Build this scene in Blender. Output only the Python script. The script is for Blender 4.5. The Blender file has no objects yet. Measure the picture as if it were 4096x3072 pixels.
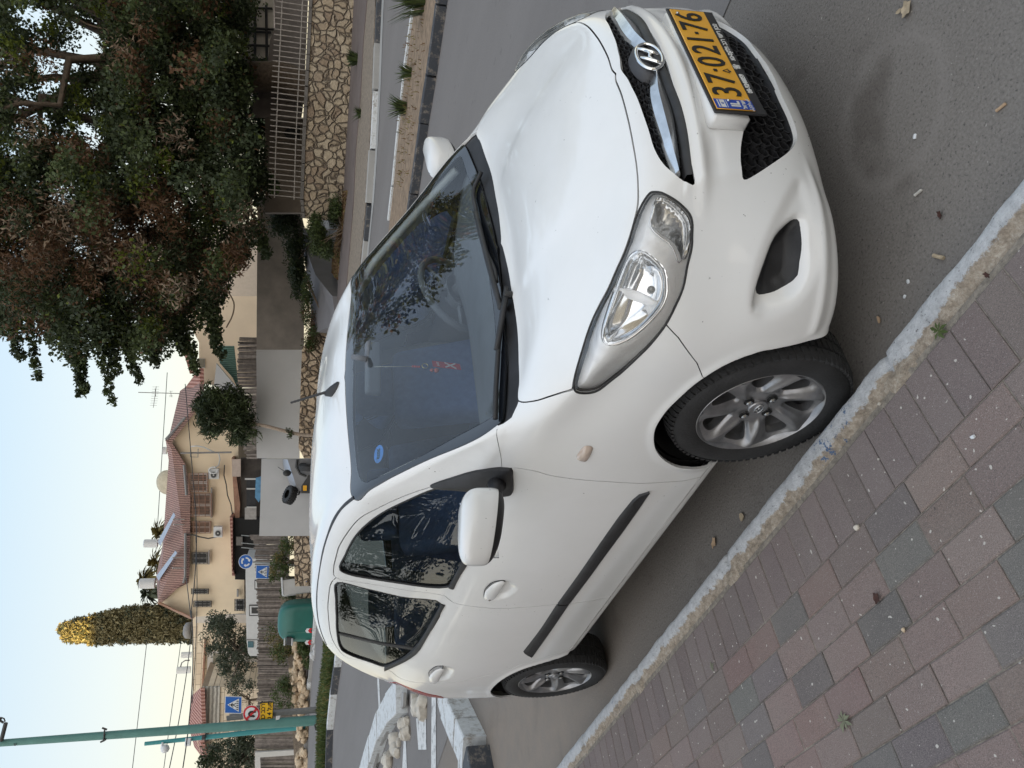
import bpy, bmesh, math, random
import numpy as np
from mathutils import Vector, Matrix, Euler
from mathutils.bvhtree import BVHTree
PI = math.pi
rad = math.radians
SC = bpy.context.scene
COL = SC.collection
# ---------------- camera (portrait photograph stored on its side: rolled 90 degrees)
CP = (1.70389222, -2.06692209, 1.59067397); YAW, PITCH, ROLL = 141.36516924, 14.26294063, -2.35742444
FPX = 3198.122955548319 / 4096
def cam_axes():
    y, p, r = rad(YAW), rad(PITCH), rad(ROLL)
    f = Vector((math.cos(p)*math.cos(y), math.cos(p)*math.sin(y), -math.sin(p)))
    r0 = Vector((math.sin(y), -math.cos(y), 0)); d0 = f.cross(r0)
    return f, math.cos(r)*r0 + math.sin(r)*d0, -math.sin(r)*r0 + math.cos(r)*d0
def make_camera():
    f, r, d = cam_axes()
    X, Y, Z = d, r, -f            # image x = down, image y (up) = right of the upright view
    m = Matrix(((X.x, Y.x, Z.x, CP[0]), (X.y, Y.y, Z.y, CP[1]), (X.z, Y.z, Z.z, CP[2]), (0, 0, 0, 1)))
    cd = bpy.data.cameras.new('camera'); co = bpy.data.objects.new('camera', cd); COL.objects.link(co)
    co.matrix_world = m
    cd.sensor_fit = 'HORIZONTAL'; cd.sensor_width = 36; cd.lens = 36*FPX
    cd.clip_start = 0.05; cd.clip_end = 2000
    SC.camera = co
make_camera()
# ---------------- world and sun: last light under a pale hazy sky, the sun almost down behind the photographer
SUN_EL = 4.0; SUN_DIR = 141.365+180-22    # heading of the sun seen from the scene
SUNH = Vector((math.cos(rad(SUN_DIR)), math.sin(rad(SUN_DIR)), 0)); OCC = 21.9
def make_world():
    w = bpy.data.worlds.new('World'); SC.world = w; w.use_nodes = True
    nt = w.node_tree; nt.nodes.clear(); L = nt.links.new
    o = nt.nodes.new('ShaderNodeOutputWorld'); b = nt.nodes.new('ShaderNodeBackground'); s = nt.nodes.new('ShaderNodeTexSky')
    s.sky_type = 'NISHITA'; s.sun_disc = False; s.sun_elevation = rad(SUN_EL); s.sun_rotation = rad(90-SUN_DIR)
    s.dust_density = 2.0; s.ozone_density = 1.0; s.air_density = 1.0
    # high thin haze: pale blue overhead, cream towards the horizon, warmer on the sun's side
    tc = nt.nodes.new('ShaderNodeTexCoord'); sp = nt.nodes.new('ShaderNodeSeparateXYZ'); L(tc.outputs['Generated'], sp.inputs[0])
    r = nt.nodes.new('ShaderNodeValToRGB'); L(sp.outputs[2], r.inputs[0]); els = r.color_ramp.elements
    st = [(0.0, (.73, .655, .47)), (.05, (.725, .67, .515)), (.11, (.70, .675, .575)), (.19, (.61, .65, .645)), (.31, (.475, .58, .67)), (.5, (.46, .56, .69)), (1.0, (.52, .64, .80))]
    while len(els) < len(st): els.new(.5)
    for e, (p, c) in zip(els, st): e.position = p; e.color = (*c, 1)
    d = nt.nodes.new('ShaderNodeVectorMath'); d.operation = 'DOT_PRODUCT'; L(tc.outputs['Generated'], d.inputs[0]); d.inputs[1].default_value = tuple(SUNH)
    m = nt.nodes.new('ShaderNodeMapRange'); L(d.outputs['Value'], m.inputs[0]); m.inputs[1].default_value = -.25; m.inputs[2].default_value = 1.0; m.inputs[3].default_value = 0; m.inputs[4].default_value = .85
    g = nt.nodes.new('ShaderNodeMix'); g.data_type = 'RGBA'; L(m.outputs[0], g.inputs[0]); L(r.outputs[0], g.inputs[6]); g.inputs[7].default_value = (1.75, 1.68, 1.58, 1)
    k = nt.nodes.new('ShaderNodeVectorMath'); k.operation = 'SCALE'; L(s.outputs[0], k.inputs[0]); k.inputs['Scale'].default_value = .05
    a = nt.nodes.new('ShaderNodeVectorMath'); a.operation = 'ADD'; L(g.outputs[2], a.inputs[0]); L(k.outputs[0], a.inputs[1])
    L(a.outputs[0], b.inputs[0]); b.inputs[1].default_value = .42
    L(b.outputs[0], o.inputs[0])
    ld = bpy.data.lights.new('sun', 'SUN'); ld.energy = 5.0; ld.angle = rad(.53); ld.color = (1.0, .72, .24)
    lo = bpy.data.objects.new('sun', ld); COL.objects.link(lo)
    dr = SUNH*math.cos(rad(SUN_EL))+Vector((0, 0, math.sin(rad(SUN_EL)))); lo.rotation_euler = dr.to_track_quat('Z', 'Y').to_euler(); lo.location = (0, 0, 30)
make_world()
SC.view_settings.view_transform = 'Standard'; SC.view_settings.look = 'None'
SC.view_settings.exposure = 1.62; SC.view_settings.gamma = 1.0; SC.view_settings.use_curve_mapping = False
# ---------------- materials
MT = {}
def nmat(name):
    m = bpy.data.materials.new(name); m.use_nodes = True
    nt = m.node_tree; nt.nodes.clear()
    return m, nt
def N_(nt, t, **kw):
    n = nt.nodes.new('ShaderNode'+t)
    for k, v in kw.items(): setattr(n, k, v)
    return n
def noise(nt, scale, detail=4, rough=.6, coord='Object', dist=0, vec=None, scl=None):
    tc = N_(nt, 'TexCoord'); n = N_(nt, 'TexNoise'); n.inputs['Scale'].default_value = scale
    n.inputs['Detail'].default_value = detail; n.inputs['Roughness'].default_value = rough; n.inputs['Distortion'].default_value = dist
    if vec is not None: nt.links.new(vec, n.inputs['Vector'])
    elif scl:
        mp = N_(nt, 'Mapping'); mp.inputs['Scale'].default_value = scl; nt.links.new(tc.outputs[coord], mp.inputs[0]); nt.links.new(mp.outputs[0], n.inputs['Vector'])
    else: nt.links.new(tc.outputs[coord], n.inputs['Vector'])
    return n.outputs['Fac']
def ramp(nt, fac, stops):
    r = N_(nt, 'ValToRGB'); els = r.color_ramp.elements
    while len(els) < len(stops): els.new(.5)
    for e, (p, c) in zip(els, stops):
        e.position = p; e.color = (c, c, c, 1) if not hasattr(c, '__len__') else (*c, 1)
    nt.links.new(fac, r.inputs[0]); return r.outputs[0]
def mixc(nt, fac, a, b, bt='MIX'):
    x = N_(nt, 'Mix', data_type='RGBA', blend_type=bt)
    for s, v in ((0, fac), (6, a), (7, b)):
        if hasattr(v, 'is_linked') or hasattr(v, 'links'): nt.links.new(v, x.inputs[s])
        elif hasattr(v, '__len__'): x.inputs[s].default_value = (*v, 1)
        else: x.inputs[s].default_value = v
    return x.outputs[2]
def math_(nt, op, a, b=None, c=None):
    x = N_(nt, 'Math', operation=op)
    for i, v in enumerate((a, b, c)):
        if v is None: continue
        if hasattr(v, 'links'): nt.links.new(v, x.inputs[i])
        else: x.inputs[i].default_value = v
    return x.outputs[0]
def finish(m, nt, col, rough=.5, metal=0, bump=None, bstr=.3, bdist=.01, coat=0, spec=.5, emit=None, sss=0, trans=0, ior=1.5):
    p = N_(nt, 'BsdfPrincipled'); o = N_(nt, 'OutputMaterial')
    def S(k, v):
        if hasattr(v, 'links'): nt.links.new(v, p.inputs[k])
        elif hasattr(v, '__len__'): p.inputs[k].default_value = (*v, 1)
        else: p.inputs[k].default_value = v
    S('Base Color', col); S('Roughness', rough); S('Metallic', metal); S('Coat Weight', coat); S('Specular IOR Level', spec)
    p.inputs['Coat Roughness'].default_value = .04
    S('Transmission Weight', trans); p.inputs['IOR'].default_value = ior
    if emit: p.inputs['Emission Color'].default_value = (*emit[0], 1); p.inputs['Emission Strength'].default_value = emit[1]
    if bump is not None:
        b = N_(nt, 'Bump'); b.inputs['Strength'].default_value = bstr; b.inputs['Distance'].default_value = bdist
        nt.links.new(bump, b.inputs['Height']); nt.links.new(b.outputs[0], p.inputs['Normal'])
    nt.links.new(p.outputs[0], o.inputs[0]); return m
def simple(name, col, rough=.5, metal=0, var=.12, scale=6, bump=0, bscale=60, coat=0, spec=.5, detail=5):
    if name in MT: return MT[name]
    m, nt = nmat(name); f = noise(nt, scale, detail)
    lo = tuple(c*(1-var) for c in col); hi = tuple(min(1, c*(1+var)) for c in col)
    c = ramp(nt, f, [(.3, lo), (.7, hi)])
    bp = noise(nt, bscale, 3) if bump else None
    MT[name] = finish(m, nt, c, rough, metal, bp, bump, .01, coat, spec); return m
def glass(name, tint, ior=1.5, rough=0.0, dirt=.04, mul=1.7):
    m, nt = nmat(name); o = N_(nt, 'OutputMaterial')
    t = N_(nt, 'BsdfTransparent'); t.inputs[0].default_value = (*tint, 1)
    g = N_(nt, 'BsdfGlossy'); g.inputs['Roughness'].default_value = rough; g.inputs[0].default_value = (1, 1, 1, 1)
    fr = N_(nt, 'Fresnel'); fr.inputs[0].default_value = ior
    f2 = math_(nt, 'MULTIPLY', fr.outputs[0], mul); f2 = math_(nt, 'MINIMUM', f2, 1.0)
    x = N_(nt, 'MixShader'); nt.links.new(f2, x.inputs[0]); nt.links.new(t.outputs[0], x.inputs[1]); nt.links.new(g.outputs[0], x.inputs[2])
    d = N_(nt, 'BsdfDiffuse'); d.inputs[0].default_value = (.72, .72, .70, 1)
    dn = ramp(nt, noise(nt, 5, 6, .7), [(.4, dirt*.3), (.75, dirt*1.6)])
    y = N_(nt, 'MixShader'); nt.links.new(dn, y.inputs[0]); nt.links.new(x.outputs[0], y.inputs[1]); nt.links.new(d.outputs[0], y.inputs[2])
    nt.links.new(y.outputs[0], o.inputs[0]); MT[name] = m; return m
def paint():
    m, nt = nmat('white_car_paint')
    big = ramp(nt, noise(nt, 2.2, 5, .65), [(.35, (.745, .745, .735)), (.65, (.785, .785, .78))])
    # road film low on the body, chips and specks
    tc = N_(nt, 'TexCoord'); sp = N_(nt, 'SeparateXYZ'); nt.links.new(tc.outputs['Object'], sp.inputs[0])
    low = N_(nt, 'MapRange'); nt.links.new(sp.outputs[2], low.inputs[0]); low.inputs[1].default_value = .75; low.inputs[2].default_value = .15; low.inputs[3].default_value = 0; low.inputs[4].default_value = .22
    film = math_(nt, 'MULTIPLY', low.outputs[0], ramp(nt, noise(nt, 9, 6, .7), [(.2, .65), (.85, 1.0)]))
    c = mixc(nt, film, big, (.40, .385, .36))
    chips = ramp(nt, noise(nt, 70, 2, .5), [(.735, 0.0), (.76, 1.0)])
    area = ramp(nt, noise(nt, 3.1, 2), [(.5, 0.0), (.62, 1.0)])
    ch = math_(nt, 'MULTIPLY', chips, area)
    c = mixc(nt, ch, c, (.10, .095, .09))
    sc = ramp(nt, noise(nt, 14, 3, .7, scl=(1, 1, 6)), [(.70, 0.0), (.74, .35)])
    sc = math_(nt, 'MULTIPLY', sc, ramp(nt, sp.outputs[2], [(.30, 1.0), (.55, 0.0)]))
    c = mixc(nt, sc, c, (.42, .42, .42))
    r = ramp(nt, noise(nt, 2.5, 2, .5), [(.3, .19), (.7, .25)])
    MT['paint'] = finish(m, nt, c, r, 0, noise(nt, 1.3, 1), .03, .02, .55, .5)
paint()
simple('black_plastic', (.018, .018, .02), .5, var=.4, scale=14, bump=.15, bscale=300)
simple('grey_plastic', (.045, .045, .05), .55, var=.3, scale=9, bump=.1, bscale=200)
simple('seal_rubber', (.010, .010, .011), .6, var=.3)
simple('liner', (.012, .012, .012), .85, var=.2)
simple('chrome', (.82, .83, .84), .10, 1.0, var=.12, scale=20)
simple('chrome_dull', (.62, .63, .64), .22, 1.0, var=.25, scale=12)
simple('lamp_silver', (.93, .935, .94), .28, .05, var=.05, coat=.3)
simple('seat_cloth', (.085, .13, .27), .9, var=.15, scale=30, bump=.3, bscale=400)
simple('dash_plastic', (.15, .165, .19), .7, var=.12, bump=.2, bscale=300)
simple('headliner', (.55, .56, .56), .9, var=.08)
simple('red_lens', (.35, .01, .01), .15, coat=.6)
simple('frit', (.008, .010, .014), .06, var=.1, coat=1)
glass('windshield_glass', (.86, .91, .91), 1.52, 0, .012, 1.15)
glass('tinted_glass', (.60, .66, .64), 1.5, 0, .006, 1.0)
glass('lamp_glass', (.985, .985, .985), 1.42, .02, .14, 1.0)
# ---------------- master surface of the hatchback (right half, y<0), one control cage
def cage():
    # side columns, rows k0..k7 (bottom to shoulder / belt)
    S = {}
    c0 = [(.57,.205),(.612,.232),(.657,.323),(.668,.44),(.664,.55),(.652,.65),(.618,.722),(.562,.775)]
    for k,(x,z) in enumerate(c0):
        S[0,k] = (x, 0, z)
        S[1,k] = (x-[.012,.014,.016,.017,.018,.018,.018,.018][k], .2, z)
        S[2,k] = (x-[.05,.055,.06,.065,.07,.07,.066,.062][k], .385, z)
    S[3,0]=(.48,.50,.212); S[3,1]=(.525,.545,.236); S[3,2]=(.54,.57,.32); S[3,3]=(.53,.565,.44); S[3,4]=(.515,.545,.55); S[3,5]=(.497,.535,.65); S[3,6]=(.472,.532,.738); S[3,7]=(.410,.528,.800)
    S[4,0]=(.345,.675,.205); S[4,1]=(.365,.742,.235); S[4,2]=(.365,.76,.33); S[4,3]=(.355,.765,.45); S[4,4]=(.335,.755,.56); S[4,5]=(.325,.742,.665); S[4,6]=(.305,.715,.768); S[4,7]=(.265,.660,.838)
    def col(c, x, ys, zs):
        for k in range(8): S[c,k] = (x, ys[k], zs[k])
    col(5, .12,[.69,.755,.785,.793,.791,.778,.755,.705],[.22,.25,.34,.46,.575,.69,.80,.882])
    col(6,-.04,[.69,.76,.788,.797,.798,.788,.764,.712],[.235,.265,.345,.465,.59,.715,.84,.950])
    col(7,-.19,[.69,.762,.788,.799,.801,.791,.765,.712],[.24,.272,.35,.475,.60,.735,.88,1.008])
    col(8,-.40,[.69,.762,.782,.80,.803,.794,.768,.728],[.24,.272,.35,.475,.61,.75,.89,.990])
    col(9,-.62,[.69,.762,.780,.80,.804,.795,.768,.732],[.24,.272,.35,.475,.615,.76,.90,.998])
    col(10,-.85,[.69,.762,.780,.80,.804,.795,.768,.732],[.24,.272,.35,.475,.62,.765,.905,1.003])
    col(11,-1.10,[.69,.762,.780,.80,.804,.795,.768,.732],[.24,.272,.35,.475,.625,.77,.915,1.010])
    col(12,-1.35,[.69,.762,.780,.80,.804,.795,.768,.730],[.24,.272,.35,.475,.63,.78,.925,1.022])
    col(13,-1.62,[.69,.762,.780,.80,.804,.795,.767,.727],[.24,.272,.35,.475,.635,.79,.94,1.040])
    col(14,-1.90,[.69,.762,.784,.80,.804,.796,.766,.720],[.24,.272,.355,.48,.64,.80,.955,1.062])
    col(15,-2.15,[.69,.755,.784,.798,.802,.794,.763,.713],[.24,.272,.36,.49,.65,.81,.97,1.092])
    col(16,-2.38,[.68,.745,.776,.790,.793,.784,.752,.700],[.24,.272,.36,.49,.65,.82,.98,1.100])
    col(17,-2.58,[.66,.73,.762,.772,.772,.762,.732,.682],[.24,.275,.36,.49,.65,.82,.98,1.080])
    col(18,-2.73,[.61,.685,.712,.722,.722,.714,.690,.650],[.25,.285,.37,.49,.65,.80,.92,1.020])
    xs=[-2.74,-2.79,-2.82,-2.83,-2.825,-2.81,-2.79,-2.765]
    for k in range(8):
        z=S[18,k][2]
        S[19,k]=(xs[k],.50 if k else .46,z); S[20,k]=(xs[k]-.035,.27,z); S[21,k]=(xs[k]-.045,0,z)
    # hood interior rows r1..r3 (r0 = S[0..3,7], r4 = cowl)
    Hd = {}
    for r,row in enumerate([[(.43,0,.848),(.415,.2,.845),(.36,.39,.836)],
                            [(.27,0,.898),(.26,.215,.896),(.225,.425,.885)],
                            [(.10,0,.932),(.09,.225,.932),(.055,.455,.932)],
                            [(-.085,0,.955),(-.10,.235,.958),(-.145,.49,.972)]]):
        for l,p in enumerate(row): Hd[r+1,l]=p
    # rail (A pillar, cantrail, D pillar) and roof rows j1..j10
    rail=[(-.44,.648,1.165),(-.70,.600,1.325),(-.93,.568,1.436),(-1.18,.560,1.492),(-1.48,.558,1.519),(-1.80,.556,1.520),(-2.10,.552,1.498),(-2.36,.548,1.452),(-2.555,.560,1.362),(-2.665,.605,1.19)]
    cen=[(-.37,1.13),(-.64,1.305),(-.905,1.462),(-1.15,1.525),(-1.48,1.558),(-1.82,1.562),(-2.15,1.542),(-2.47,1.498),(-2.67,1.385),(-2.76,1.20)]
    G={}
    for j in range(10):
        rx,ry,rz=rail[j]; cx,cz=cen[j]
        for l,t in enumerate([0,.36,.74]):
            u=t**2.4
            G[j+1,l]=(cx+(rx-cx)*u, ry*t, cz+(rz-cz)*(t**3.0 if 2<j<8 else u))
        G[j+1,3]=rail[j]
    # side between rail and belt
    W={}
    for j in range(1,11):
        b=S[7+j,7]; r=G[j,3]
        for m,t in ((1,.36),(2,.72)):
            bow=.012*math.sin(PI*t)
            W[j,m]=(r[0]+(b[0]-r[0])*t, r[1]+(b[1]-r[1])*t+bow, r[2]+(b[2]-r[2])*t)
    return S,Hd,G,W
def cage_mesh():
    S,Hd,G,W=cage()
    V=[];ix={}
    def vid(key):
        if key not in ix:
            kind=key[0]; p={'S':S,'H':Hd,'G':G,'W':W}[kind][key[1],key[2]]
            ix[key]=len(V); V.append((p[0],-p[1],p[2]))
        return ix[key]
    def s(c,k): return vid(('S',c,k))
    def h(r,l):
        if l==3: return s(3+r,7)
        if r==0: return s(l,7)
        return vid(('H',r,l))
    def g(j,l):
        if j==0: return h(4,l)
        if j==11: return s(21-l,7)
        return vid(('G',j,l))
    def w(j,m):
        if m==0: return g(j,3)
        if m==3: return s(7+j,7)
        return vid(('W',j,m))
    F=[]
    for c in range(21):
        for k in range(7): F.append((s(c,k),s(c,k+1),s(c+1,k+1),s(c+1,k)))
    for r in range(4):
        for l in range(3): F.append((h(r,l),h(r+1,l),h(r+1,l+1),h(r,l+1)))
    for j in range(11):
        for l in range(3): F.append((g(j,l),g(j+1,l),g(j+1,l+1),g(j,l+1)))
    for j in range(1,10):
        for m in range(3): F.append((w(j,m),w(j+1,m),w(j+1,m+1),w(j,m+1)))
    for m in range(3):
        F.append((s(7,7),w(1,m),w(1,m+1))); F.append((s(18,7),w(10,m+1),w(10,m)))
    return V,F,ix
def master(levels=4):
    V,F,ix=cage_mesh(); n=len(V)
    # mirrored full cage so that the seam is smooth
    cen=[i for i,v in enumerate(V) if abs(v[1])<1e-9]; mp={}
    V2=list(V)
    for i,v in enumerate(V):
        if i in cen: mp[i]=i
        else: mp[i]=len(V2); V2.append((v[0],-v[1],v[2]))
    F2=list(F)+[tuple(mp[i] for i in reversed(f)) for f in F]
    me=bpy.data.meshes.new('m'); me.from_pydata(V2,[],F2)
    o=bpy.data.objects.new('m',me); COL.objects.link(o)
    md=o.modifiers.new('s','SUBSURF'); md.levels=2; md.render_levels=2
    cr=me.attributes.new('crease_edge','FLOAT','EDGE')
    hard=set()
    ky=lambda *a: ix[tuple(a)]
    for l in range(3):
        a=ky('H',4,l); b=ky('H',4,l+1) if l<2 else ky('S',7,7); hard.add((a,b,.35))
    for k in range(21): hard.add((ky('S',k,1),ky('S',k+1,1),.25))
    rl=[ky('S',7,7)]+[ky('G',j,3) for j in range(1,11)]
    for i in range(3): hard.add((rl[i],rl[i+1],.3))
    hs={}
    for a,b,v in hard: hs[frozenset((a,b))]=v; hs[frozenset((mp[a],mp[b]))]=v
    for e in me.edges:
        v=hs.get(frozenset(e.vertices))
        if v: cr.data[e.index].value=v
    T=np.array(V2); P=T.copy(); N0=len(V2)
    for it in range(7):
        me.vertices.foreach_set('co',P.ravel()); me.update()
        dg=bpy.context.evaluated_depsgraph_get(); dg.update()
        e2=o.evaluated_get(dg).to_mesh(); q=np.empty(len(e2.vertices)*3); e2.vertices.foreach_get('co',q)
        P=P+(T-q.reshape(-1,3)[:N0])*(.9 if it<6 else .5); o.evaluated_get(dg).to_mesh_clear()
    me.vertices.foreach_set('co',P.ravel()); me.update(); md.levels=levels
    dg=bpy.context.evaluated_depsgraph_get(); dg.update()
    ev=o.evaluated_get(dg).to_mesh()
    nv=len(ev.vertices); co=np.empty(nv*3); ev.vertices.foreach_get('co',co); co=co.reshape(-1,3)
    ev.calc_loop_triangles(); nt=len(ev.loop_triangles); tr=np.empty(nt*3,dtype=np.int64); ev.loop_triangles.foreach_get('vertices',tr); tr=tr.reshape(-1,3)
    no=np.empty(nv*3); ev.vertices.foreach_get('normal',no); no=no.reshape(-1,3)
    o.evaluated_get(dg).to_mesh_clear()
    bpy.data.objects.remove(o); bpy.data.meshes.remove(me)
    # orientation: outward
    t=co[tr]; fn=np.cross(t[:,1]-t[:,0],t[:,2]-t[:,0]); cc=t.mean(1)-np.array([-1.1,0,.8])
    if (fn*cc).sum()<0: tr=tr[:,::-1].copy(); no=-no
    keep=(co[tr][:,:,1].mean(1)<1e-5)
    tr=tr[keep]
    used=np.unique(tr); re=-np.ones(nv,dtype=np.int64); re[used]=np.arange(len(used))
    return co[used],no[used],re[tr]
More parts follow.
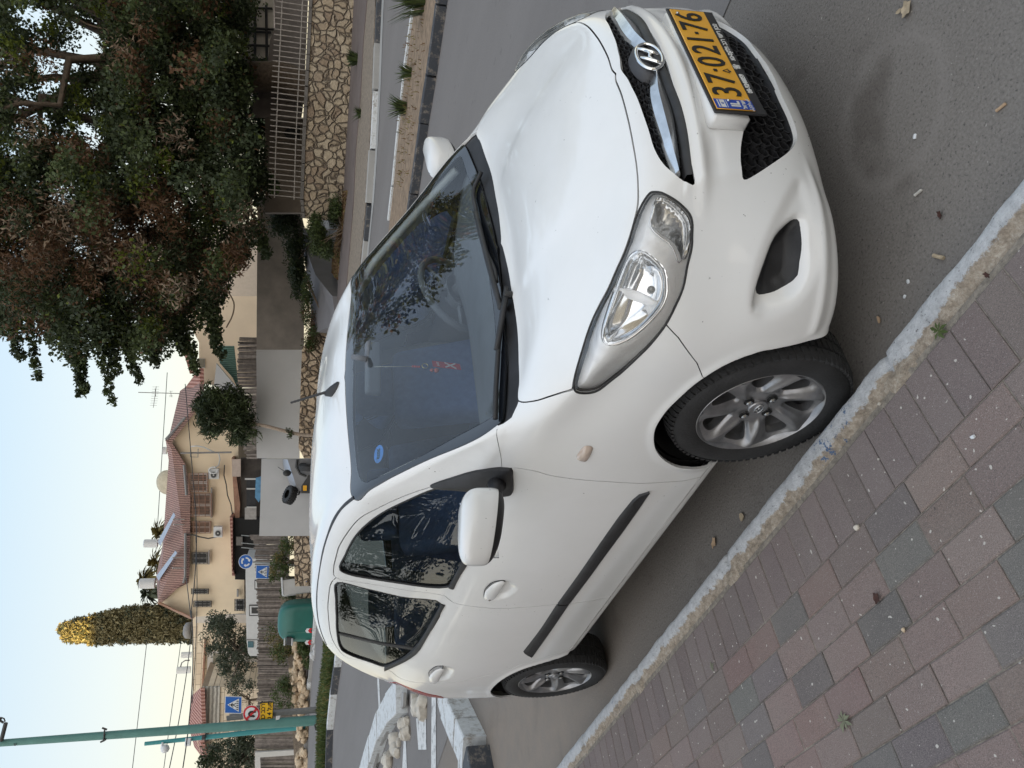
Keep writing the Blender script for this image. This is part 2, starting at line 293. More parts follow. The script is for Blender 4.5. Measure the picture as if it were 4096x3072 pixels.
OL = {
'hood':[(0.567,0.03,0.771),(0.567,-0.03,0.771),(0.566,-0.104,0.768),(0.553,-0.212,0.767),(0.533,-0.309,0.767),(0.515,-0.375,0.767),(0.493,-0.434,0.77),(0.475,-0.469,0.773),(0.452,-0.499,0.78),(0.419,-0.535,0.792),(0.387,-0.563,0.804),(0.352,-0.586,0.817),(0.308,-0.612,0.83),(0.267,-0.628,0.843),(0.229,-0.645,0.854),(0.192,-0.667,0.864),(0.157,-0.692,0.871),(0.124,-0.714,0.877),(0.089,-0.734,0.88),(0.061,-0.747,0.879),(0.047,-0.752,0.877),(0.019,-0.744,0.901),(-0.012,-0.734,0.925),(-0.061,-0.715,0.955),(-0.123,-0.671,0.983),(-0.126,-0.635,0.981),(-0.12,-0.608,0.975),(-0.12,-0.512,0.965),(-0.107,-0.379,0.956),(-0.1,-0.253,0.957),(-0.095,-0.154,0.958),(-0.097,-0.074,0.96),(-0.1,-0.03,0.962),(-0.1,0.03,0.962)],
'headlight':[(0.508,-0.453,0.747),(0.517,-0.457,0.732),(0.521,-0.466,0.716),(0.519,-0.491,0.683),(0.508,-0.519,0.653),(0.496,-0.54,0.644),(0.479,-0.566,0.644),(0.459,-0.597,0.646),(0.429,-0.635,0.656),(0.392,-0.679,0.665),(0.348,-0.717,0.684),(0.313,-0.738,0.698),(0.273,-0.752,0.715),(0.233,-0.759,0.731),(0.139,-0.76,0.765),(0.096,-0.759,0.784),(0.059,-0.76,0.803),(0.044,-0.76,0.819),(0.037,-0.759,0.844),(0.039,-0.757,0.865),(0.05,-0.752,0.875),(0.086,-0.736,0.88),(0.122,-0.716,0.877),(0.157,-0.694,0.871),(0.192,-0.669,0.863),(0.229,-0.647,0.854),(0.267,-0.631,0.842),(0.309,-0.615,0.83),(0.353,-0.588,0.816),(0.387,-0.566,0.803),(0.419,-0.537,0.791),(0.451,-0.502,0.78),(0.478,-0.476,0.768)],
'glass_line':[(-0.881,0.03,1.45),(-0.872,-0.187,1.444),(-0.872,-0.323,1.434),(-0.865,-0.451,1.426),(-0.87,-0.576,1.414),(-0.762,-0.594,1.361),(-0.649,-0.61,1.292),(-0.494,-0.64,1.196),(-0.301,-0.69,1.082),(-0.211,-0.693,1.028),(-0.194,-0.681,1.019),(-0.184,-0.559,0.999),(-0.155,-0.312,0.982),(-0.132,-0.119,0.978),(-0.128,0.094,0.976),(-0.127,0.03,0.976)],
'frit':[(-0.825,0.03,1.421),(-0.833,-0.187,1.423),(-0.839,-0.291,1.42),(-0.832,-0.451,1.409),(-0.814,-0.512,1.401),(-0.786,-0.554,1.385),(-0.747,-0.567,1.361),(-0.586,-0.6,1.26),(-0.386,-0.63,1.136),(-0.236,-0.652,1.043),(-0.22,-0.641,1.033),(-0.218,-0.534,1.019),(-0.184,-0.287,1.002),(-0.172,-0.081,1.003),(-0.18,0.149,1.007),(-0.176,0.03,1.005)],
'front_door':[(-0.393,-0.735,0.975),(-0.379,-0.744,0.956),(-0.357,-0.765,0.896),(-0.362,-0.779,0.839),(-0.361,-0.795,0.738),(-0.36,-0.801,0.649),(-0.365,-0.803,0.541),(-0.366,-0.798,0.458),(-0.374,-0.786,0.368),(-0.372,-0.777,0.316),(-0.688,-0.774,0.312),(-1.129,-0.774,0.311),(-1.325,-0.775,0.316),(-1.321,-0.802,0.503),(-1.323,-0.804,0.563),(-1.362,-0.799,0.741),(-1.379,-0.79,0.816),(-1.391,-0.773,0.91),(-1.402,-0.749,0.979),(-1.375,-0.731,1.02),(-1.414,-0.682,1.189),(-1.457,-0.628,1.35),(-1.475,-0.597,1.448),(-1.396,-0.591,1.461),(-1.303,-0.59,1.457),(-1.204,-0.59,1.449),(-1.071,-0.595,1.421),(-0.958,-0.603,1.387),(-0.838,-0.622,1.322),(-0.717,-0.645,1.246),(-0.623,-0.668,1.176),(-0.498,-0.699,1.085)],
'rear_door':[(-1.475,-0.597,1.448),(-1.457,-0.628,1.35),(-1.414,-0.682,1.189),(-1.375,-0.731,1.02),(-1.402,-0.749,0.979),(-1.391,-0.773,0.91),(-1.379,-0.79,0.816),(-1.362,-0.799,0.741),(-1.323,-0.804,0.563),(-1.321,-0.802,0.503),(-1.325,-0.775,0.316),(-1.613,-0.773,0.304),(-1.837,-0.774,0.298),(-1.933,-0.781,0.335),(-1.975,-0.795,0.431),(-2.029,-0.802,0.534),(-2.094,-0.802,0.577),(-2.158,-0.802,0.657),(-2.224,-0.799,0.732),(-2.322,-0.783,0.86),(-2.386,-0.756,0.966),(-2.448,-0.707,1.074),(-2.37,-0.682,1.152),(-2.381,-0.639,1.254),(-2.407,-0.599,1.35),(-2.303,-0.587,1.401),(-2.155,-0.585,1.436),(-1.975,-0.587,1.455),(-1.709,-0.589,1.469)],
'front_glass':[(-0.621,-0.676,1.157),(-0.751,-0.648,1.242),(-0.871,-0.627,1.311),(-0.991,-0.613,1.363),(-1.106,-0.606,1.398),(-1.259,-0.602,1.423),(-1.395,-0.601,1.435),(-1.412,-0.621,1.372),(-1.363,-0.68,1.195),(-1.29,-0.732,1.015),(-1.04,-0.736,0.997),(-0.856,-0.74,0.983),(-0.625,-0.743,0.97),(-0.552,-0.727,1.003),(-0.553,-0.705,1.076)],
'rear_glass':[(-1.513,-0.601,1.439),(-1.683,-0.601,1.438),(-1.874,-0.602,1.426),(-2.062,-0.599,1.414),(-2.315,-0.596,1.378),(-2.362,-0.616,1.313),(-2.352,-0.653,1.228),(-2.338,-0.68,1.166),(-2.025,-0.721,1.068),(-1.453,-0.733,1.018),(-1.482,-0.685,1.182),(-1.502,-0.637,1.323)],
'division':[(-2.098,-0.599,1.408),(-2.08,-0.645,1.278),(-2.007,-0.723,1.063)],
'belt_up':[(-0.632,-0.745,0.965),(-1.04,-0.736,0.997),(-1.29,-0.732,1.015),(-1.453,-0.733,1.018),(-2.025,-0.721,1.068),(-2.343,-0.679,1.166)],
'belt_lo':[(-0.668,-0.759,0.93),(-1.167,-0.742,0.985),(-1.449,-0.74,1.0),(-1.905,-0.735,1.03),(-2.045,-0.731,1.046),(-2.414,-0.677,1.158)],
'fender_front':[(0.313,-0.739,0.696),(0.291,-0.761,0.659),(0.226,-0.788,0.586),(0.18,-0.794,0.552)],
'front_arch':[(0.327,-0.75,0.232),(0.298,-0.786,0.409),(0.27,-0.79,0.47),(0.227,-0.793,0.519),(0.175,-0.794,0.551),(0.142,-0.793,0.565),(0.082,-0.792,0.582),(0.018,-0.794,0.599),(-0.051,-0.798,0.603),(-0.107,-0.8,0.589),(-0.167,-0.801,0.559),(-0.217,-0.801,0.516),(-0.26,-0.798,0.459),(-0.282,-0.793,0.409),(-0.297,-0.783,0.338),(-0.286,-0.762,0.272)],
'rear_arch':[(-1.941,-0.761,0.272),(-2.034,-0.774,0.305),(-2.048,-0.793,0.411),(-2.149,-0.801,0.565),(-2.225,-0.799,0.547),(-2.291,-0.798,0.588),(-2.512,-0.78,0.576),(-2.626,-0.77,0.545),(-2.666,-0.762,0.498)],
'drip_out':[(-0.869,-0.576,1.413),(-0.964,-0.561,1.449),(-1.047,-0.559,1.47),(-1.167,-0.559,1.491),(-1.291,-0.56,1.503),(-1.433,-0.562,1.512)],
'drip_in':[(-0.863,-0.563,1.419),(-0.936,-0.552,1.447),(-1.05,-0.547,1.479),(-1.18,-0.552,1.498),(-1.302,-0.554,1.51),(-1.44,-0.558,1.516)],
'apillar_gap':[(-0.223,-0.704,1.032),(-0.291,-0.725,1.014),(-0.391,-0.731,0.985)],
'mold_up':[(-0.417,-0.801,0.486),(-0.422,-0.802,0.507),(-0.44,-0.803,0.522),(-0.485,-0.803,0.53),(-0.603,-0.804,0.54),(-1.054,-0.804,0.551),(-1.317,-0.804,0.562),(-1.591,-0.804,0.564),(-1.857,-0.804,0.578)],
'mold_lo':[(-0.421,-0.801,0.485),(-0.474,-0.8,0.479),(-0.652,-0.8,0.479),(-1.063,-0.801,0.491),(-1.338,-0.802,0.503),(-1.616,-0.802,0.504),(-1.948,-0.801,0.508)],
'repeater':[(-0.186,-0.784,0.779),(-0.182,-0.787,0.757),(-0.21,-0.789,0.749),(-0.26,-0.79,0.754),(-0.258,-0.786,0.779),(-0.239,-0.784,0.788)],
'grille':[(0.594,0.03,0.749),(0.593,-0.067,0.749),(0.592,-0.149,0.742),(0.586,-0.211,0.738),(0.578,-0.273,0.733),(0.564,-0.34,0.727),(0.557,-0.391,0.711),(0.554,-0.423,0.688),(0.549,-0.444,0.666),(0.547,-0.459,0.64),(0.564,-0.428,0.639),(0.578,-0.398,0.642),(0.613,-0.296,0.642),(0.632,-0.217,0.645),(0.642,-0.146,0.651),(0.649,0.03,0.661)],
'low_grille':[(0.65,-0.135,0.323),(0.632,-0.228,0.311),(0.621,-0.285,0.318),(0.614,-0.339,0.354),(0.599,-0.401,0.428),(0.575,-0.448,0.506),(0.607,-0.361,0.497),(0.627,-0.298,0.481),(0.636,-0.264,0.465),(0.642,-0.239,0.469),(0.648,-0.207,0.482)],
'fog':[(0.549,-0.551,0.36),(0.546,-0.558,0.349),(0.525,-0.597,0.346),(0.491,-0.649,0.348),(0.462,-0.684,0.356),(0.438,-0.707,0.393),(0.419,-0.716,0.447),(0.427,-0.706,0.458),(0.443,-0.688,0.46),(0.474,-0.651,0.449),(0.506,-0.609,0.434),(0.529,-0.58,0.404)],
'recess':[(0.555,-0.538,0.362),(0.547,-0.557,0.337),(0.518,-0.61,0.335),(0.473,-0.672,0.335),(0.432,-0.715,0.365),(0.399,-0.735,0.443),(0.389,-0.734,0.482),(0.413,-0.711,0.486),(0.476,-0.645,0.461),(0.517,-0.591,0.433),(0.541,-0.559,0.4)],
'recess2':[(0.593,-0.423,0.355),(0.586,-0.43,0.316),(0.557,-0.527,0.304),(0.51,-0.62,0.299),(0.462,-0.684,0.312),(0.407,-0.735,0.361),(0.367,-0.758,0.443),(0.381,-0.739,0.488),(0.425,-0.693,0.501),(0.489,-0.618,0.479),(0.555,-0.521,0.427)],
'handle_f':[(-1.118,-0.788,0.824),(-1.141,-0.781,0.86),(-1.201,-0.778,0.88),(-1.264,-0.779,0.877),(-1.302,-0.783,0.86),(-1.288,-0.787,0.835),(-1.191,-0.788,0.822)],
'handle_f_cup':[(-1.123,-0.788,0.82),(-1.131,-0.792,0.793),(-1.188,-0.796,0.762),(-1.257,-0.795,0.78),(-1.288,-0.79,0.816),(-1.295,-0.783,0.857),(-1.201,-0.778,0.88),(-1.136,-0.781,0.861)],
'handle_r':[(-2.086,-0.778,0.914),(-2.103,-0.771,0.944),(-2.184,-0.764,0.965),(-2.25,-0.764,0.959),(-2.301,-0.768,0.938),(-2.288,-0.774,0.917),(-2.184,-0.778,0.91)],
'handle_r_cup':[(-2.086,-0.778,0.914),(-2.101,-0.786,0.873),(-2.145,-0.788,0.857),(-2.254,-0.785,0.865),(-2.297,-0.777,0.898),(-2.294,-0.771,0.927),(-2.2,-0.764,0.963),(-2.103,-0.771,0.944)],
'hl_bowl':[(0.389,-0.574,0.798),(0.41,-0.572,0.782),(0.421,-0.58,0.765),(0.422,-0.607,0.739),(0.412,-0.636,0.714),(0.397,-0.658,0.706),(0.369,-0.69,0.704),(0.34,-0.712,0.715),(0.301,-0.73,0.74),(0.263,-0.739,0.767),(0.236,-0.742,0.794),(0.219,-0.737,0.82),(0.216,-0.72,0.837),(0.229,-0.698,0.842),(0.265,-0.664,0.837),(0.321,-0.62,0.823),(0.36,-0.593,0.811)],
'hl_turn':[(0.507,-0.47,0.738),(0.515,-0.481,0.711),(0.51,-0.507,0.68),(0.498,-0.532,0.659),(0.483,-0.558,0.653),(0.462,-0.588,0.656),(0.44,-0.618,0.665),(0.433,-0.624,0.674),(0.443,-0.609,0.68),(0.457,-0.583,0.695),(0.461,-0.56,0.723),(0.465,-0.536,0.743),(0.473,-0.519,0.747),(0.493,-0.491,0.742)],
'tail':[(-2.667,-0.661,1.083),(-2.561,-0.727,1.002),(-2.599,-0.754,0.876),(-2.631,-0.755,0.846)],
'sill_ridge':[(-0.286,-0.762,0.272),(-0.372,-0.777,0.316),(-1.129,-0.774,0.311),(-1.325,-0.775,0.316),(-1.801,-0.776,0.309)],
'sail':[(-0.615,-0.665,1.18),(-0.525,-0.686,1.116),(-0.448,-0.708,1.056),(-0.41,-0.722,1.009),(-0.391,-0.732,0.983),(-0.381,-0.744,0.955),(-0.423,-0.749,0.942),(-0.467,-0.754,0.931),(-0.508,-0.757,0.926),(-0.531,-0.751,0.942),(-0.545,-0.742,0.965),(-0.558,-0.72,1.027),(-0.58,-0.701,1.089),(-0.614,-0.675,1.159)],
'blade_l':[(-0.147,0.441,0.973),(-0.19,0.379,1.0),(-0.182,0.235,1.004),(-0.175,0.119,1.004),(-0.16,0.006,0.996),(-0.14,-0.105,0.983),(-0.14,-0.161,0.982)],
'blade_r':[(-0.104,-0.217,0.96),(-0.145,-0.3,0.977),(-0.178,-0.388,0.992),(-0.206,-0.543,1.012),(-0.21,-0.679,1.029)],
'arm_l':[(-0.182,0.235,1.004),(-0.153,-0.018,0.992),(-0.139,-0.221,0.979),(-0.143,-0.271,0.978)],
'arm_r':[(-0.189,-0.423,0.998),(-0.111,-0.247,0.962)],
'wing_up':[(0.63,-0.129,0.689),(0.614,-0.181,0.704),(0.602,-0.239,0.706),(0.59,-0.299,0.702),(0.574,-0.362,0.697),(0.554,-0.423,0.688)],
'wing_lo':[(0.635,-0.127,0.678),(0.627,-0.194,0.674),(0.616,-0.253,0.67),(0.595,-0.327,0.672),(0.571,-0.394,0.673),(0.557,-0.425,0.675)],
'ringp':[(0.635,-0.049,0.693),(0.636,0.034,0.691),(0.628,-0.121,0.695),(0.62,0.003,0.719),(0.644,-0.094,0.665)],
'lampL':[(0.525,0.474,0.697),(0.524,0.435,0.737),(0.509,0.426,0.758),(0.437,0.53,0.78),(0.293,0.687,0.812),(0.19,0.723,0.847)],
}
simple('tyre',(.020,.020,.021),.75,var=.35,scale=10,bump=.25,bscale=120); simple('alloy',(.30,.30,.31),.36,.75,var=.3,scale=12,bump=.05)
# ---------------- mesh helpers
def link(o, parent=None):
    COL.objects.link(o)
    if parent is not None: o.parent = parent
    return o
def mesh_obj(name, V, F, mat=None, parent=None, smooth=True, normals=None, mats=None, fm=None):
    me = bpy.data.meshes.new(name); me.from_pydata([tuple(v) for v in V], [], [tuple(f) for f in F])
    if smooth: me.polygons.foreach_set('use_smooth', [True]*len(me.polygons))
    for m in (mats or [mat]):
        if m is not None: me.materials.append(MT[m] if isinstance(m, str) else m)
    if fm is not None: me.polygons.foreach_set('material_index', list(fm))
    me.update()
    if normals is not None: me.normals_split_custom_set_from_vertices([tuple(n) for n in normals])
    return link(bpy.data.objects.new(name, me), parent)
def tag(o, label=None, cat=None, group=None, kind=None):
    if label: o['label'] = label
    if cat: o['category'] = cat
    if group: o['group'] = group
    if kind: o['kind'] = kind
    return o
def empty(name, loc=(0, 0, 0), rz=0, label=None, cat=None, group=None, parent=None):
    o = bpy.data.objects.new(name, None); o.empty_display_size = .1; link(o, parent); o.location = loc; o.rotation_euler = (0, 0, rz)
    return tag(o, label, cat, group)
class MB:
    """collects simple shapes and links them as one mesh"""
    def __init__(s): s.V = []; s.F = []; s.M = []
    def add(s, V, F, m=0):
        n = len(s.V); s.V += [tuple(v) for v in V]; s.F += [tuple(i+n for i in f) for f in F]; s.M += [m]*len(F); return s
    def box(s, c, d, rot=None, m=0, bev=0):
        hx, hy, hz = d[0]/2, d[1]/2, d[2]/2
        if bev:
            b = bev; V = []
            for sx in (-1, 1):
                for sy in (-1, 1):
                    for sz in (-1, 1):
                        V += [(sx*(hx-b), sy*(hy-b), sz*hz), (sx*(hx-b), sy*hy, sz*(hz-b)), (sx*hx, sy*(hy-b), sz*(hz-b))]
            bm = bmesh.new(); [bm.verts.new(v) for v in V]; r = bmesh.ops.convex_hull(bm, input=bm.verts); 
            bmesh.ops.dissolve_limit(bm, angle_limit=.01, verts=bm.verts, edges=bm.edges)
            bm.verts.index_update(); V = [v.co.copy() for v in bm.verts]; F = [[v.index for v in f.verts] for f in bm.faces]; bm.free()
        else:
            V = [(x, y, z) for x in (-hx, hx) for y in (-hy, hy) for z in (-hz, hz)]
            F = [(0, 1, 3, 2), (4, 6, 7, 5), (0, 4, 5, 1), (2, 3, 7, 6), (0, 2, 6, 4), (1, 5, 7, 3)]
        R = rot if rot is not None else Matrix.Identity(3)
        return s.add([R @ Vector(v) + Vector(c) for v in V], F, m)
    def tube(s, pts, r, n=8, m=0, closed=False, cap=True, flat=None):
        pts = [Vector(p) for p in pts]; k = len(pts); rs = r if hasattr(r, '__len__') else [r]*k
        V = []; F = []; up = Vector((0, 0, 1)); pn = None
        for i, p in enumerate(pts):
            a = pts[(i-1) % k] if (closed or i > 0) else p; b = pts[(i+1) % k] if (closed or i < k-1) else p
            t = (b-a).normalized()
            if pn is None:
                pn = t.cross(up)
                if pn.length < .05: pn = t.cross(Vector((1, 0, 0)))
            pn = (pn - t*pn.dot(t)).normalized(); bn = t.cross(pn)
            for j in range(n):
                a_ = 2*PI*j/n; V.append(p + (pn*math.cos(a_) + bn*math.sin(a_)*(flat or 1))*rs[i])
        for i in range(k if closed else k-1):
            i2 = (i+1) % k
            for j in range(n): F.append((i*n+j, i*n+(j+1) % n, i2*n+(j+1) % n, i2*n+j))
        if cap and not closed: F += [tuple(reversed(range(n))), tuple((k-1)*n+j for j in range(n))]
        return s.add(V, F, m)
    def lathe(s, prof, c=(0, 0, 0), axis='z', n=32, m=0, close=False):
        V = []; F = []
        for (r, h) in prof:
            for j in range(n):
                a = 2*PI*j/n; x, y = r*math.cos(a), r*math.sin(a)
                V.append({'z': (x, y, h), 'y': (x, h, y), 'x': (h, x, y)}[axis])
        for i in range(len(prof)-1):
            for j in range(n):
                f = (i*n+j, i*n+(j+1) % n, (i+1)*n+(j+1) % n, (i+1)*n+j); F.append(f if axis != 'y' else f[::-1])
        return s.add([Vector(v)+Vector(c) for v in V], F, m)
    def prism(s, poly, z0, z1, m=0, T=None):
        n = len(poly); V = [(x, y, z0) for x, y in poly] + [(x, y, z1) for x, y in poly]
        F = [tuple(reversed(range(n))), tuple(range(n, 2*n))] + [(i, (i+1) % n, n+(i+1) % n, n+i) for i in range(n)]
        if T: V = [T(v) for v in V]
        return s.add(V, F, m)
    def build(s, name, mat=None, parent=None, smooth=False, mats=None, ang=None):
        o = mesh_obj(name, s.V, s.F, mat, parent, smooth or ang is not None, mats=mats, fm=s.M if mats else None)
        if ang is not None: o.data.set_sharp_from_angle(angle=rad(ang))
        return o
def catmull(pts, closed=True, n=6):
    P_ = [np.array(p, float) for p in pts]; out = []; k = len(P_)
    for i in range(k if closed else k-1):
        p1, p2 = P_[i], P_[(i+1) % k]
        p0 = P_[(i-1) % k] if (closed or i > 0) else 2*p1-p2; p3 = P_[(i+2) % k] if (closed or i < k-2) else 2*p2-p1
        d1 = max(np.linalg.norm(p2-p1), 1e-6); d0 = max(np.linalg.norm(p1-p0), 1e-6); d2 = max(np.linalg.norm(p3-p2), 1e-6)
        m1 = (p2-p0)/(d0+d1)*d1; m2 = (p3-p1)/(d1+d2)*d1
        for q in range(n):
            t = q/n; out.append((2*t**3-3*t**2+1)*p1+(t**3-2*t**2+t)*m1+(-2*t**3+3*t**2)*p2+(t**3-t**2)*m2)
    if not closed: out.append(P_[-1])
    return out
def sdf(co, poly):
    """signed distance (negative inside) of 2D points to a closed polygon"""
    P_ = np.array(poly); Q = np.roll(P_, -1, 0); best = np.full(len(co), 1e9); ins = np.zeros(len(co), bool)
    for a, b in zip(P_, Q):
        ab = b-a; L = (ab**2).sum()
        if L < 1e-14: continue
        t = np.clip(((co-a)@ab)/L, 0, 1); d = ((co-a-t[:, None]*ab)**2).sum(1); best = np.minimum(best, d)
        if abs(ab[1]) > 1e-12:
            c_ = ((a[1] <= co[:, 1]) != (b[1] <= co[:, 1])); xx = a[0]+(co[:, 1]-a[1])/ab[1]*ab[0]; ins ^= c_ & (co[:, 0] < xx)
    d = np.sqrt(best); return np.where(ins, -d, d)
def basis(d):
    d = Vector(d).normalized(); u = d.cross(Vector((0, 0, 1)))
    if u.length < .1: u = Vector((0, 1, 0)).cross(d)
    u.normalize(); v = d.cross(u)
    return np.array(u), np.array(v), np.array(d)
def field(me, pts3, d, sm=True, face=True, n=6):
    co, no, tr = me; u, v, dd = basis(d)
    P2 = [(np.dot(p, u), np.dot(p, v)) for p in pts3]
    if sm: P2 = catmull(P2, True, n)
    s = sdf(np.stack([co@u, co@v], 1), P2)
    if face: s = np.where(no@dd > .02, s, np.maximum(s, .03))
    return s
def clip(me, s, lim=0.0):
    """keep where s <= lim"""
    co, no, tr = me; s = s-lim; ins = s <= 0; k = ins[tr].sum(1)
    full = tr[k == 3]; mix = tr[(k == 1) | (k == 2)]
    nv = list(); nn = list(); key = {}; base = len(co); T = []
    def cut(a, b):
        kk = (a, b) if a < b else (b, a)
        if kk not in key:
            a, b = kk; t = s[a]/(s[a]-s[b]); t = min(max(t, .02), .98)
            key[kk] = base+len(nv); nv.append(co[a]+(co[b]-co[a])*t); n_ = no[a]+(no[b]-no[a])*t; nn.append(n_/max(np.linalg.norm(n_), 1e-9))
        return key[kk]
    for t in mix.tolist():
        i = [ins[x] for x in t]
        while not (i[0] and not i[2] or (i[0] and not i[1] and not i[2])):
            t = t[1:]+t[:1]; i = i[1:]+i[:1]
            if i[0] and not i[2]: break
        a, b, c = t
        if i[1]:
            p = cut(b, c); q = cut(a, c); T += [(a, b, p), (a, p, q)]
        else:
            p = cut(a, b); q = cut(a, c); T += [(a, p, q)]
    co2 = np.vstack([co, nv]) if nv else co; no2 = np.vstack([no, nn]) if nn else no
    tr2 = np.vstack([full, np.array(T, dtype=np.int64)]) if T else full
    used = np.unique(tr2); re = -np.ones(len(co2), dtype=np.int64); re[used] = np.arange(len(used))
    return co2[used], no2[used], re[tr2]
def split(me, pts, d, gap=.002, **kw):
    s = field(me, pts, d, **kw)
    return clip(me, s, -gap), clip(me, -s, -gap)
def offs(me, d): return me[0]+me[1]*d, me[1], me[2]
def surf_obj(name, me, mat, parent, flange=.010, both=False, sgn=1, seam=True):
    """mesh with exact normals and an inward flange along cut edges; both=True mirrors into one mesh"""
    co, no, tr = me
    ed = {}
    for t in tr.tolist():
        for a, b in ((t[0], t[1]), (t[1], t[2]), (t[2], t[0])):
            k = (a, b) if a < b else (b, a); ed[k] = None if k in ed else (a, b)
    V = co.copy(); Nn = no.copy(); F = tr.tolist()
    if flange:
        be = [e for e in ed.values() if e and not (abs(co[e[0]][1]) < 2e-4 and abs(co[e[1]][1]) < 2e-4)]
        xv = []; xn = []; b0 = len(co)
        for a, b in be:
            t = co[b]-co[a]; n_ = (no[a]+no[b])/2; side = np.cross(t, n_); side = side/max(np.linalg.norm(side), 1e-9)
            i = b0+len(xv); xv += [co[a], co[b], co[b]-no[b]*flange, co[a]-no[a]*flange]; xn += [side]*4; F.append([i+1, i, i+3, i+2])
        if xv: V = np.vstack([V, xv]); Nn = np.vstack([Nn, xn])
    if both:
        n = len(V); m = np.array([1, -1, 1]); F = F+[[i+n for i in reversed(f)] for f in F]; V = np.vstack([V, V*m]); Nn = np.vstack([Nn, Nn*m])
    elif sgn < 0:
        m = np.array([1, -1, 1]); V = V*m; Nn = Nn*m; F = [list(reversed(f)) for f in F]
    return mesh_obj(name, V.tolist(), F, mat, parent, True, Nn.tolist())
def text_mesh(body, size, depth=.001, sx=1.0, bold=0.0, align='CENTER'):
    cu = bpy.data.curves.new('t', 'FONT'); cu.body = body; cu.size = size; cu.extrude = depth; cu.align_x = align; cu.align_y = 'CENTER'; cu.offset = bold; cu.resolution_u = 3
    o = bpy.data.objects.new('t', cu); COL.objects.link(o); dg = bpy.context.evaluated_depsgraph_get(); dg.update()
    me = o.evaluated_get(dg).to_mesh(); V = [(v.co.x*sx, v.co.y, v.co.z) for v in me.vertices]; F = [tuple(p.vertices) for p in me.polygons]
    o.evaluated_get(dg).to_mesh_clear(); bpy.data.objects.remove(o); bpy.data.curves.remove(cu); return V, F
def smooth01(t): t = np.clip(t, 0, 1); return t*t*(3-2*t)

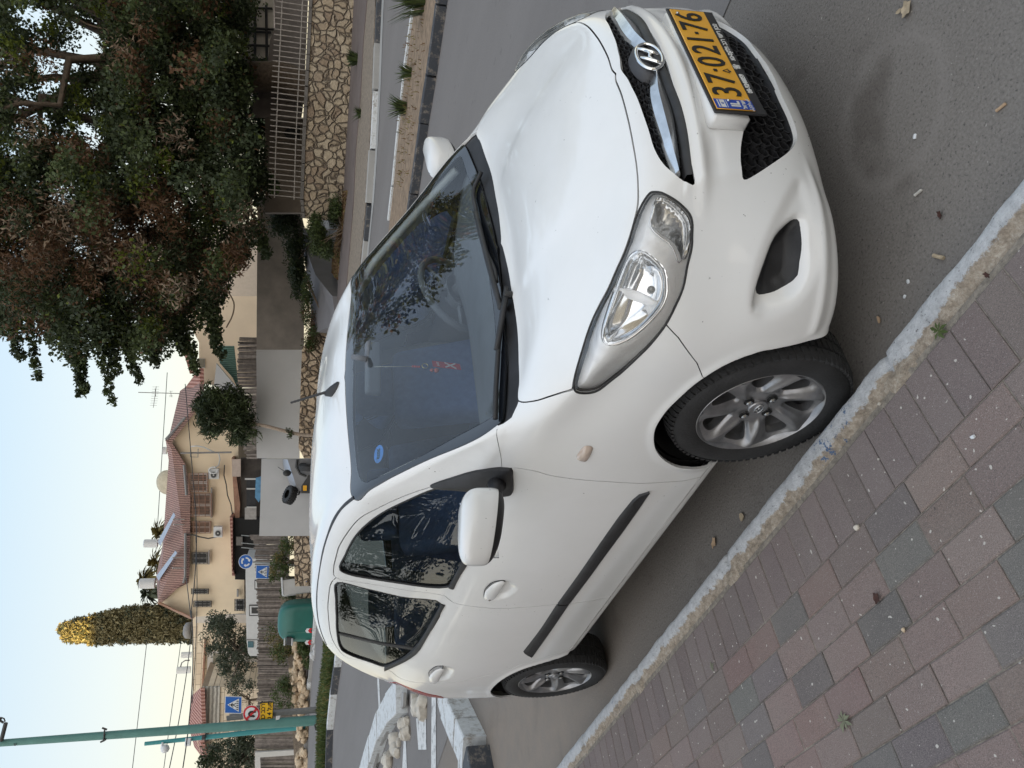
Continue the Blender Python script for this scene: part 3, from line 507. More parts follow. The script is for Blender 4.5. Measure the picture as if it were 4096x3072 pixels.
# ---------------- the parked car
def build_car():
    car = empty('parked_car', (0, 0, 0), 0, 'white five-door hatchback parked hard against the kerb, filling the middle of the picture', 'car')
    co, no, tr = master(4)
    me = (co, no, tr)
    # --- pressed shapes in the panels
    def P3(k): return OL[k]
    s = field(me, P3('recess'), (.62, -.78, 0)); co = co - np.array([.62, -.78, 0])*(.034*smooth01(-s/.030))[:, None]
    s = field(me, P3('recess2'), (.62, -.78, 0)); co = co - np.array([.62, -.78, 0])*(.013*smooth01(-s/.045))[:, None]
    s = field((co, no, tr), P3('headlight'), (.45, -.65, .6)); co = co + np.array([.0, -.55, .84])*(.016*smooth01(-s/.045))[:, None]
    for k in ('handle_f_cup', 'handle_r_cup'):
        s = field(me, P3(k), (0, -1, 0)); co = co + np.array([0, 1, 0])*(.012*smooth01(-s/.018))[:, None]
    x, y, z = co[:, 0].copy(), co[:, 1].copy(), co[:, 2].copy()
    side = (x < .33) & (x > -2.6) & (y < -.6)
    co[:, 1] += np.where(side, .009*smooth01((.313-z)/.010)*smooth01((.33-x)/.1), 0)
    arch = [p for p in P3('front_arch')] ; arch[0] = (.335, -.77, .20); arch[-1] = (-.292, -.77, .26); arch = arch+[(-.292, -.77, .0), (.34, -.77, .0)]
    rarch = [(-1.985, -.77, .20), (-2.005, -.78, .33), (-2.045, -.79, .44), (-2.10, -.8, .52), (-2.18, -.8, .572), (-2.28, -.8, .603), (-2.38, -.8, .612), (-2.48, -.8, .605), (-2.58, -.78, .570), (-2.65, -.77, .51), (-2.685, -.76, .43), (-2.70, -.76, .33), (-2.70, -.76, 0), (-1.985, -.76, 0)]
    for a in (arch, rarch):
        s = field((co, no, tr), a, (0, -1, 0), face=False); co[:, 1] -= np.where((y < -.5) & (z > .28), .006*np.exp(-(s/.014)**2)*smooth01((z-.28)/.08), 0)
    # hood creases
    ce = -.30-.10*(x-.2)
    hb = (x < .52) & (x > -.1) & (z > .76)
    co[:, 2] += np.where(hb, .0025*smooth01((y-ce+.03)/.06)*smooth01((.5-x)/.12)*smooth01((x+.1)/.1), 0)
    # front bumper: lip under the grille and a soft channel
    fb = (x > .3) & (y > -.62)
    co[:, 0] += np.where(fb, .010*np.exp(-((z-.615)/.016)**2)*smooth01((.56+y)/.15), 0) - np.where(fb, .006*np.exp(-((z-.575)/.02)**2)*smooth01((.5+y)/.15), 0)
    cr_ = (x > .34) & (y < -.30)
    cn = no*np.array([1, 1, .3]); co += cn*(np.where(cr_, .006*np.exp(-((z-.292)/.012)**2)*smooth01((-.30-y)/.15), 0)-np.where(cr_, .007*smooth01((.282-z)/.03)*smooth01((-.30-y)/.15), 0))[:, None]
    # ridge between the middle and the corner of the bumper
    ln_ = (z-.50)*.0+(y+.452)+(z-.63)*.25; co += cn*np.where((x > .4) & (z > .49) & (z < .66), .0035*np.exp(-(ln_/.018)**2), 0)[:, None]
    # crease along the chin
    t = co[tr]; fn = np.cross(t[:, 1]-t[:, 0], t[:, 2]-t[:, 0]); nn = np.zeros_like(co)
    for i in range(3): np.add.at(nn, tr[:, i], fn)
    nn[np.abs(co[:, 1]) < 1e-5, 1] = 0
    nn /= np.maximum(np.linalg.norm(nn, axis=1), 1e-12)[:, None]
    M0 = (co, nn, tr)
    bvh = BVHTree.FromPolygons([tuple(v) for v in np.vstack([co, co*[1, -1, 1]])], [tuple(t) for t in np.vstack([tr, tr[:, ::-1]+len(co)]).tolist()])
    def onto(p, d, off=0.0):
        p = Vector(p); d = Vector(d).normalized(); h = bvh.ray_cast(p+d*1.0, -d)
        if h[0] is None:
            h = bvh.find_nearest(p)
        n = h[1]
        if n.dot(d) < 0: n = -n
        return h[0]+n*off, n
    # --- cut sequence on the right half
    cur = clip(M0, -field(M0, arch, (0, -1, 0), face=False), 0)
    cur = clip(cur, -field(cur, rarch, (0, -1, 0), face=False), 0)
    linersrc = cur
    side_ = (0, -1, 0)
    dr, cur = split(cur, P3('front_door')[1:]+[(-.41, -.73, 1.01), (-.46, -.71, 1.055)][:0], side_, n=5)
    rd, cur = split(cur, P3('rear_door'), side_, n=5)
    fg, dr = split(dr, P3('front_glass'), side_, gap=.0)
    rg, rd = split(rd, P3('rear_glass'), side_, gap=.0)
    hdir = (.45, -.65, .6)
    hl, cur = split(cur, P3('headlight'), hdir, gap=.0015)
    hood, cur = split(cur, P3('hood'), (0, 0, 1))
    wdir = (.6, 0, .8)
    gl = [p for p in P3('glass_line')]; gl = [p for p in gl if p[1] < .05]; gl[0] = (-.878, .03, 1.449); gl.insert(1, (-.878, -.03, 1.449)); gl.insert(len(gl)-1, (-.128, -.03, .977))
    ws, cur = split(cur, gl, wdir, gap=.001)
    fr_in = [p for p in P3('frit')]; fr_in = [p for p in fr_in if p[1] < .05]; fr_in.insert(1, (fr_in[0][0], -.03, fr_in[0][2])); fr_in.insert(len(fr_in)-1, (-.175, -.03, 1.004))
    wsg, frit = split(ws, fr_in, wdir, gap=0)
    cowl, cur = split(cur, [(-.09, .03, .96), (-.09, -.25, .96), (-.10, -.5, .97), (-.10, -.62, .98), (-.128, -.675, .99), (-.165, -.70, 1.0), (-.21, -.70, 1.03), (-.30, -.60, 1.1), (-.30, .03, 1.1)], (0, 0, 1), gap=.001, sm=False)
    xf = (1, 0, 0)
    grh, cur = split(cur, P3('grille'), xf, gap=0)
    lg = [(.65, .03, .318), (.647, -.129, .312), (.627, -.221, .300), (.617, -.279, .303), (.613, -.34, .345), (.599, -.401, .422), (.585, -.447, .498), (.583, -.44, .508), (.607, -.361, .500), (.627, -.298, .480), (.636, -.264, .462), (.65, -.18, .47), (.65, .03, .48)]
    _, cur = split(cur, lg, xf, gap=0)
    fogp, cur = split(cur, P3('fog'), (.62, -.78, 0), gap=0)
    ff = P3('fender_front')
    bump, cur = split(cur, [(.36, -.7, .74), ff[0], ff[1], ff[2], ff[3], (.19, -.79, 0), (1.2, -.79, 0), (1.2, 0, 1.0), (.46, 0, .95)], side_, sm=False, face=False, gap=.0015)
    tl = [(-2.64, -.68, 1.10), (-2.56, -.728, 1.01), (-2.59, -.752, .90), (-2.63, -.757, .83), (-2.74, -.68, .81), (-2.80, -.58, .85), (-2.81, -.54, 1.0), (-2.76, -.56, 1.10)]
    tail, cur = split(cur, tl, (-.75, -.65, 0), gap=.001)
    rw = [(-2.7, .03, 1.40), (-2.68, -.30, 1.40), (-2.66, -.47, 1.37), (-2.70, -.55, 1.20), (-2.72, -.56, 1.13), (-2.78, -.3, 1.12), (-2.78, .03, 1.12)]
    rwin, cur = split(cur, rw, (-1, 0, .2), gap=.0)
    surf_obj('body_shell', cur, 'paint', car, both=True)
    surf_obj('front_bumper', bump, 'paint', car, both=True, flange=.014)
    surf_obj('hood', hood, 'paint', car, both=True)
    surf_obj('windshield', wsg, 'windshield_glass', car, both=True, flange=0)
    surf_obj('windshield_border', offs(frit, -.001), 'frit', car, both=True, flange=.006)
    surf_obj('cowl_panel', offs(cowl, -.012), 'black_plastic', car, both=True, flange=.01)
    surf_obj('rear_window', rwin, 'tinted_glass', car, both=True, flange=0)
    # dark liner under the panels, pale headliner under the roof
    ln = linersrc
    for pts, d_ in ((P3('front_glass'), side_), (P3('rear_glass'), side_), (fr_in, wdir), (P3('grille'), xf), (lg, xf), (rw, (-1, 0, .2)), (P3('headlight'), hdir), (P3('fog'), (.62, -.78, 0))):
        ln = clip(ln, -field(ln, pts, d_, face=pts is not P3('headlight')), -.004)
    up = clip(ln, 1.12-ln[0][:, 2]); lo = clip(ln, ln[0][:, 2]-1.12)
    surf_obj('body_liner', offs(lo, -.034), 'liner', car, both=True, flange=0)
    surf_obj('headliner', offs(up, -.016), 'headliner', car, both=True, flange=0)
    for sg, sd in ((1, 'right'), (-1, 'left')):
        mir = lambda p: (p[0], p[1]*sg, p[2])
        d = surf_obj('front_door', dr, 'paint', car, sgn=sg)
        w = surf_obj('door_glass', offs(fg, -.007), 'tinted_glass', d, sgn=sg, flange=0)
        d2 = surf_obj('rear_door', rd, 'paint', car, sgn=sg)
        surf_obj('door_glass', offs(rg, -.007), 'tinted_glass', d2, sgn=sg, flange=0)
        def strip(A, B, off, name, mat, par, d=(0, -1, 0), n=5, drop=.004, cap=True):
            A_ = catmull(A, False, n); B_ = catmull(B, False, n); k = max(len(A_), len(B_))
            def rs(L):
                L = np.array(L); sl = np.r_[0, np.cumsum(np.linalg.norm(np.diff(L, axis=0), axis=1))]; q = np.linspace(0, sl[-1], k)
                return np.stack([np.interp(q, sl, L[:, i]) for i in range(3)], 1)
            A_, B_ = rs(A_), rs(B_); V = []
            for a, b in zip(A_, B_):
                pa, na = onto(a, d, -drop); pb, nb = onto(b, d, -drop)
                q1, _ = onto(a*.88+b*.12, d, off*.8); m_, _ = onto((a+b)/2, d, off); q2, _ = onto(a*.12+b*.88, d, off*.8)
                V += [pa, q1, m_, q2, pb]
            F = [(i*5+j, i*5+j+1, i*5+6+j, i*5+5+j) for i in range(k-1) for j in range(4)]
            F += [(4, 3, 2, 1, 0), tuple((k-1)*5+j for j in range(5))]
            V = [mir(v) for v in V]
            if sg < 0: F = [f[::-1] for f in F]
            o = mesh_obj(name, V, F, mat, par, True); o.data.set_sharp_from_angle(angle=rad(50)); return o
        strip(P3('belt_up')[0:3], P3('belt_lo')[0:2]+[(-1.29, -.742, .990)], .006, 'belt_moulding', 'black_plastic', d)
        strip(P3('belt_up')[3:], [(-1.449, -.74, 1.0)]+P3('belt_lo')[3:], .006, 'belt_moulding', 'black_plastic', d2)
        mu, mlo = P3('mold_up'), P3('mold_lo')
        strip([mu[0], mu[2], mu[3], mu[4], mu[5], (-1.312, -.8, .561)], [mlo[0], mlo[1], mlo[2], (-.9, -.8, .487), mlo[3], (-1.314, -.8, .501)], .009, 'side_moulding', 'black_plastic', d, drop=.002)
        strip([(-1.322, -.8, .562), mu[7], mu[8]], [(-1.324, -.8, .502), mlo[5], mlo[6]], .009, 'side_moulding', 'black_plastic', d2, drop=.002)
        dO = P3('drip_out')+[(-1.75, -.562, 1.517), (-2.05, -.56, 1.502), (-2.35, -.555, 1.452)]; dI = P3('drip_in')+[(-1.75, -.557, 1.521), (-2.05, -.555, 1.506), (-2.35, -.55, 1.456)]
        strip(dO, dI, .002, 'roof_moulding', 'black_plastic', car, d=(0, -.5, 1), drop=.003)
        dv = P3('division'); strip([(p[0]-.012, p[1], p[2]) for p in dv], [(p[0]+.012, p[1], p[2]) for p in dv], -.002, 'window_divider', 'black_plastic', d2, drop=.010)
        ag = P3('apillar_gap'); strip([(p[0]-.002, p[1], p[2]) for p in ag], [(p[0]+.002, p[1], p[2]) for p in ag], .0012, 'fender_joint', 'seal_rubber', car, d=(0, -.6, .8), drop=0)
        # rubber channel round the door glass
        for pk_, dd in (('front_glass', d), ('rear_glass', d2)):
            L = catmull(P3(pk_), True, 4); mb = MB(); mb.tube([mir(onto(p, side_, -.003)[0]) for p in L], .0055, 6, closed=True); mb.build('glass_seal', 'seal_rubber', dd, True)
        # handles
        for hk, dd in (('handle_f', d), ('handle_r', d2)):
            L = [np.array(p) for p in P3(hk)]; lo_, hi_ = min(p[0] for p in L), max(p[0] for p in L); zc = sum(p[2] for p in L)/len(L)
            V = []; F = []; nu, nv = 18, 9
            L2 = [(p[0], p[2]) for p in catmull(L, True, 4)]
            for i in range(nu):
                xx = lo_+(hi_-lo_)*(.01+.98*i/(nu-1)); zs = []
                for (a, b) in zip(L2, L2[1:]+L2[:1]):
                    if (a[0] <= xx) != (b[0] <= xx): zs.append(a[1]+(b[1]-a[1])*(xx-a[0])/(b[0]-a[0]))
                z0, z1 = (min(zs), max(zs)) if zs else (zc, zc+.001)
                for j in range(nv):
                    v_ = j/(nv-1); zz = z0+(z1-z0)*v_; p, n_ = onto((xx, -.8, zz), side_, 0)
                    yb = -.788-(.0+.010*math.sin(PI*i/(nu-1))**.5*math.sin(PI*v_)**.6)-.004*(1-v_)
                    V.append(mir((xx, min(p.y, yb+.02*max(0, zz-.88)), zz)))
            for i in range(nu-1):
                for j in range(nv-1): q = (i*nv+j, i*nv+j+1, (i+1)*nv+j+1, (i+1)*nv+j); F.append(q if sg > 0 else q[::-1])
            h = mesh_obj('door_handle', V, F, 'paint', dd, True)
            ex = catmull(P3(hk), True, 4); mb = MB(); mb.tube([mir(onto(p, side_, .001)[0]) for p in ex], .0016, 5, closed=True); mb.build('handle_gap', 'seal_rubber', h, True)
            if hk == 'handle_f':
                mb = MB(); mb.lathe([(.0, -.0015), (.006, -.001), (.007, 0)], (-1.283, -.7955*1, .852), 'y', 14); mb2 = MB(); mb2.V = [mir(v) for v in mb.V]; mb2.F = mb.F; mb2.M = mb.M; mb2.build('key_lock', 'chrome_dull', h, True)
        # fender repeater
        rp, nrm = onto((-.22, -.8, .768), side_, 0); mb = MB(); L = catmull(P3('repeater'), True, 5)
        V = [mir(onto(p, side_, .001)[0]) for p in L]+[mir(onto(.75*np.array(p)+.25*np.array((-.22, -.787, .768)), side_, .009)[0]) for p in L]+[mir(onto((-.22, -.787, .768), side_, .011)[0])]
        n = len(L); F = [(i, (i+1) % n, n+(i+1) % n, n+i) for i in range(n)]+[(n+i, n+(i+1) % n, 2*n) for i in range(n)]
        rpo = mesh_obj('side_repeater', V, F, simple('repeater_lens', (.55, .45, .38), .15, 0, .1, coat=1), car, True)
        # --- headlight
        H = empty('headlight', (0, 0, 0), parent=car)
        surf_obj('lens', offs(hl, -.0005), 'lamp_glass', H, sgn=sg, flange=0)
        hs = offs(hl, -.013)
        bp_ = field(hs, P3('hl_bowl'), hdir); tp_ = field(hs, P3('hl_turn'), hdir)
        bowl = clip(hs, bp_, 0); rest = clip(hs, -bp_, 0); tp2 = field(rest, P3('hl_turn'), hdir); turn = clip(rest, tp2, 0); rest = clip(rest, -tp2, 0)
        u, v, dv_ = basis(hdir)
        sb = field(bowl, P3('hl_bowl'), hdir); bowl = (bowl[0]-dv_*(.060*smooth01(-sb/.055))[:, None]-dv_*.004, bowl[1], bowl[2])
        stt = field(turn, P3('hl_turn'), hdir); turn = (turn[0]-dv_*(.022*smooth01(-stt/.022))[:, None]-dv_*(.0012*np.sin(turn[0]@v*700))[:, None], turn[1], turn[2])
        # step rings in the silver housing
        sr = field(rest, P3('hl_bowl'), hdir); rest = (rest[0]-dv_*(.008*smooth01((sr-.008)/.022)+.007*smooth01((sr-.045)/.022))[:, None], rest[1], rest[2])
        def plain(nm, m_, mt, par, fl=0):
            V = m_[0]*np.array([1, sg, 1]); F = [f if sg > 0 else f[::-1] for f in m_[2].tolist()]
            return mesh_obj(nm, V.tolist(), F, mt, par, True)
        plain('lamp_housing', rest, 'lamp_silver', H)
        plain('reflector', bowl, 'chrome', H); plain('turn_reflector', turn, 'chrome_dull', H)
        # seal around the lens
        L = catmull(P3('headlight'), True, 4); mb = MB(); mb.tube([mir(onto(p, hdir, -.002)[0]) for p in L], .0035, 6, closed=True); mb.build('lens_seal', 'seal_rubber', H, True)
        for nm, rr in (('hl_bowl', .0022), ('hl_turn', .002)):
            L = catmull(P3(nm), True, 4); mb = MB(); mb.tube([mir(onto(p, hdir, -.016)[0]) for p in L], rr, 6, closed=True); mb.build('reflector_trim', 'chrome', H, True)
        bc = np.mean([np.array(p) for p in P3('hl_bowl')], axis=0)
        for k_, (ox, oz, r_) in enumerate(((-.055, .005, .020), (.045, -.012, .014))):
            c_ = bc+np.array([ox, -ox*.55, oz])-dv_*.045; mb = MB(); ax = Vector(dv_)
            r_ *= .75; mb.lathe([(0, .0), (r_*.7, .002), (r_, .010), (r_, .022), (r_*.6, .03), (0, .032)], (0, 0, 0), 'z', 16)
            q = Vector((0, 0, 1)).rotation_difference(Vector((.8, -.5, .3))); mb.V = [mir(tuple(q @ Vector(v_)+Vector(c_))) for v_ in mb.V]; mb.build('bulb', simple('bulb_glass', (.55, .56, .56), .1, .3, .3), H, True)
        # bright shield band across the bowl
        mb = MB(); a_ = Vector(bc)+Vector((.005, -.03, -.055)); b_ = Vector(bc)+Vector((-.01, .035, .05))
        pts = [mir(tuple(a_.lerp(b_, t)-Vector(dv_)*(.018+.02*math.sin(PI*t)))) for t in (0, .25, .5, .75, 1)]
        mb.tube(pts, [.008, .013, .015, .013, .008], 12, flat=.5); mb.build('lamp_shield', 'lamp_silver', H, True)
        # fog blank
        fgd = offs(fogp, -.006); sf = field(fogp, P3('fog'), (.62, -.78, 0)); dep = np.array([.62, -.78, 0])*1.0
        fz = (fgd[0][:, 2]-.405)/.05
        fo = (fgd[0]-dep*(.012*smooth01((-sf-.014)/.01)-.004*smooth01(fz))[:, None], fgd[1], fgd[2])
        V = fo[0]*np.array([1, sg, 1]); mesh_obj('fog_lamp_blank', V.tolist(), [f if sg > 0 else f[::-1] for f in fo[2].tolist()], 'black_plastic', car, True)
        surf_obj('tail_light', offs(tail, .002), 'red_lens', car, sgn=sg, flange=.01)
        # --- door mirror
        mr = empty('door_mirror', mir((-.47, -.75, .96)), parent=car); B0 = Vector(mir((-.47, -.75, .96)))
        V = []; L = catmull(P3('sail'), True, 4); cs = np.mean([np.array(p) for p in P3('sail')], axis=0)
        rings = []
        for f_, o_ in ((1.0, -.002), (.97, .010), (.85, .014), (.55, .017), (.25, .02)):
            rings.append([onto(np.array(p)*f_+cs*(1-f_), (0, -.9, .3), o_)[0]-Vector((-.47, -.75, .96)) for p in L])
        V = [mir(p) for r_ in rings for p in r_]+[mir(onto(cs, (0, -.9, .3), .02)[0]-Vector((-.47, -.75, .96)))]
        n = len(L); F = [(r_*n+i, r_*n+(i+1) % n, (r_+1)*n+(i+1) % n, (r_+1)*n+i) for r_ in range(4) for i in range(n)]+[(4*n+i, 4*n+(i+1) % n, 5*n) for i in range(n)]
        sl = mesh_obj('mirror_base', V, F, 'black_plastic', mr, True); sl.data.set_sharp_from_angle(angle=rad(50))
        # housing: super-ellipsoid shells (cap white, lower shell black, glass at the back)
        def shell(nm, mat, c, rx, ry, rz, lo_t, hi_t, par, e=2.6, xcut=None):
            V = []; F = []; nu, nv = 40, 22
            for i in range(nu):
                a = 2*PI*i/nu
                for j in range(nv):
                    b = lo_t+(hi_t-lo_t)*j/(nv-1); sgp = lambda w, p: math.copysign(abs(w)**p, w)
                    ex = 2/e; cx_ = sgp(math.cos(a), ex)*sgp(math.cos(b), ex); cy_ = sgp(math.sin(a), ex)*sgp(math.cos(b), ex); cz_ = sgp(math.sin(b), ex)
                    yy = cy_*ry; X_ = cx_*rx*(1-.25*cy_) ; Z_ = cz_*rz*(1-.10*(yy/ry))
                    if X_ < -.2*rx: X_ = -.2*rx+(X_+.2*rx)*.25
                    V.append(mir((c[0]+X_-.03*(abs(yy)/ry)**2*.8, c[1]-yy, c[2]+Z_+.018*(yy/ry))))
            for i in range(nu):
                for j in range(nv-1): f_ = (i*nv+j, ((i+1) % nu)*nv+j, ((i+1) % nu)*nv+j+1, i*nv+j+1); F.append(f_)
            V = [tuple(Vector(v_)-B0) for v_ in V]
            return mesh_obj(nm, V, F, mat, par, True)
        MC = (-.432, -.918, 1.060)
        shell('mirror_cap', 'paint', (MC[0], MC[1]+.002, MC[2]+.004), .074, .118, .068, -.36, PI/2, mr, e=3.4)
        shell('mirror_shell', 'black_plastic', (MC[0]-.002, MC[1]+.002, MC[2]-.004), .069, .114, .058, -PI/2, -.20, mr, e=3.4)
        mb = MB(); pts = [(-.47, -.745, .985), (-.462, -.775, .992), (-.455, -.81, 1.0), (-.448, -.86, 1.012)]
        mb.tube([tuple(Vector(mir(p))-B0) for p in pts], [.040, .027, .024, .03], 16, flat=.8); mb.build('mirror_arm', 'black_plastic', mr, True)
        mb = MB(); mb.box((0, 0, 0), (.004, .19, .105), bev=.0015); mb.V = [tuple(Vector(v_)+Vector(mir((MC[0]-.028, MC[1], MC[2]+.004)))-B0) for v_ in mb.V]; mb.build('mirror_glass', 'chrome', mr)
        # wheels
        for wx, st in ((0.0, rad(1.2)), (-2.38, 0)):
            wheel(car, (wx, -.70*sg, .277), sg, st, sg*wx)
    wells(car)
    # door-to-sill and tailgate seams at the back (thin joints)
    front_details(car, onto)
    interior(car)
    wipers(car, onto)
    return car, onto, bvh

def wheel(car, loc, sg, steer, seed):
    W = empty('wheel', loc, -steer if sg > 0 else steer, parent=car)
    o = -sg  # outward y
    y = lambda h: o*h
    mb = MB(); n = 96
    prof = [(.190, -.060), (.192, -.078), (.205, -.086), (.235, -.090), (.258, -.084), (.268, -.076), (.2755, -.066), (.277, -.045), (.2775, 0), (.277, .045), (.2755, .066), (.268, .076), (.258, .084), (.235, .090), (.205, .087), (.1935, .080), (.190, .062)]
    V = []; F = []
    for (r, h) in prof:
        for j in range(n): a = 2*PI*j/n; V.append((r*math.cos(a), h, r*math.sin(a)))
    for i in range(len(prof)-1):
        for j in range(n): F.append((i*n+j, (i+1)*n+j, (i+1)*n+(j+1) % n, i*n+(j+1) % n))
    # shallow flat where it stands
    V = [(a, b*(1+.05*max(0, (-.24-c)/.04)), max(c, -.2725)) for a, b, c in V]
    ty = mesh_obj('tyre', V, F, MT['tyre'], W, True); ty.data.set_sharp_from_angle(angle=rad(40))
    # tread blocks
    tb = MB()
    for j in range(72):
        a = 2*PI*(j+.3)/72
        if math.sin(a) < -.96: continue
        for (h0, h1, sh) in ((-.083, -.048, .02), (-.040, -.006, .0), (.006, .040, .0), (.048, .083, -.02)):
            pts = []
            for (aa, hh, rr) in ((a, h0, .0), (a+2*PI*.62/72, h0, .0), (a+2*PI*.62/72+sh*2, h1, 0), (a+sh*2, h1, 0)):
                for lift in (-.004, .0045):
                    r = (.2775 if abs(hh) < .06 else .2665)+lift; pts.append((r*math.cos(aa), hh, r*math.sin(aa)))
            tb.add(pts, [(1, 3, 5, 7), (0, 1, 7, 6), (2, 4, 5, 3), (0, 2, 3, 1), (4, 6, 7, 5)])
    tb.build('tread', MT['tyre'], ty)
    # alloy rim: barrel, dished face with seven swept openings
    rb = MB(); V = []; F = []
    prof = [(.1905, .066), (.196, .079), (.193, .081), (.186, .074), (.180, .060), (.172, .02), (.165, -.06), (.19, -.075)]
    for (r, h) in prof:
        for j in range(64): a = 2*PI*j/64; V.append((r*math.cos(a), y(h), r*math.sin(a)))
    for i in range(len(prof)-1):
        for j in range(64):
            f = (i*64+j, i*64+(j+1) % 64, (i+1)*64+(j+1) % 64, (i+1)*64+j); F.append(f)
    rim = mesh_obj('rim', V, F, MT['alloy'], W, True); rim.data.set_sharp_from_angle(angle=rad(35))
    nr, na = 46, 336; rr = np.linspace(.03, .186, nr); aa = np.linspace(0, 2*PI, na, endpoint=False)
    R_, A_ = np.meshgrid(rr, aa, indexing='ij'); R_ = R_.ravel(); A_ = A_.ravel()
    ph = (A_*7/(2*PI)+.9*(R_-.1)*3.0) % 1.0; ph = ph-.5   # spoke-local coordinate, swept
    # opening: rounded wedge between r=.085..158, centred at ph=0
    wid = .15+.12*np.clip((R_-.09)/.07, 0, 1)
    ex = np.maximum(np.abs(ph-.10*(R_-.12)/.04)/wid, 0); er = np.abs((R_-.129)/.041)
    s = (ex**3+er**3)**(1/3)-1; s = s*.03
    dish = .060+.012*np.cos((R_-.03)/.156*PI)*-1+.004
    dish = .050+.022*smooth01((R_-.05)/.13)
    h = dish-.010*np.exp(-(s/.010)**2)*(s > -1)*smooth01((R_-.07)/.02)+.004*np.cos(ph*2*PI)*smooth01((R_-.06)/.04)*-1
    h += .006*np.exp(-((np.abs(ph)-.5)/.10)**2)*smooth01((R_-.06)/.03)
    co = np.stack([R_*np.cos(A_), h, R_*np.sin(A_)], 1); co[:, 1] *= o
    tr = []
    for i in range(nr-1):
        for j in range(na):
            a, b, c, d = i*na+j, i*na+(j+1) % na, (i+1)*na+(j+1) % na, (i+1)*na+j; tr += [(a, c, b), (a, d, c)] if o > 0 else [(a, b, c), (a, c, d)]
    tr = np.array(tr); tt = co[tr]; fn = np.cross(tt[:, 1]-tt[:, 0], tt[:, 2]-tt[:, 0]); nn = np.zeros_like(co)
    for i in range(3): np.add.at(nn, tr[:, i], fn)
    if (nn[:, 1]*o).sum() < 0: nn = -nn; tr = tr[:, ::-1]
    nn /= np.maximum(np.linalg.norm(nn, axis=1), 1e-9)[:, None]
    m_ = clip((co, nn, tr), -s, 0)
    # lug recesses
    surf_obj('wheel_face', m_, MT['alloy'], rim, flange=.030)
    lg = MB()
    for k in range(4):
        a = PI/4+k*PI/2+.25; cx, cz = .050*math.cos(a), .050*math.sin(a)
        lg.lathe([(.0, .054), (.0155, .054), (.0165, .0555), (.015, .0555)], (0, 0, 0), 'z', 18)
        lg.V[-72:] = [(v[0]+cx, y(v[2]), v[1]+cz) for v in lg.V[-72:]]
    lg.build('lug_recess', 'liner', rim, True)
    lg = MB()
    for k in range(4):
        a = PI/4+k*PI/2+.25; cx, cz = .050*math.cos(a), .050*math.sin(a); n0 = len(lg.V)
        lg.lathe([(.010, .050), (.010, .061), (.006, .064), (0, .065)], (0, 0, 0), 'z', 6)
        lg.V[n0:] = [(v[0]+cx, y(v[2]), v[1]+cz) for v in lg.V[n0:]]
    lg.build('lug_nut', 'chrome_dull', rim)
    cb = MB(); cb.lathe([(.031, .045), (.031, .057), (.028, .060), (0, .061)], (0, 0, 0), 'z', 32); cb.V = [(v[0], y(v[2]), v[1]) for v in cb.V]
    cap = cb.build('centre_cap', MT['alloy'], rim, True, ang=30)
    eb = MB(); ring = [(.021*math.cos(t)*1.0, y(.062), .012*math.sin(t)) for t in np.linspace(0, 2*PI, 24, endpoint=False)]
    eb.tube(ring, .0014, 6, closed=True)
    for x0 in (-.007, .007): eb.tube([(x0-.003*sg, y(.062), -.008), (x0+.003*sg, y(.062), .008)], .0014, 6)
    eb.tube([(-.007, y(.062), -.001), (.007, y(.062), .001)], .0014, 6)
    eb.build('cap_emblem', 'chrome_dull', cap, True)
    bd = MB(); bd.lathe([(0, .0), (.120, .0), (.120, -.02), (0, -.02)], (0, 0, 0), 'z', 40); bd.V = [(v[0], y(v[2]+.005), v[1]) for v in bd.V]; bd.build('brake_disc', 'grey_plastic', W, True, ang=30)
    return W

def wells(car):
    for sg in (1, -1):
        for wx in (0, -2.38):
            mb = MB(); V = []; n = 24
            rr = .318
            for yy in (-.755, -.50):
                for i in range(n+1):
                    a = -.05+(PI+.1)*i/n; V.append((wx+rr*math.cos(a)*(1 if wx == 0 else 1.0), yy*sg, .285+rr*math.sin(a)))
            F = [(i, i+1, n+2+i, n+1+i) for i in range(n)]+[tuple(range(n+1, 2*n+2))]
            mb.add(V, F); mb.build('wheel_arch_liner', 'liner', car, True, ang=30)
    mb = MB(); mb.box((-1.19, 0, .262), (1.5, 1.40, .02)); mb.box((-1.2, 0, .275), (3.1, .94, .02)); mb.build('underbody', 'liner', car)
    mb = MB(); mb.box((.44, 0, .52), (.01, .98, .46)); mb.build('radiator_panel', 'liner', car)
def inpoly(p, poly):
    ins = False; n = len(poly)
    for i in range(n):
        a, b = poly[i], poly[(i+1) % n]
        if (a[1] <= p[1]) != (b[1] <= p[1]) and p[0] < a[0]+(p[1]-a[1])/(b[1]-a[1])*(b[0]-a[0]): ins = not ins
    return ins
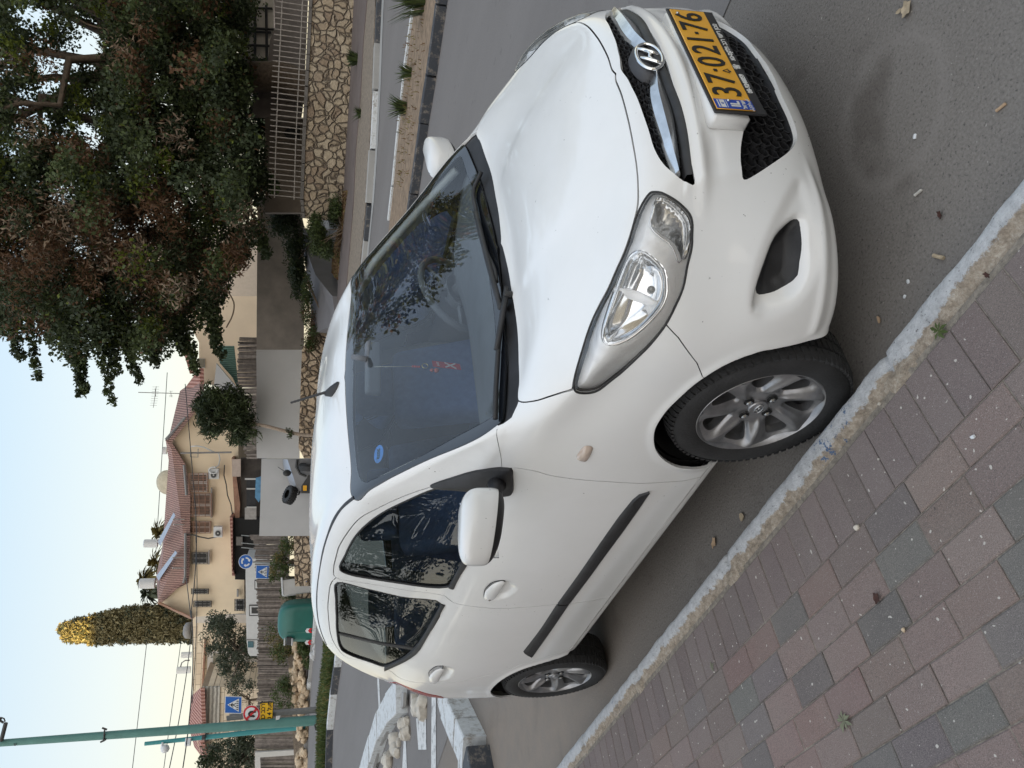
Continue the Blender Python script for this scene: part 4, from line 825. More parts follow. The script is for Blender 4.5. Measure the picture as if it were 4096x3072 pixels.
def front_details(car, onto):
    X = (1, 0, 0)
    def sx(y, z):
        p, n = onto((.6, y, z), X, 0); return p.x
    def mesh_grille(name, cells, th, dep, back, parent):
        mb = MB()
        for poly in cells:
            n = len(poly); cy = sum(p[0] for p in poly)/n; cz = sum(p[1] for p in poly)/n
            x0 = sx(cy, cz)-back
            V = []; F = []
            for (py, pz) in poly:
                dy, dz = py-cy, pz-cz; L = math.hypot(dy, dz); k = max(0, (L-th)/L)
                V += [(x0, py, pz), (x0, cy+dy*k, cz+dz*k), (x0-dep, cy+dy*k, cz+dz*k)]
            for i in range(n):
                j = (i+1) % n; F += [(3*i, 3*j, 3*j+1, 3*i+1), (3*i+1, 3*j+1, 3*j+2, 3*i+2)]
            mb.add(V, F)
        return mb.build(name, 'black_plastic', parent)
    G = empty('grille', (0, 0, 0), parent=car)
    gp = [(p[1], p[2]) for p in OL['grille']]; gp = gp+[(-a, b) for a, b in reversed(gp)]
    cells = []; w, h = .030, .017
    for i in range(-17, 18):
        for j in range(-5, 6):
            cy = i*w*.75; cz = .69+j*h+(h/2 if i % 2 else 0)
            if not inpoly((cy, cz), gp): continue
            cells.append([(cy+w/2*c, cz+h/2*s) for c, s in ((1, 0), (.5, 1), (-.5, 1), (-1, 0), (-.5, -1), (.5, -1))])
    mesh_grille('grille_mesh', cells, .0028, .014, .022, G)
    # frame: inner lip round the opening
    L = catmull([p for p in OL['grille'] if p[1] < 0]+[], False, 5)
    for sg in (1, -1):
        pass
    # dark lower band and centre boss behind the emblem
    mb = MB()
    for sg in (1, -1):
        up = catmull([np.array(p) for p in OL['grille'][10:15]]+[np.array((.649, 0, .660))], False, 5)
        V = []
        for p in up:
            V += [(p[0]-.001, p[1]*sg, p[2]-.002), (p[0]-.006, p[1]*sg, p[2]+.016), (p[0]-.03, p[1]*sg, p[2]+.018)]
        k = len(up); F = [(3*i+j, 3*i+j+1, 3*i+4+j, 3*i+3+j) for i in range(k-1) for j in (0, 1)]
        if sg > 0: F = [f[::-1] for f in F]
        mb.add(V, F)
    mb.build('grille_lip', 'black_plastic', G, True)
    mb = MB(); V = []
    for (r, hx) in ((1.0, -.03), (.96, -.004), (.8, .004), (0.01, .006)):
        for j in range(32):
            a = 2*PI*j/32; V.append((.627+hx, .085*r*math.cos(a), .690+.043*r*math.sin(a)))
    F = [(i*32+j, i*32+(j+1) % 32, (i+1)*32+(j+1) % 32, (i+1)*32+j) for i in range(3) for j in range(32)]
    mb.add(V, F); mb.build('emblem_boss', 'grey_plastic', G, True)
    for sg in (1, -1):
        U = catmull([p for p in OL['wing_up']], False, 5); D = catmull([p for p in OL['wing_lo']], False, 5); k = len(U); V = []
        for i in range(k):
            a = Vector(U[i]); b = Vector(D[i]); a.y += .062*(1-i/k)**2; b.y += .062*(1-i/k)**2; a.z += .006*math.sin(PI*min(1, i/k+.1)); b.z -= .004; m1 = a.lerp(b, .35); sh = .018
            V += [(a.x-.02, a.y*sg, a.z), (a.x-.004, a.y*sg, a.z-.001), (m1.x+sh*.7, m1.y*sg, m1.z-.002), (a.lerp(b, .8).x+sh*.2, a.lerp(b, .8).y*sg, a.lerp(b, .8).z), (b.x-.004, b.y*sg, b.z), (b.x-.02, b.y*sg, b.z)]
        F = [(6*i+j, 6*i+j+1, 6*i+7+j, 6*i+6+j) for i in range(k-1) for j in range(5)]+[tuple(reversed(range(6))), tuple((k-1)*6+j for j in range(6))]
        if sg < 0: F = [f[::-1] for f in F]
        w_ = mesh_obj('chrome_wing', V, F, 'chrome_dull', G, True); w_.data.set_sharp_from_angle(angle=rad(28))
    # emblem: oval ring and slanted letter
    E = MB(); c = Vector((.640, -.002, .688)); tz = .25
    T = lambda y, z, x=0: (c.x+x-tz*z, c.y+y, c.z+z)
    E.tube([T(.066*math.cos(t), .035*math.sin(t)) for t in np.linspace(0, 2*PI, 40, endpoint=False)], .0058, 8, closed=True, flat=.8)
    for y0 in (-.024, .024):
        pts = [T(y0-.020, -.026), T(y0-.008, -.010, .002), T(y0+.008, .010, .002), T(y0+.020, .026)]
        E.tube(pts, [.0050, .0066, .0066, .0050], 8)
    E.tube([T(-.026, -.008, .001), T(-.010, .003, .003), T(.010, -.003, .003), T(.026, .008, .001)], [.0060, .0050, .0050, .0060], 8)
    E.build('emblem', 'chrome', G, True)
    # lower grille with stretched zigzag cells
    LG = empty('lower_grille', (0, 0, 0), parent=car)
    lp = [(0, .316), (-.129, .311), (-.221, .299), (-.28, .302), (-.342, .345), (-.402, .422), (-.449, .500), (-.30, .50), (0, .50)]; lp = lp+[(-a, b) for a, b in reversed(lp[1:-1])]
    cells = []; w, h = .046, .030
    for i in range(-14, 15):
        for j in range(-4, 6):
            cy = i*w*.80; cz = .40+j*h+(h/2 if i % 2 else 0)
            if not inpoly((cy, cz), lp): continue
            cells.append([(cy+w/2*c, cz+h/2*s) for c, s in ((1, -.15), (.62, 1), (-.4, 1), (-1, .15), (-.62, -1), (.4, -1))])
    mesh_grille('grille_mesh', cells, .0028, .016, .028, LG)
    mb = MB(); ss = catmull([p[:2] for p in lp], True, 3); V = []
    for (yy, zz) in ss:
        x0 = sx(yy*.99, zz+.004); V += [(x0-.013, yy, zz), (x0-.034, yy*.965, .41+(zz-.41)*.90), (x0-.05, yy*.96, .41+(zz-.41)*.9)]
    k = len(ss); F = [(3*i+j, 3*((i+1) % k)+j, 3*((i+1) % k)+j+1, 3*i+j+1) for i in range(k) for j in (0, 1)]
    mb.add(V, F); mb.build('grille_frame', 'black_plastic', LG, True)
    # number plate on its white step
    pm = MB(); pm.box((.640, -.026, .528), (.052, .548, .112), bev=.010); pm.build('plate_step', 'paint', car, ang=50)
    PL = empty('license_plate', (.675, -.026, .522), parent=car); PL.rotation_euler = (0, rad(-4), 0)
    fr = MB(); fr.box((-.003, .0, -.012), (.006, .542, .152), bev=.002); fr.build('plate_frame', 'black_plastic', PL, ang=40)
    pb = MB(); pb.box((.002, 0, 0), (.004, .520, .111), bev=.0015); pb.build('plate_panel', simple('plate_yellow', (.72, .36, .022), .35, var=.10, scale=12, coat=.3), PL, ang=40)
    bb = MB(); bb.box((.0045, -.238, 0), (.0012, .042, .109)); bb.build('plate_band', simple('plate_blue', (.012, .055, .33), .4, var=.1), PL)
    def txt(name, body, size, y, z, mat, sx=1.0, bold=0, x=.0056):
        V, F = text_mesh(body, size, .0006, sx, bold); return mesh_obj(name, [(x+v[2], y+v[0], z+v[1]) for v in V], F, mat, PL, False)
    ink = simple('plate_ink', (.008, .008, .008), .5); wht = simple('plate_white', (.62, .62, .60), .5)
    digits = [('3', -.178), ('7', -.118), ('0', -.030), ('2', .034), ('1', .088), ('7', .160), ('6', .218)]
    for ch, yy in digits: txt('plate_digit', ch, .118, yy, .0, ink, .90, .0008)
    mb = MB(); mb.box((.0056, -.074, .006), (.0012, .011, .011)); mb.box((.0056, .124, .006), (.0012, .011, .011)); mb.build('plate_dots', ink, PL)
    mb = MB(); mb.tube([(.0058, -.074, -.016), (.0058, -.084, -.034), (.0058, -.064, -.034)], .0012, 4, closed=True); mb.tube([(.0058, -.078, -.040), (.0058, -.070, -.032)], .0016, 4); mb.build('plate_mark', ink, PL)
    txt('band_letters', 'IL', .036, -.238, -.004, wht, 1.0, .0012)
    txt('band_words', 'לארשי', .015, -.238, -.028, wht, 1.0, .0003); txt('band_words', 'ليئارسا', .013, -.238, -.043, wht)
    mb = MB(); mb.box((.0054, -.238, .034), (.0012, .034, .026)); mb.build('band_flag', wht, PL)
    mb = MB(); mb.box((.0062, -.238, .043), (.0008, .034, .003)); mb.box((.0062, -.238, .025), (.0008, .034, .003))
    for s_ in (1, -1): mb.tube([(.0064, -.238+.0045*math.cos(a), .034+s_*.0045*math.sin(a)) for a in (PI/2, PI/2+2*PI/3, PI/2+4*PI/3)], .0005, 4, closed=True)
    mb.build('flag_marks', simple('flag_blue', (.03, .10, .42), .5), PL)
    mb = MB()
    for yy in (-.222, .236): mb.lathe([(.0045, .004), (.0045, .007), (0, .0085)], (0, yy, .012 if yy < 0 else .036), 'x', 12)
    mb.build('plate_screw', 'chrome_dull', PL, True)
    txt('frame_words', '08-9248859', .0195, -.125, -.0715, wht, 1.0, .0006, x=.001); txt('frame_words', '☎', .02, -.040, -.071, wht, 1.0, .0004, x=.001)
    txt('frame_words', 'תג-סקלפ בכר יושיר ןוכמ', .0205, .095, -.0715, wht, 1.0, .0005, x=.001)

def wipers(car, onto):
    for blk, arm in (('blade_l', 'arm_l'), ('blade_r', 'arm_r')):
        W = empty('wiper', (0, 0, 0), parent=car)
        L = catmull(OL[blk], False, 5); d = (.6, 0, .8)
        mb = MB(); pts = [tuple(onto(p, d, .012)[0]) for p in L]; mb.tube(pts, .0085, 8)
        mb.build('wiper_blade', 'black_plastic', W, True)
        ap = list(reversed(OL[arm])); n_ = len(ap)
        ap = [tuple(onto(p, d, .024 if 0 < i < n_-1 else .015)[0]) for i, p in enumerate(ap)]
        mb = MB(); cc_ = catmull(ap, False, 4); mb.tube(cc_, [.0105]*len(cc_), 8); mb.lathe([(.013, -.02), (.013, .004), (.009, .009), (0, .010)], ap[0], 'z', 14); mb.build('wiper_arm', 'black_plastic', W, True)
    # roof aerial
    A = empty('antenna', (0, 0, 0), parent=car); p, n = onto((-.955, .0, 1.49), (0, 0, 1), 0)
    b = np.array(p)
    mb = MB(); V = []; st = 9
    for i, (dx, hw, hh) in enumerate(((.035, .004, .002), (.022, .016, .012), (0, .022, .026), (-.025, .021, .036), (-.045, .014, .036), (-.058, .004, .028))):
        for j in range(st): a = PI*j/(st-1); V.append((b[0]+dx, b[1]+hw*math.cos(a)*(1 if abs(math.cos(a)) > .9 else .8), b[2]-.002+hh*math.sin(a)+dx*-.25))
    F = [(i*st+j, i*st+j+1, (i+1)*st+j+1, (i+1)*st+j) for i in range(5) for j in range(st-1)]+[tuple(range(st)), tuple(5*st+j for j in reversed(range(st)))]
    mb.add(V, F); mb.build('antenna_base', 'black_plastic', A, True, ang=45)
    s0 = Vector((b[0]-.030, b[1], b[2]+.034)); dr = Vector((-.50, 0, .86)).normalized()
    mb = MB(); k = 34; mb.tube([s0+dr*(.165*i/k) for i in range(k+1)], [(.0058-.002*i/k)+(.0010 if i % 3 == 0 else 0) for i in range(k+1)], 8); mb.build('antenna_rod', 'black_plastic', A, True)

def rbox(name, c, d, mat, parent, bev=.03, rot=None, sub=2, taper=None):
    mb = MB(); hx, hy, hz = [v/2 for v in d]
    mb.box((0, 0, 0), d); V = mb.V
    if taper: V = [(x*(1+(taper-1)*(z/hz+1)/2), y*(1+(taper-1)*(z/hz+1)/2), z) for x, y, z in V]
    o = mesh_obj(name, V, mb.F, mat, parent, True)
    bm = bmesh.new(); bm.from_mesh(o.data); bmesh.ops.bevel(bm, geom=bm.edges[:], offset=bev, segments=4, profile=.6, affect='EDGES'); bm.to_mesh(o.data); bm.free()
    for p in o.data.polygons: p.use_smooth = True
    o.location = c
    if rot: o.rotation_euler = rot
    return o
def interior(car):
    I = empty('cabin', (0, 0, 0), parent=car)
    # dashboard as a swept profile
    prof = [(-.16, .93), (-.20, 1.00), (-.32, 1.015), (-.48, 1.01), (-.60, .985), (-.66, .93), (-.655, .80), (-.58, .62), (-.50, .40)]
    V = []; ys = np.linspace(-.66, .66, 23)
    for yy in ys:
        for (x, z) in prof:
            bump_ = .030*math.exp(-((yy-.34)/.17)**2)*(1 if -.62 < x < -.40 else .2); V.append((x+.05*(abs(yy)/.66)**2*-1, yy, min(z, 1.02)+bump_-.02*(abs(yy)/.66)**3))
    k = len(prof); F = [(i*k+j, (i+1)*k+j, (i+1)*k+j+1, i*k+j+1) for i in range(22) for j in range(k-1)]
    mesh_obj('dashboard', V, F, 'dash_plastic', I, True)
    # steering wheel, tilted, with hub and spokes
    c = Vector((-.70, .33, 1.00)); ax = Vector((-.86, 0, .50)).normalized(); u = Vector((0, 1, 0)); v = ax.cross(u).normalized()
    S = empty('steering_wheel', (0, 0, 0), parent=I)
    mb = MB(); mb.tube([c+(u*math.cos(t)+v*math.sin(t))*.183 for t in np.linspace(0, 2*PI, 40, endpoint=False)], .015, 10, closed=True); mb.build('wheel_rim', 'dash_plastic', S, True)
    mb = MB(); hub = [c-ax*.03+(u*math.cos(t)*.085+v*math.sin(t)*.07) for t in np.linspace(0, 2*PI, 24, endpoint=False)]
    hub2 = [c+ax*.015+(u*math.cos(t)*.07+v*math.sin(t)*.055) for t in np.linspace(0, 2*PI, 24, endpoint=False)]
    mb.add(hub+hub2+[c+ax*.022], [(i, (i+1) % 24, 24+(i+1) % 24, 24+i) for i in range(24)]+[(24+i, 24+(i+1) % 24, 48) for i in range(24)])
    for a in (0.1, PI-.1, -PI/2-.45, -PI/2+.45): mb.tube([c-ax*.01+(u*math.cos(a)+v*math.sin(a))*.06, c+(u*math.cos(a)+v*math.sin(a))*.178], [.02, .012], 8, flat=.5)
    mb.build('wheel_hub', 'dash_plastic', S, True)
    mb = MB(); mb.tube([c-ax*.02, c-ax*.16], .035, 12); mb.build('steering_column', 'dash_plastic', S, True)
    for yy in (-.33, .33):
        s = empty('front_seat', (0, 0, 0), parent=I)
        rbox('seat_cushion', (-1.02, yy, .60), (.52, .48, .16), 'seat_cloth', s, .05, (0, rad(-6), 0))
        rbox('seat_backrest', (-1.30, yy, .90), (.14, .47, .60), 'seat_cloth', s, .055, (0, rad(-17), 0), taper=.9)
        rbox('headrest', (-1.405, yy, 1.275), (.10, .26, .18), 'seat_cloth', s, .04, (0, rad(-14), 0), taper=.9)
        mb = MB(); [mb.tube([(-1.375, yy+q, 1.14), (-1.40, yy+q, 1.22)], .006, 8) for q in (-.06, .06)]; mb.build('headrest_post', 'chrome_dull', s, True)
    s = empty('rear_seat', (0, 0, 0), parent=I)
    rbox('seat_cushion', (-1.98, 0, .60), (.48, 1.22, .16), 'seat_cloth', s, .05); rbox('seat_backrest', (-2.24, 0, .86), (.14, 1.22, .52), 'seat_cloth', s, .05, (0, rad(-20), 0))
    for yy in (-.35, .35): rbox('headrest', (-2.34, yy, 1.17), (.09, .24, .14), 'seat_cloth', s, .035, (0, rad(-14), 0))
    mb = MB(); mb.box((-1.35, 0, .36), (2.3, 1.3, .02)); mb.build('cabin_floor', 'liner', I)
    im = empty('interior_mirror', (0, 0, 0), parent=I)
    rbox('mirror_housing', (-.762, -.045, 1.348), (.035, .24, .062), 'dash_plastic', im, .015, (0, rad(15), rad(-8))); mb = MB(); mb.tube([(-.74, -.02, 1.372), (-.75, 0, 1.43)], .012, 8); mb.build('mirror_stem', 'dash_plastic', im, True)
    for sg in (1, -1):
        V = [(-.42, .70*sg, .96), (-1.30, .70*sg, .985), (-2.1, .69*sg, 1.03), (-2.1, .66*sg, .40), (-1.3, .66*sg, .38), (-.42, .66*sg, .38)]
        F = [(0, 1, 4, 5), (1, 2, 3, 4)]; mesh_obj('door_trim', V, F, 'dash_plastic', I, False)
        V = []; 
        mb = MB(); mb.tube([(-1.42, .66*sg, .5), (-1.44, .655*sg, 1.0), (-1.47, .60*sg, 1.25), (-1.52, .545*sg, 1.45)], .045, 10, flat=.5); mb.build('pillar_trim', 'headliner', I, True)
        mb = MB(); mb.tube([(-.30, .655*sg, 1.035), (-.50, .622*sg, 1.165), (-.75, .572*sg, 1.32), (-.93, .535*sg, 1.41)], .026, 10, flat=.7); mb.build('pillar_trim', 'headliner', I, True)
    # sticker inside the glass
    V, F = text_mesh('2025', .020, .0003, 1.0, .0008)
    st = empty('windshield_sticker', (0, 0, 0), parent=car)
    c_ = Vector((-.72, -.475, 1.338)); nx = Vector((.55, -.1, .83)).normalized(); uu = Vector((-.83, .25, .50)).normalized(); uu = (uu-nx*uu.dot(nx)).normalized(); vv = nx.cross(uu)
    mb = MB(); k = 28; mb.add([c_-nx*.0+uu*(.026*math.cos(t))+vv*(.034*math.sin(t)) for t in np.linspace(0, 2*PI, k, endpoint=False)], [tuple(range(k))]); mb.build('sticker_disc', simple('sticker_blue', (.08, .30, .75), .5, var=.2, scale=60), st)
    mesh_obj('sticker_year', [c_+nx*(.001+v[2])+vv*v[0]+uu*v[1] for v in V], F, simple('sticker_ink', (.01, .05, .03), .5), st, False)
# ---------------- frame of the surroundings: a = right, d = forward (horizontal), z up
FH = Vector((math.cos(rad(YAW)), math.sin(rad(YAW)), 0)); RH = Vector((math.sin(rad(YAW)), -math.cos(rad(YAW)), 0)); C0 = Vector((CP[0], CP[1], 0))
TO = dict(a=(0, 0), b=(0, 768), c=(0, 1536), e=(0, 2304), A=(2048, 0), B=(2048, 768), C=(2048, 1536), D=(2048, 2304), E=(1024, 0), F=(1024, 768), G=(1024, 1536), H=(1024, 2304), I=(3072, 0), J=(3072, 768), K=(3072, 1536), L=(3072, 2304), N=(0, 0))
def pxy(p):
    if len(p) == 2: return p
    t, x, y = p; s = 1 if t == 'N' else 1024/2212
    return TO[t][0]+s*x, TO[t][1]+s*y
def sight(p):
    x, y = pxy(p); f, r, d = cam_axes(); F_ = FPX*4096
    return f+r*((1536-y)/F_)+d*((x-2048)/F_)
CAMV = Vector(CP)
def at(p, d):
    v = sight(p); return CAMV+v*(d/v.dot(FH))
def adz(a, d, z): return C0+RH*a+FH*d+Vector((0, 0, z))
def H(x, y):
    u = -.781*x+.6245*y-3.5
    return 0 if u <= 0 else (.019*u*u if u < 1 else min(.038*(u-.5), 1.62))
def gnd(p, off=0.0):
    v = sight(p); lo, hi = 1.0, None; t = 1.0
    while t < 150:
        q = CAMV+v*t
        if q.z <= H(q.x, q.y)+off: hi = t; break
        lo = t; t *= 1.01
    if hi is None: return CAMV+v*60
    for _ in range(25):
        m = (lo+hi)/2; q = CAMV+v*m
        if q.z <= H(q.x, q.y)+off: hi = m
        else: lo = m
    return CAMV+v*hi
def drape(name, pts, mat, h, kind='structure', parent=None, thick=0):
    """flat sheet following the ground, h above it"""
    bm = bmesh.new(); vs = [bm.verts.new((p[0], p[1], 0)) for p in pts]; bm.faces.new(vs)
    us = [3.5+.12*i for i in range(10)]+[8, 12, 18, 26, 36]
    for u in us:
        n = Vector((-.781, .6245, 0)); bmesh.ops.bisect_plane(bm, geom=bm.verts[:]+bm.edges[:]+bm.faces[:], plane_co=n*u, plane_no=n)
    bmesh.ops.triangulate(bm, faces=bm.faces[:])
    if thick:
        r = bmesh.ops.extrude_face_region(bm, geom=bm.faces[:])
        for v in r['geom']:
            if isinstance(v, bmesh.types.BMVert): v.co.z = 1
    for v in bm.verts: v.co.z = H(v.co.x, v.co.y)+(h if v.co.z < .5 else h+thick)
    bmesh.ops.recalc_face_normals(bm, faces=bm.faces[:])
    if not thick:
        for f in bm.faces:
            if f.normal.z < 0: f.normal_flip()
    me = bpy.data.meshes.new(name); bm.to_mesh(me); bm.free(); me.materials.append(MT[mat] if isinstance(mat, str) else mat)
    o = link(bpy.data.objects.new(name, me), parent)
    if kind: o['kind'] = kind
    return o
def kerbline(name, pts, w, h, mats, blk, jit=.01, seed=0, sub=None, skew=None):
    """row of kerb blocks following the ground, materials alternating"""
    rnd = random.Random(seed); mb = MB(); k = 0; acc = 0; P_ = []
    L = [Vector((p[0], p[1], 0)) for p in pts]; seg = []
    for a, b in zip(L[:-1], L[1:]):
        n = max(1, int(round((b-a).length/blk)))
        for i in range(n): seg.append((a.lerp(b, i/n), a.lerp(b, (i+1)/n)))
    for i, (a, b) in enumerate(seg):
        t = (b-a).normalized(); s = Vector((-t.y, t.x, 0)); a2 = a+t*.012; b2 = b-t*.012; ja = rnd.uniform(-jit, jit); dz = rnd.uniform(-jit, jit)
        ha = H(a2.x, a2.y); hb = H(b2.x, b2.y); c = w*.22
        pr = [(-w/2, -.05), (-w/2, h-c*.8), (-w/2+c, h), (w/2-.01, h), (w/2, h-.01), (w/2, -.05)]
        V = [a2+s*(y+ja)+Vector((0, 0, ha+z+dz*(z > 0))) for y, z in pr]+[b2+s*(y+ja)+Vector((0, 0, hb+z+dz*(z > 0))) for y, z in pr]
        n = 6; F = [tuple(range(n)), tuple(range(2*n-1, n-1, -1))]+[(j, n+j, n+(j+1) % n, (j+1) % n) for j in range(n)]
        mb.add(V, F, i % len(mats))
    o = mb.build(name, None, None, mats=mats); bm = bmesh.new(); bm.from_mesh(o.data); bmesh.ops.recalc_face_normals(bm, faces=bm.faces[:]); bm.to_mesh(o.data); bm.free()
    o['kind'] = 'structure'; return o
def panel(name, pts, d, t, mat, parent=None, dd=None, smooth=False):
    """outline on an upright plane d ahead (or d per point), t thick going away"""
    ds = d if hasattr(d, '__len__') else [d]*len(pts)
    V = [at(p, q) for p, q in zip(pts, ds)]; n = len(V); V = V+[v+FH*t for v in V]
    F = [tuple(range(n)), tuple(range(2*n-1, n-1, -1))]+[(i, n+i, n+(i+1) % n, (i+1) % n) for i in range(n)]
    o = mesh_obj(name, V, F, mat, parent, smooth); bm = bmesh.new(); bm.from_mesh(o.data); bmesh.ops.recalc_face_normals(bm, faces=bm.faces[:]); bm.to_mesh(o.data); bm.free(); return o
def rects(p0, p1): return [(p0[0], p0[1]), (p1[0], p0[1]), (p1[0], p1[1]), (p0[0], p1[1])]
def bar(mb, a, b, r, n=6, m=0): mb.tube([a, b], r, n, m)
def fastmesh(name, V, F4, mats, mi, parent=None):
    """big leaf meshes"""
    me = bpy.data.meshes.new(name); V = np.asarray(V, dtype=np.float32); F4 = np.asarray(F4, dtype=np.int32); nf = len(F4)
    me.vertices.add(len(V)); me.vertices.foreach_set('co', V.ravel()); me.loops.add(nf*4); me.loops.foreach_set('vertex_index', F4.ravel())
    me.polygons.add(nf); me.polygons.foreach_set('loop_start', np.arange(0, nf*4, 4, dtype=np.int32)); me.update(calc_edges=True)
    for m in mats: me.materials.append(MT[m])
    me.polygons.foreach_set('material_index', np.asarray(mi, dtype=np.int32)); me.update()
    return link(bpy.data.objects.new(name, me), parent)
def leaves(cen, n, size, rng, aspect=.55, droop=0.0, spread=None):
    """n leaf quads around each centre row (x,y,z,r); returns V,F,owner"""
    own = np.repeat(np.arange(len(cen)), n); c = cen[own]; k = len(own)
    v = rng.normal(size=(k, 3)); v /= np.linalg.norm(v, axis=1)[:, None]; r = rng.random(k)**.5
    pos = c[:, :3]+v*(r*c[:, 3])[:, None]*np.array([1, 1, .8])
    ax = rng.normal(size=(k, 3)); ax[:, 2] -= droop; ax /= np.linalg.norm(ax, axis=1)[:, None]
    nr = rng.normal(size=(k, 3)); sd = np.cross(ax, nr); sd /= np.linalg.norm(sd, axis=1)[:, None]
    s = size*(.6+.8*rng.random(k))[:, None]
    bend = np.cross(sd, ax)*s*.12
    V = np.stack([pos-ax*s*.5, pos+sd*s*aspect*.5+bend, pos+ax*s*.5, pos-sd*s*aspect*.5+bend], 1).reshape(-1, 3)
    return V, np.arange(k*4).reshape(-1, 4), own
def leafmat(name, col, rough=.55, tr=.25, var=.35):
    m, nt = nmat(name); f = noise(nt, .9, 6, .75); c = ramp(nt, f, [(.3, tuple(v*(1-var) for v in col)), (.72, tuple(v*(1+var) for v in col))])
    p = N_(nt, 'BsdfPrincipled'); nt.links.new(c, p.inputs['Base Color']); p.inputs['Roughness'].default_value = rough; p.inputs['Specular IOR Level'].default_value = .3
    t = N_(nt, 'BsdfTranslucent'); nt.links.new(c, t.inputs[0]); x = N_(nt, 'MixShader'); x.inputs[0].default_value = tr; o = N_(nt, 'OutputMaterial')
    nt.links.new(p.outputs[0], x.inputs[1]); nt.links.new(t.outputs[0], x.inputs[2]); nt.links.new(x.outputs[0], o.inputs[0]); MT[name] = m; return m
# ---------------- materials of the street
def street_mats():
    # worn asphalt, dusty towards the back of the parking strip
    m, nt = nmat('asphalt'); tc = N_(nt, 'TexCoord'); sp = N_(nt, 'SeparateXYZ'); nt.links.new(tc.outputs['Object'], sp.inputs[0])
    big = ramp(nt, noise(nt, .9, 6, .65), [(.3, (.115, .104, .095)), (.7, (.160, .147, .135))])
    fine = noise(nt, 120, 4, .7); c = mixc(nt, ramp(nt, fine, [(.35, 0.0), (.65, .6)]), big, (.25, .23, .21), 'MIX')
    dk = ramp(nt, noise(nt, 85, 3, .7), [(.58, 0.0), (.68, .6)]); c = mixc(nt, dk, c, (.020, .020, .020))
    spk = ramp(nt, noise(nt, 75, 1, .4), [(.765, 0.0), (.79, .9)]); c = mixc(nt, spk, c, (.34, .32, .29))
    st = ramp(nt, noise(nt, 2.3, 3, .6), [(.58, 0.0), (.68, .45)]); c = mixc(nt, st, c, (.070, .058, .050))
    fx = N_(nt, 'MapRange'); nt.links.new(sp.outputs[0], fx.inputs[0]); fx.inputs[1].default_value = -1.2; fx.inputs[2].default_value = -3.2; fx.inputs[3].default_value = 0; fx.inputs[4].default_value = .85
    fy = N_(nt, 'MapRange'); nt.links.new(sp.outputs[1], fy.inputs[0]); fy.inputs[1].default_value = .4; fy.inputs[2].default_value = -.3; fy.inputs[3].default_value = 0; fy.inputs[4].default_value = 1
    du = math_(nt, 'MULTIPLY', fx.outputs[0], fy.outputs[0]); du = math_(nt, 'MULTIPLY', du, ramp(nt, noise(nt, 7, 6, .7), [(.3, .55), (.6, 1.0)]))
    c = mixc(nt, du, c, (.235, .195, .160))
    h = math_(nt, 'ADD', noise(nt, 140, 3, .7), math_(nt, 'MULTIPLY', noise(nt, 28, 3), .4))
    pc = gnd(('N', 3560, 450)); dv_ = N_(nt, 'VectorMath', operation='DISTANCE'); nt.links.new(tc.outputs['Object'], dv_.inputs[0]); dv_.inputs[1].default_value = tuple(pc)
    rg = ramp(nt, math_(nt, 'ADD', dv_.outputs['Value'], math_(nt, 'MULTIPLY', noise(nt, 9, 4, .7), .06)), [(.20, 0.0), (.235, 1.0), (.27, 0.0)]); c = mixc(nt, math_(nt, 'MULTIPLY', rg, .30), c, (.24, .22, .205))
    MT['asphalt'] = finish(m, nt, c, .92, 0, h, .55, .006, 0, .25)
    # carriageway, smoother and a little lighter
    m, nt = nmat('road_asphalt'); c = ramp(nt, noise(nt, .5, 6, .6, scl=(.35, 1.6, 1)), [(.3, (.150, .138, .132)), (.7, (.185, .172, .165))])
    c = mixc(nt, ramp(nt, noise(nt, 60, 3, .7), [(.4, 0.0), (.7, .35)]), c, (.19, .18, .175)); c = mixc(nt, ramp(nt, noise(nt, 9, 2), [(.66, 0.0), (.72, .3)]), c, (.08, .075, .07))
    MT['road_asphalt'] = finish(m, nt, c, .88, 0, noise(nt, 60, 3), .3, .01, 0, .3)
    simple('far_asphalt', (.18, .175, .185), .85, var=.12, scale=1.2)
    simple('purple_asphalt', (.130, .105, .098), .9, var=.15, scale=1.5, bump=.3, bscale=40)
    simple('dirt', (.215, .155, .105), .95, var=.35, scale=9, bump=.8, bscale=45)
    simple('dry_soil', (.20, .165, .13), .95, var=.4, scale=14, bump=.8, bscale=50)
    simple('litter_soil', (.145, .095, .062), .95, var=.6, scale=26, bump=1, bscale=60)
    # painted kerbs with worn paint
    for nm, col, und in (('white_paint', (.60, .62, .63), (.24, .215, .185)), ('black_paint', (.045, .050, .060), (.22, .19, .16)), ('road_line', (.62, .62, .61), (.14, .135, .13))):
        m, nt = nmat(nm); w = ramp(nt, noise(nt, 9, 7, .75), [(.52, 0.0), (.64, .85)]); c = mixc(nt, w, ramp(nt, noise(nt, 30, 3), [(.3, tuple(v*.82 for v in col)), (.7, col)]), und)
        MT[nm] = finish(m, nt, c, .7, 0, noise(nt, 60, 4), .3, .01)
    simple('concrete', (.30, .295, .285), .9, var=.14, scale=1.6, bump=.2, bscale=30)
    simple('pale_concrete', (.44, .44, .44), .9, var=.07, scale=.7, bump=.1, bscale=30)
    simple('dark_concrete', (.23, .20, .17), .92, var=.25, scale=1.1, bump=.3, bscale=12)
    simple('galvanised', (.42, .44, .45), .45, .6, var=.15, scale=5)
    simple('dark_steel', (.045, .045, .045), .6, .2, var=.3)
    simple('weathered_rail', (.26, .235, .21), .8, var=.25, scale=12)
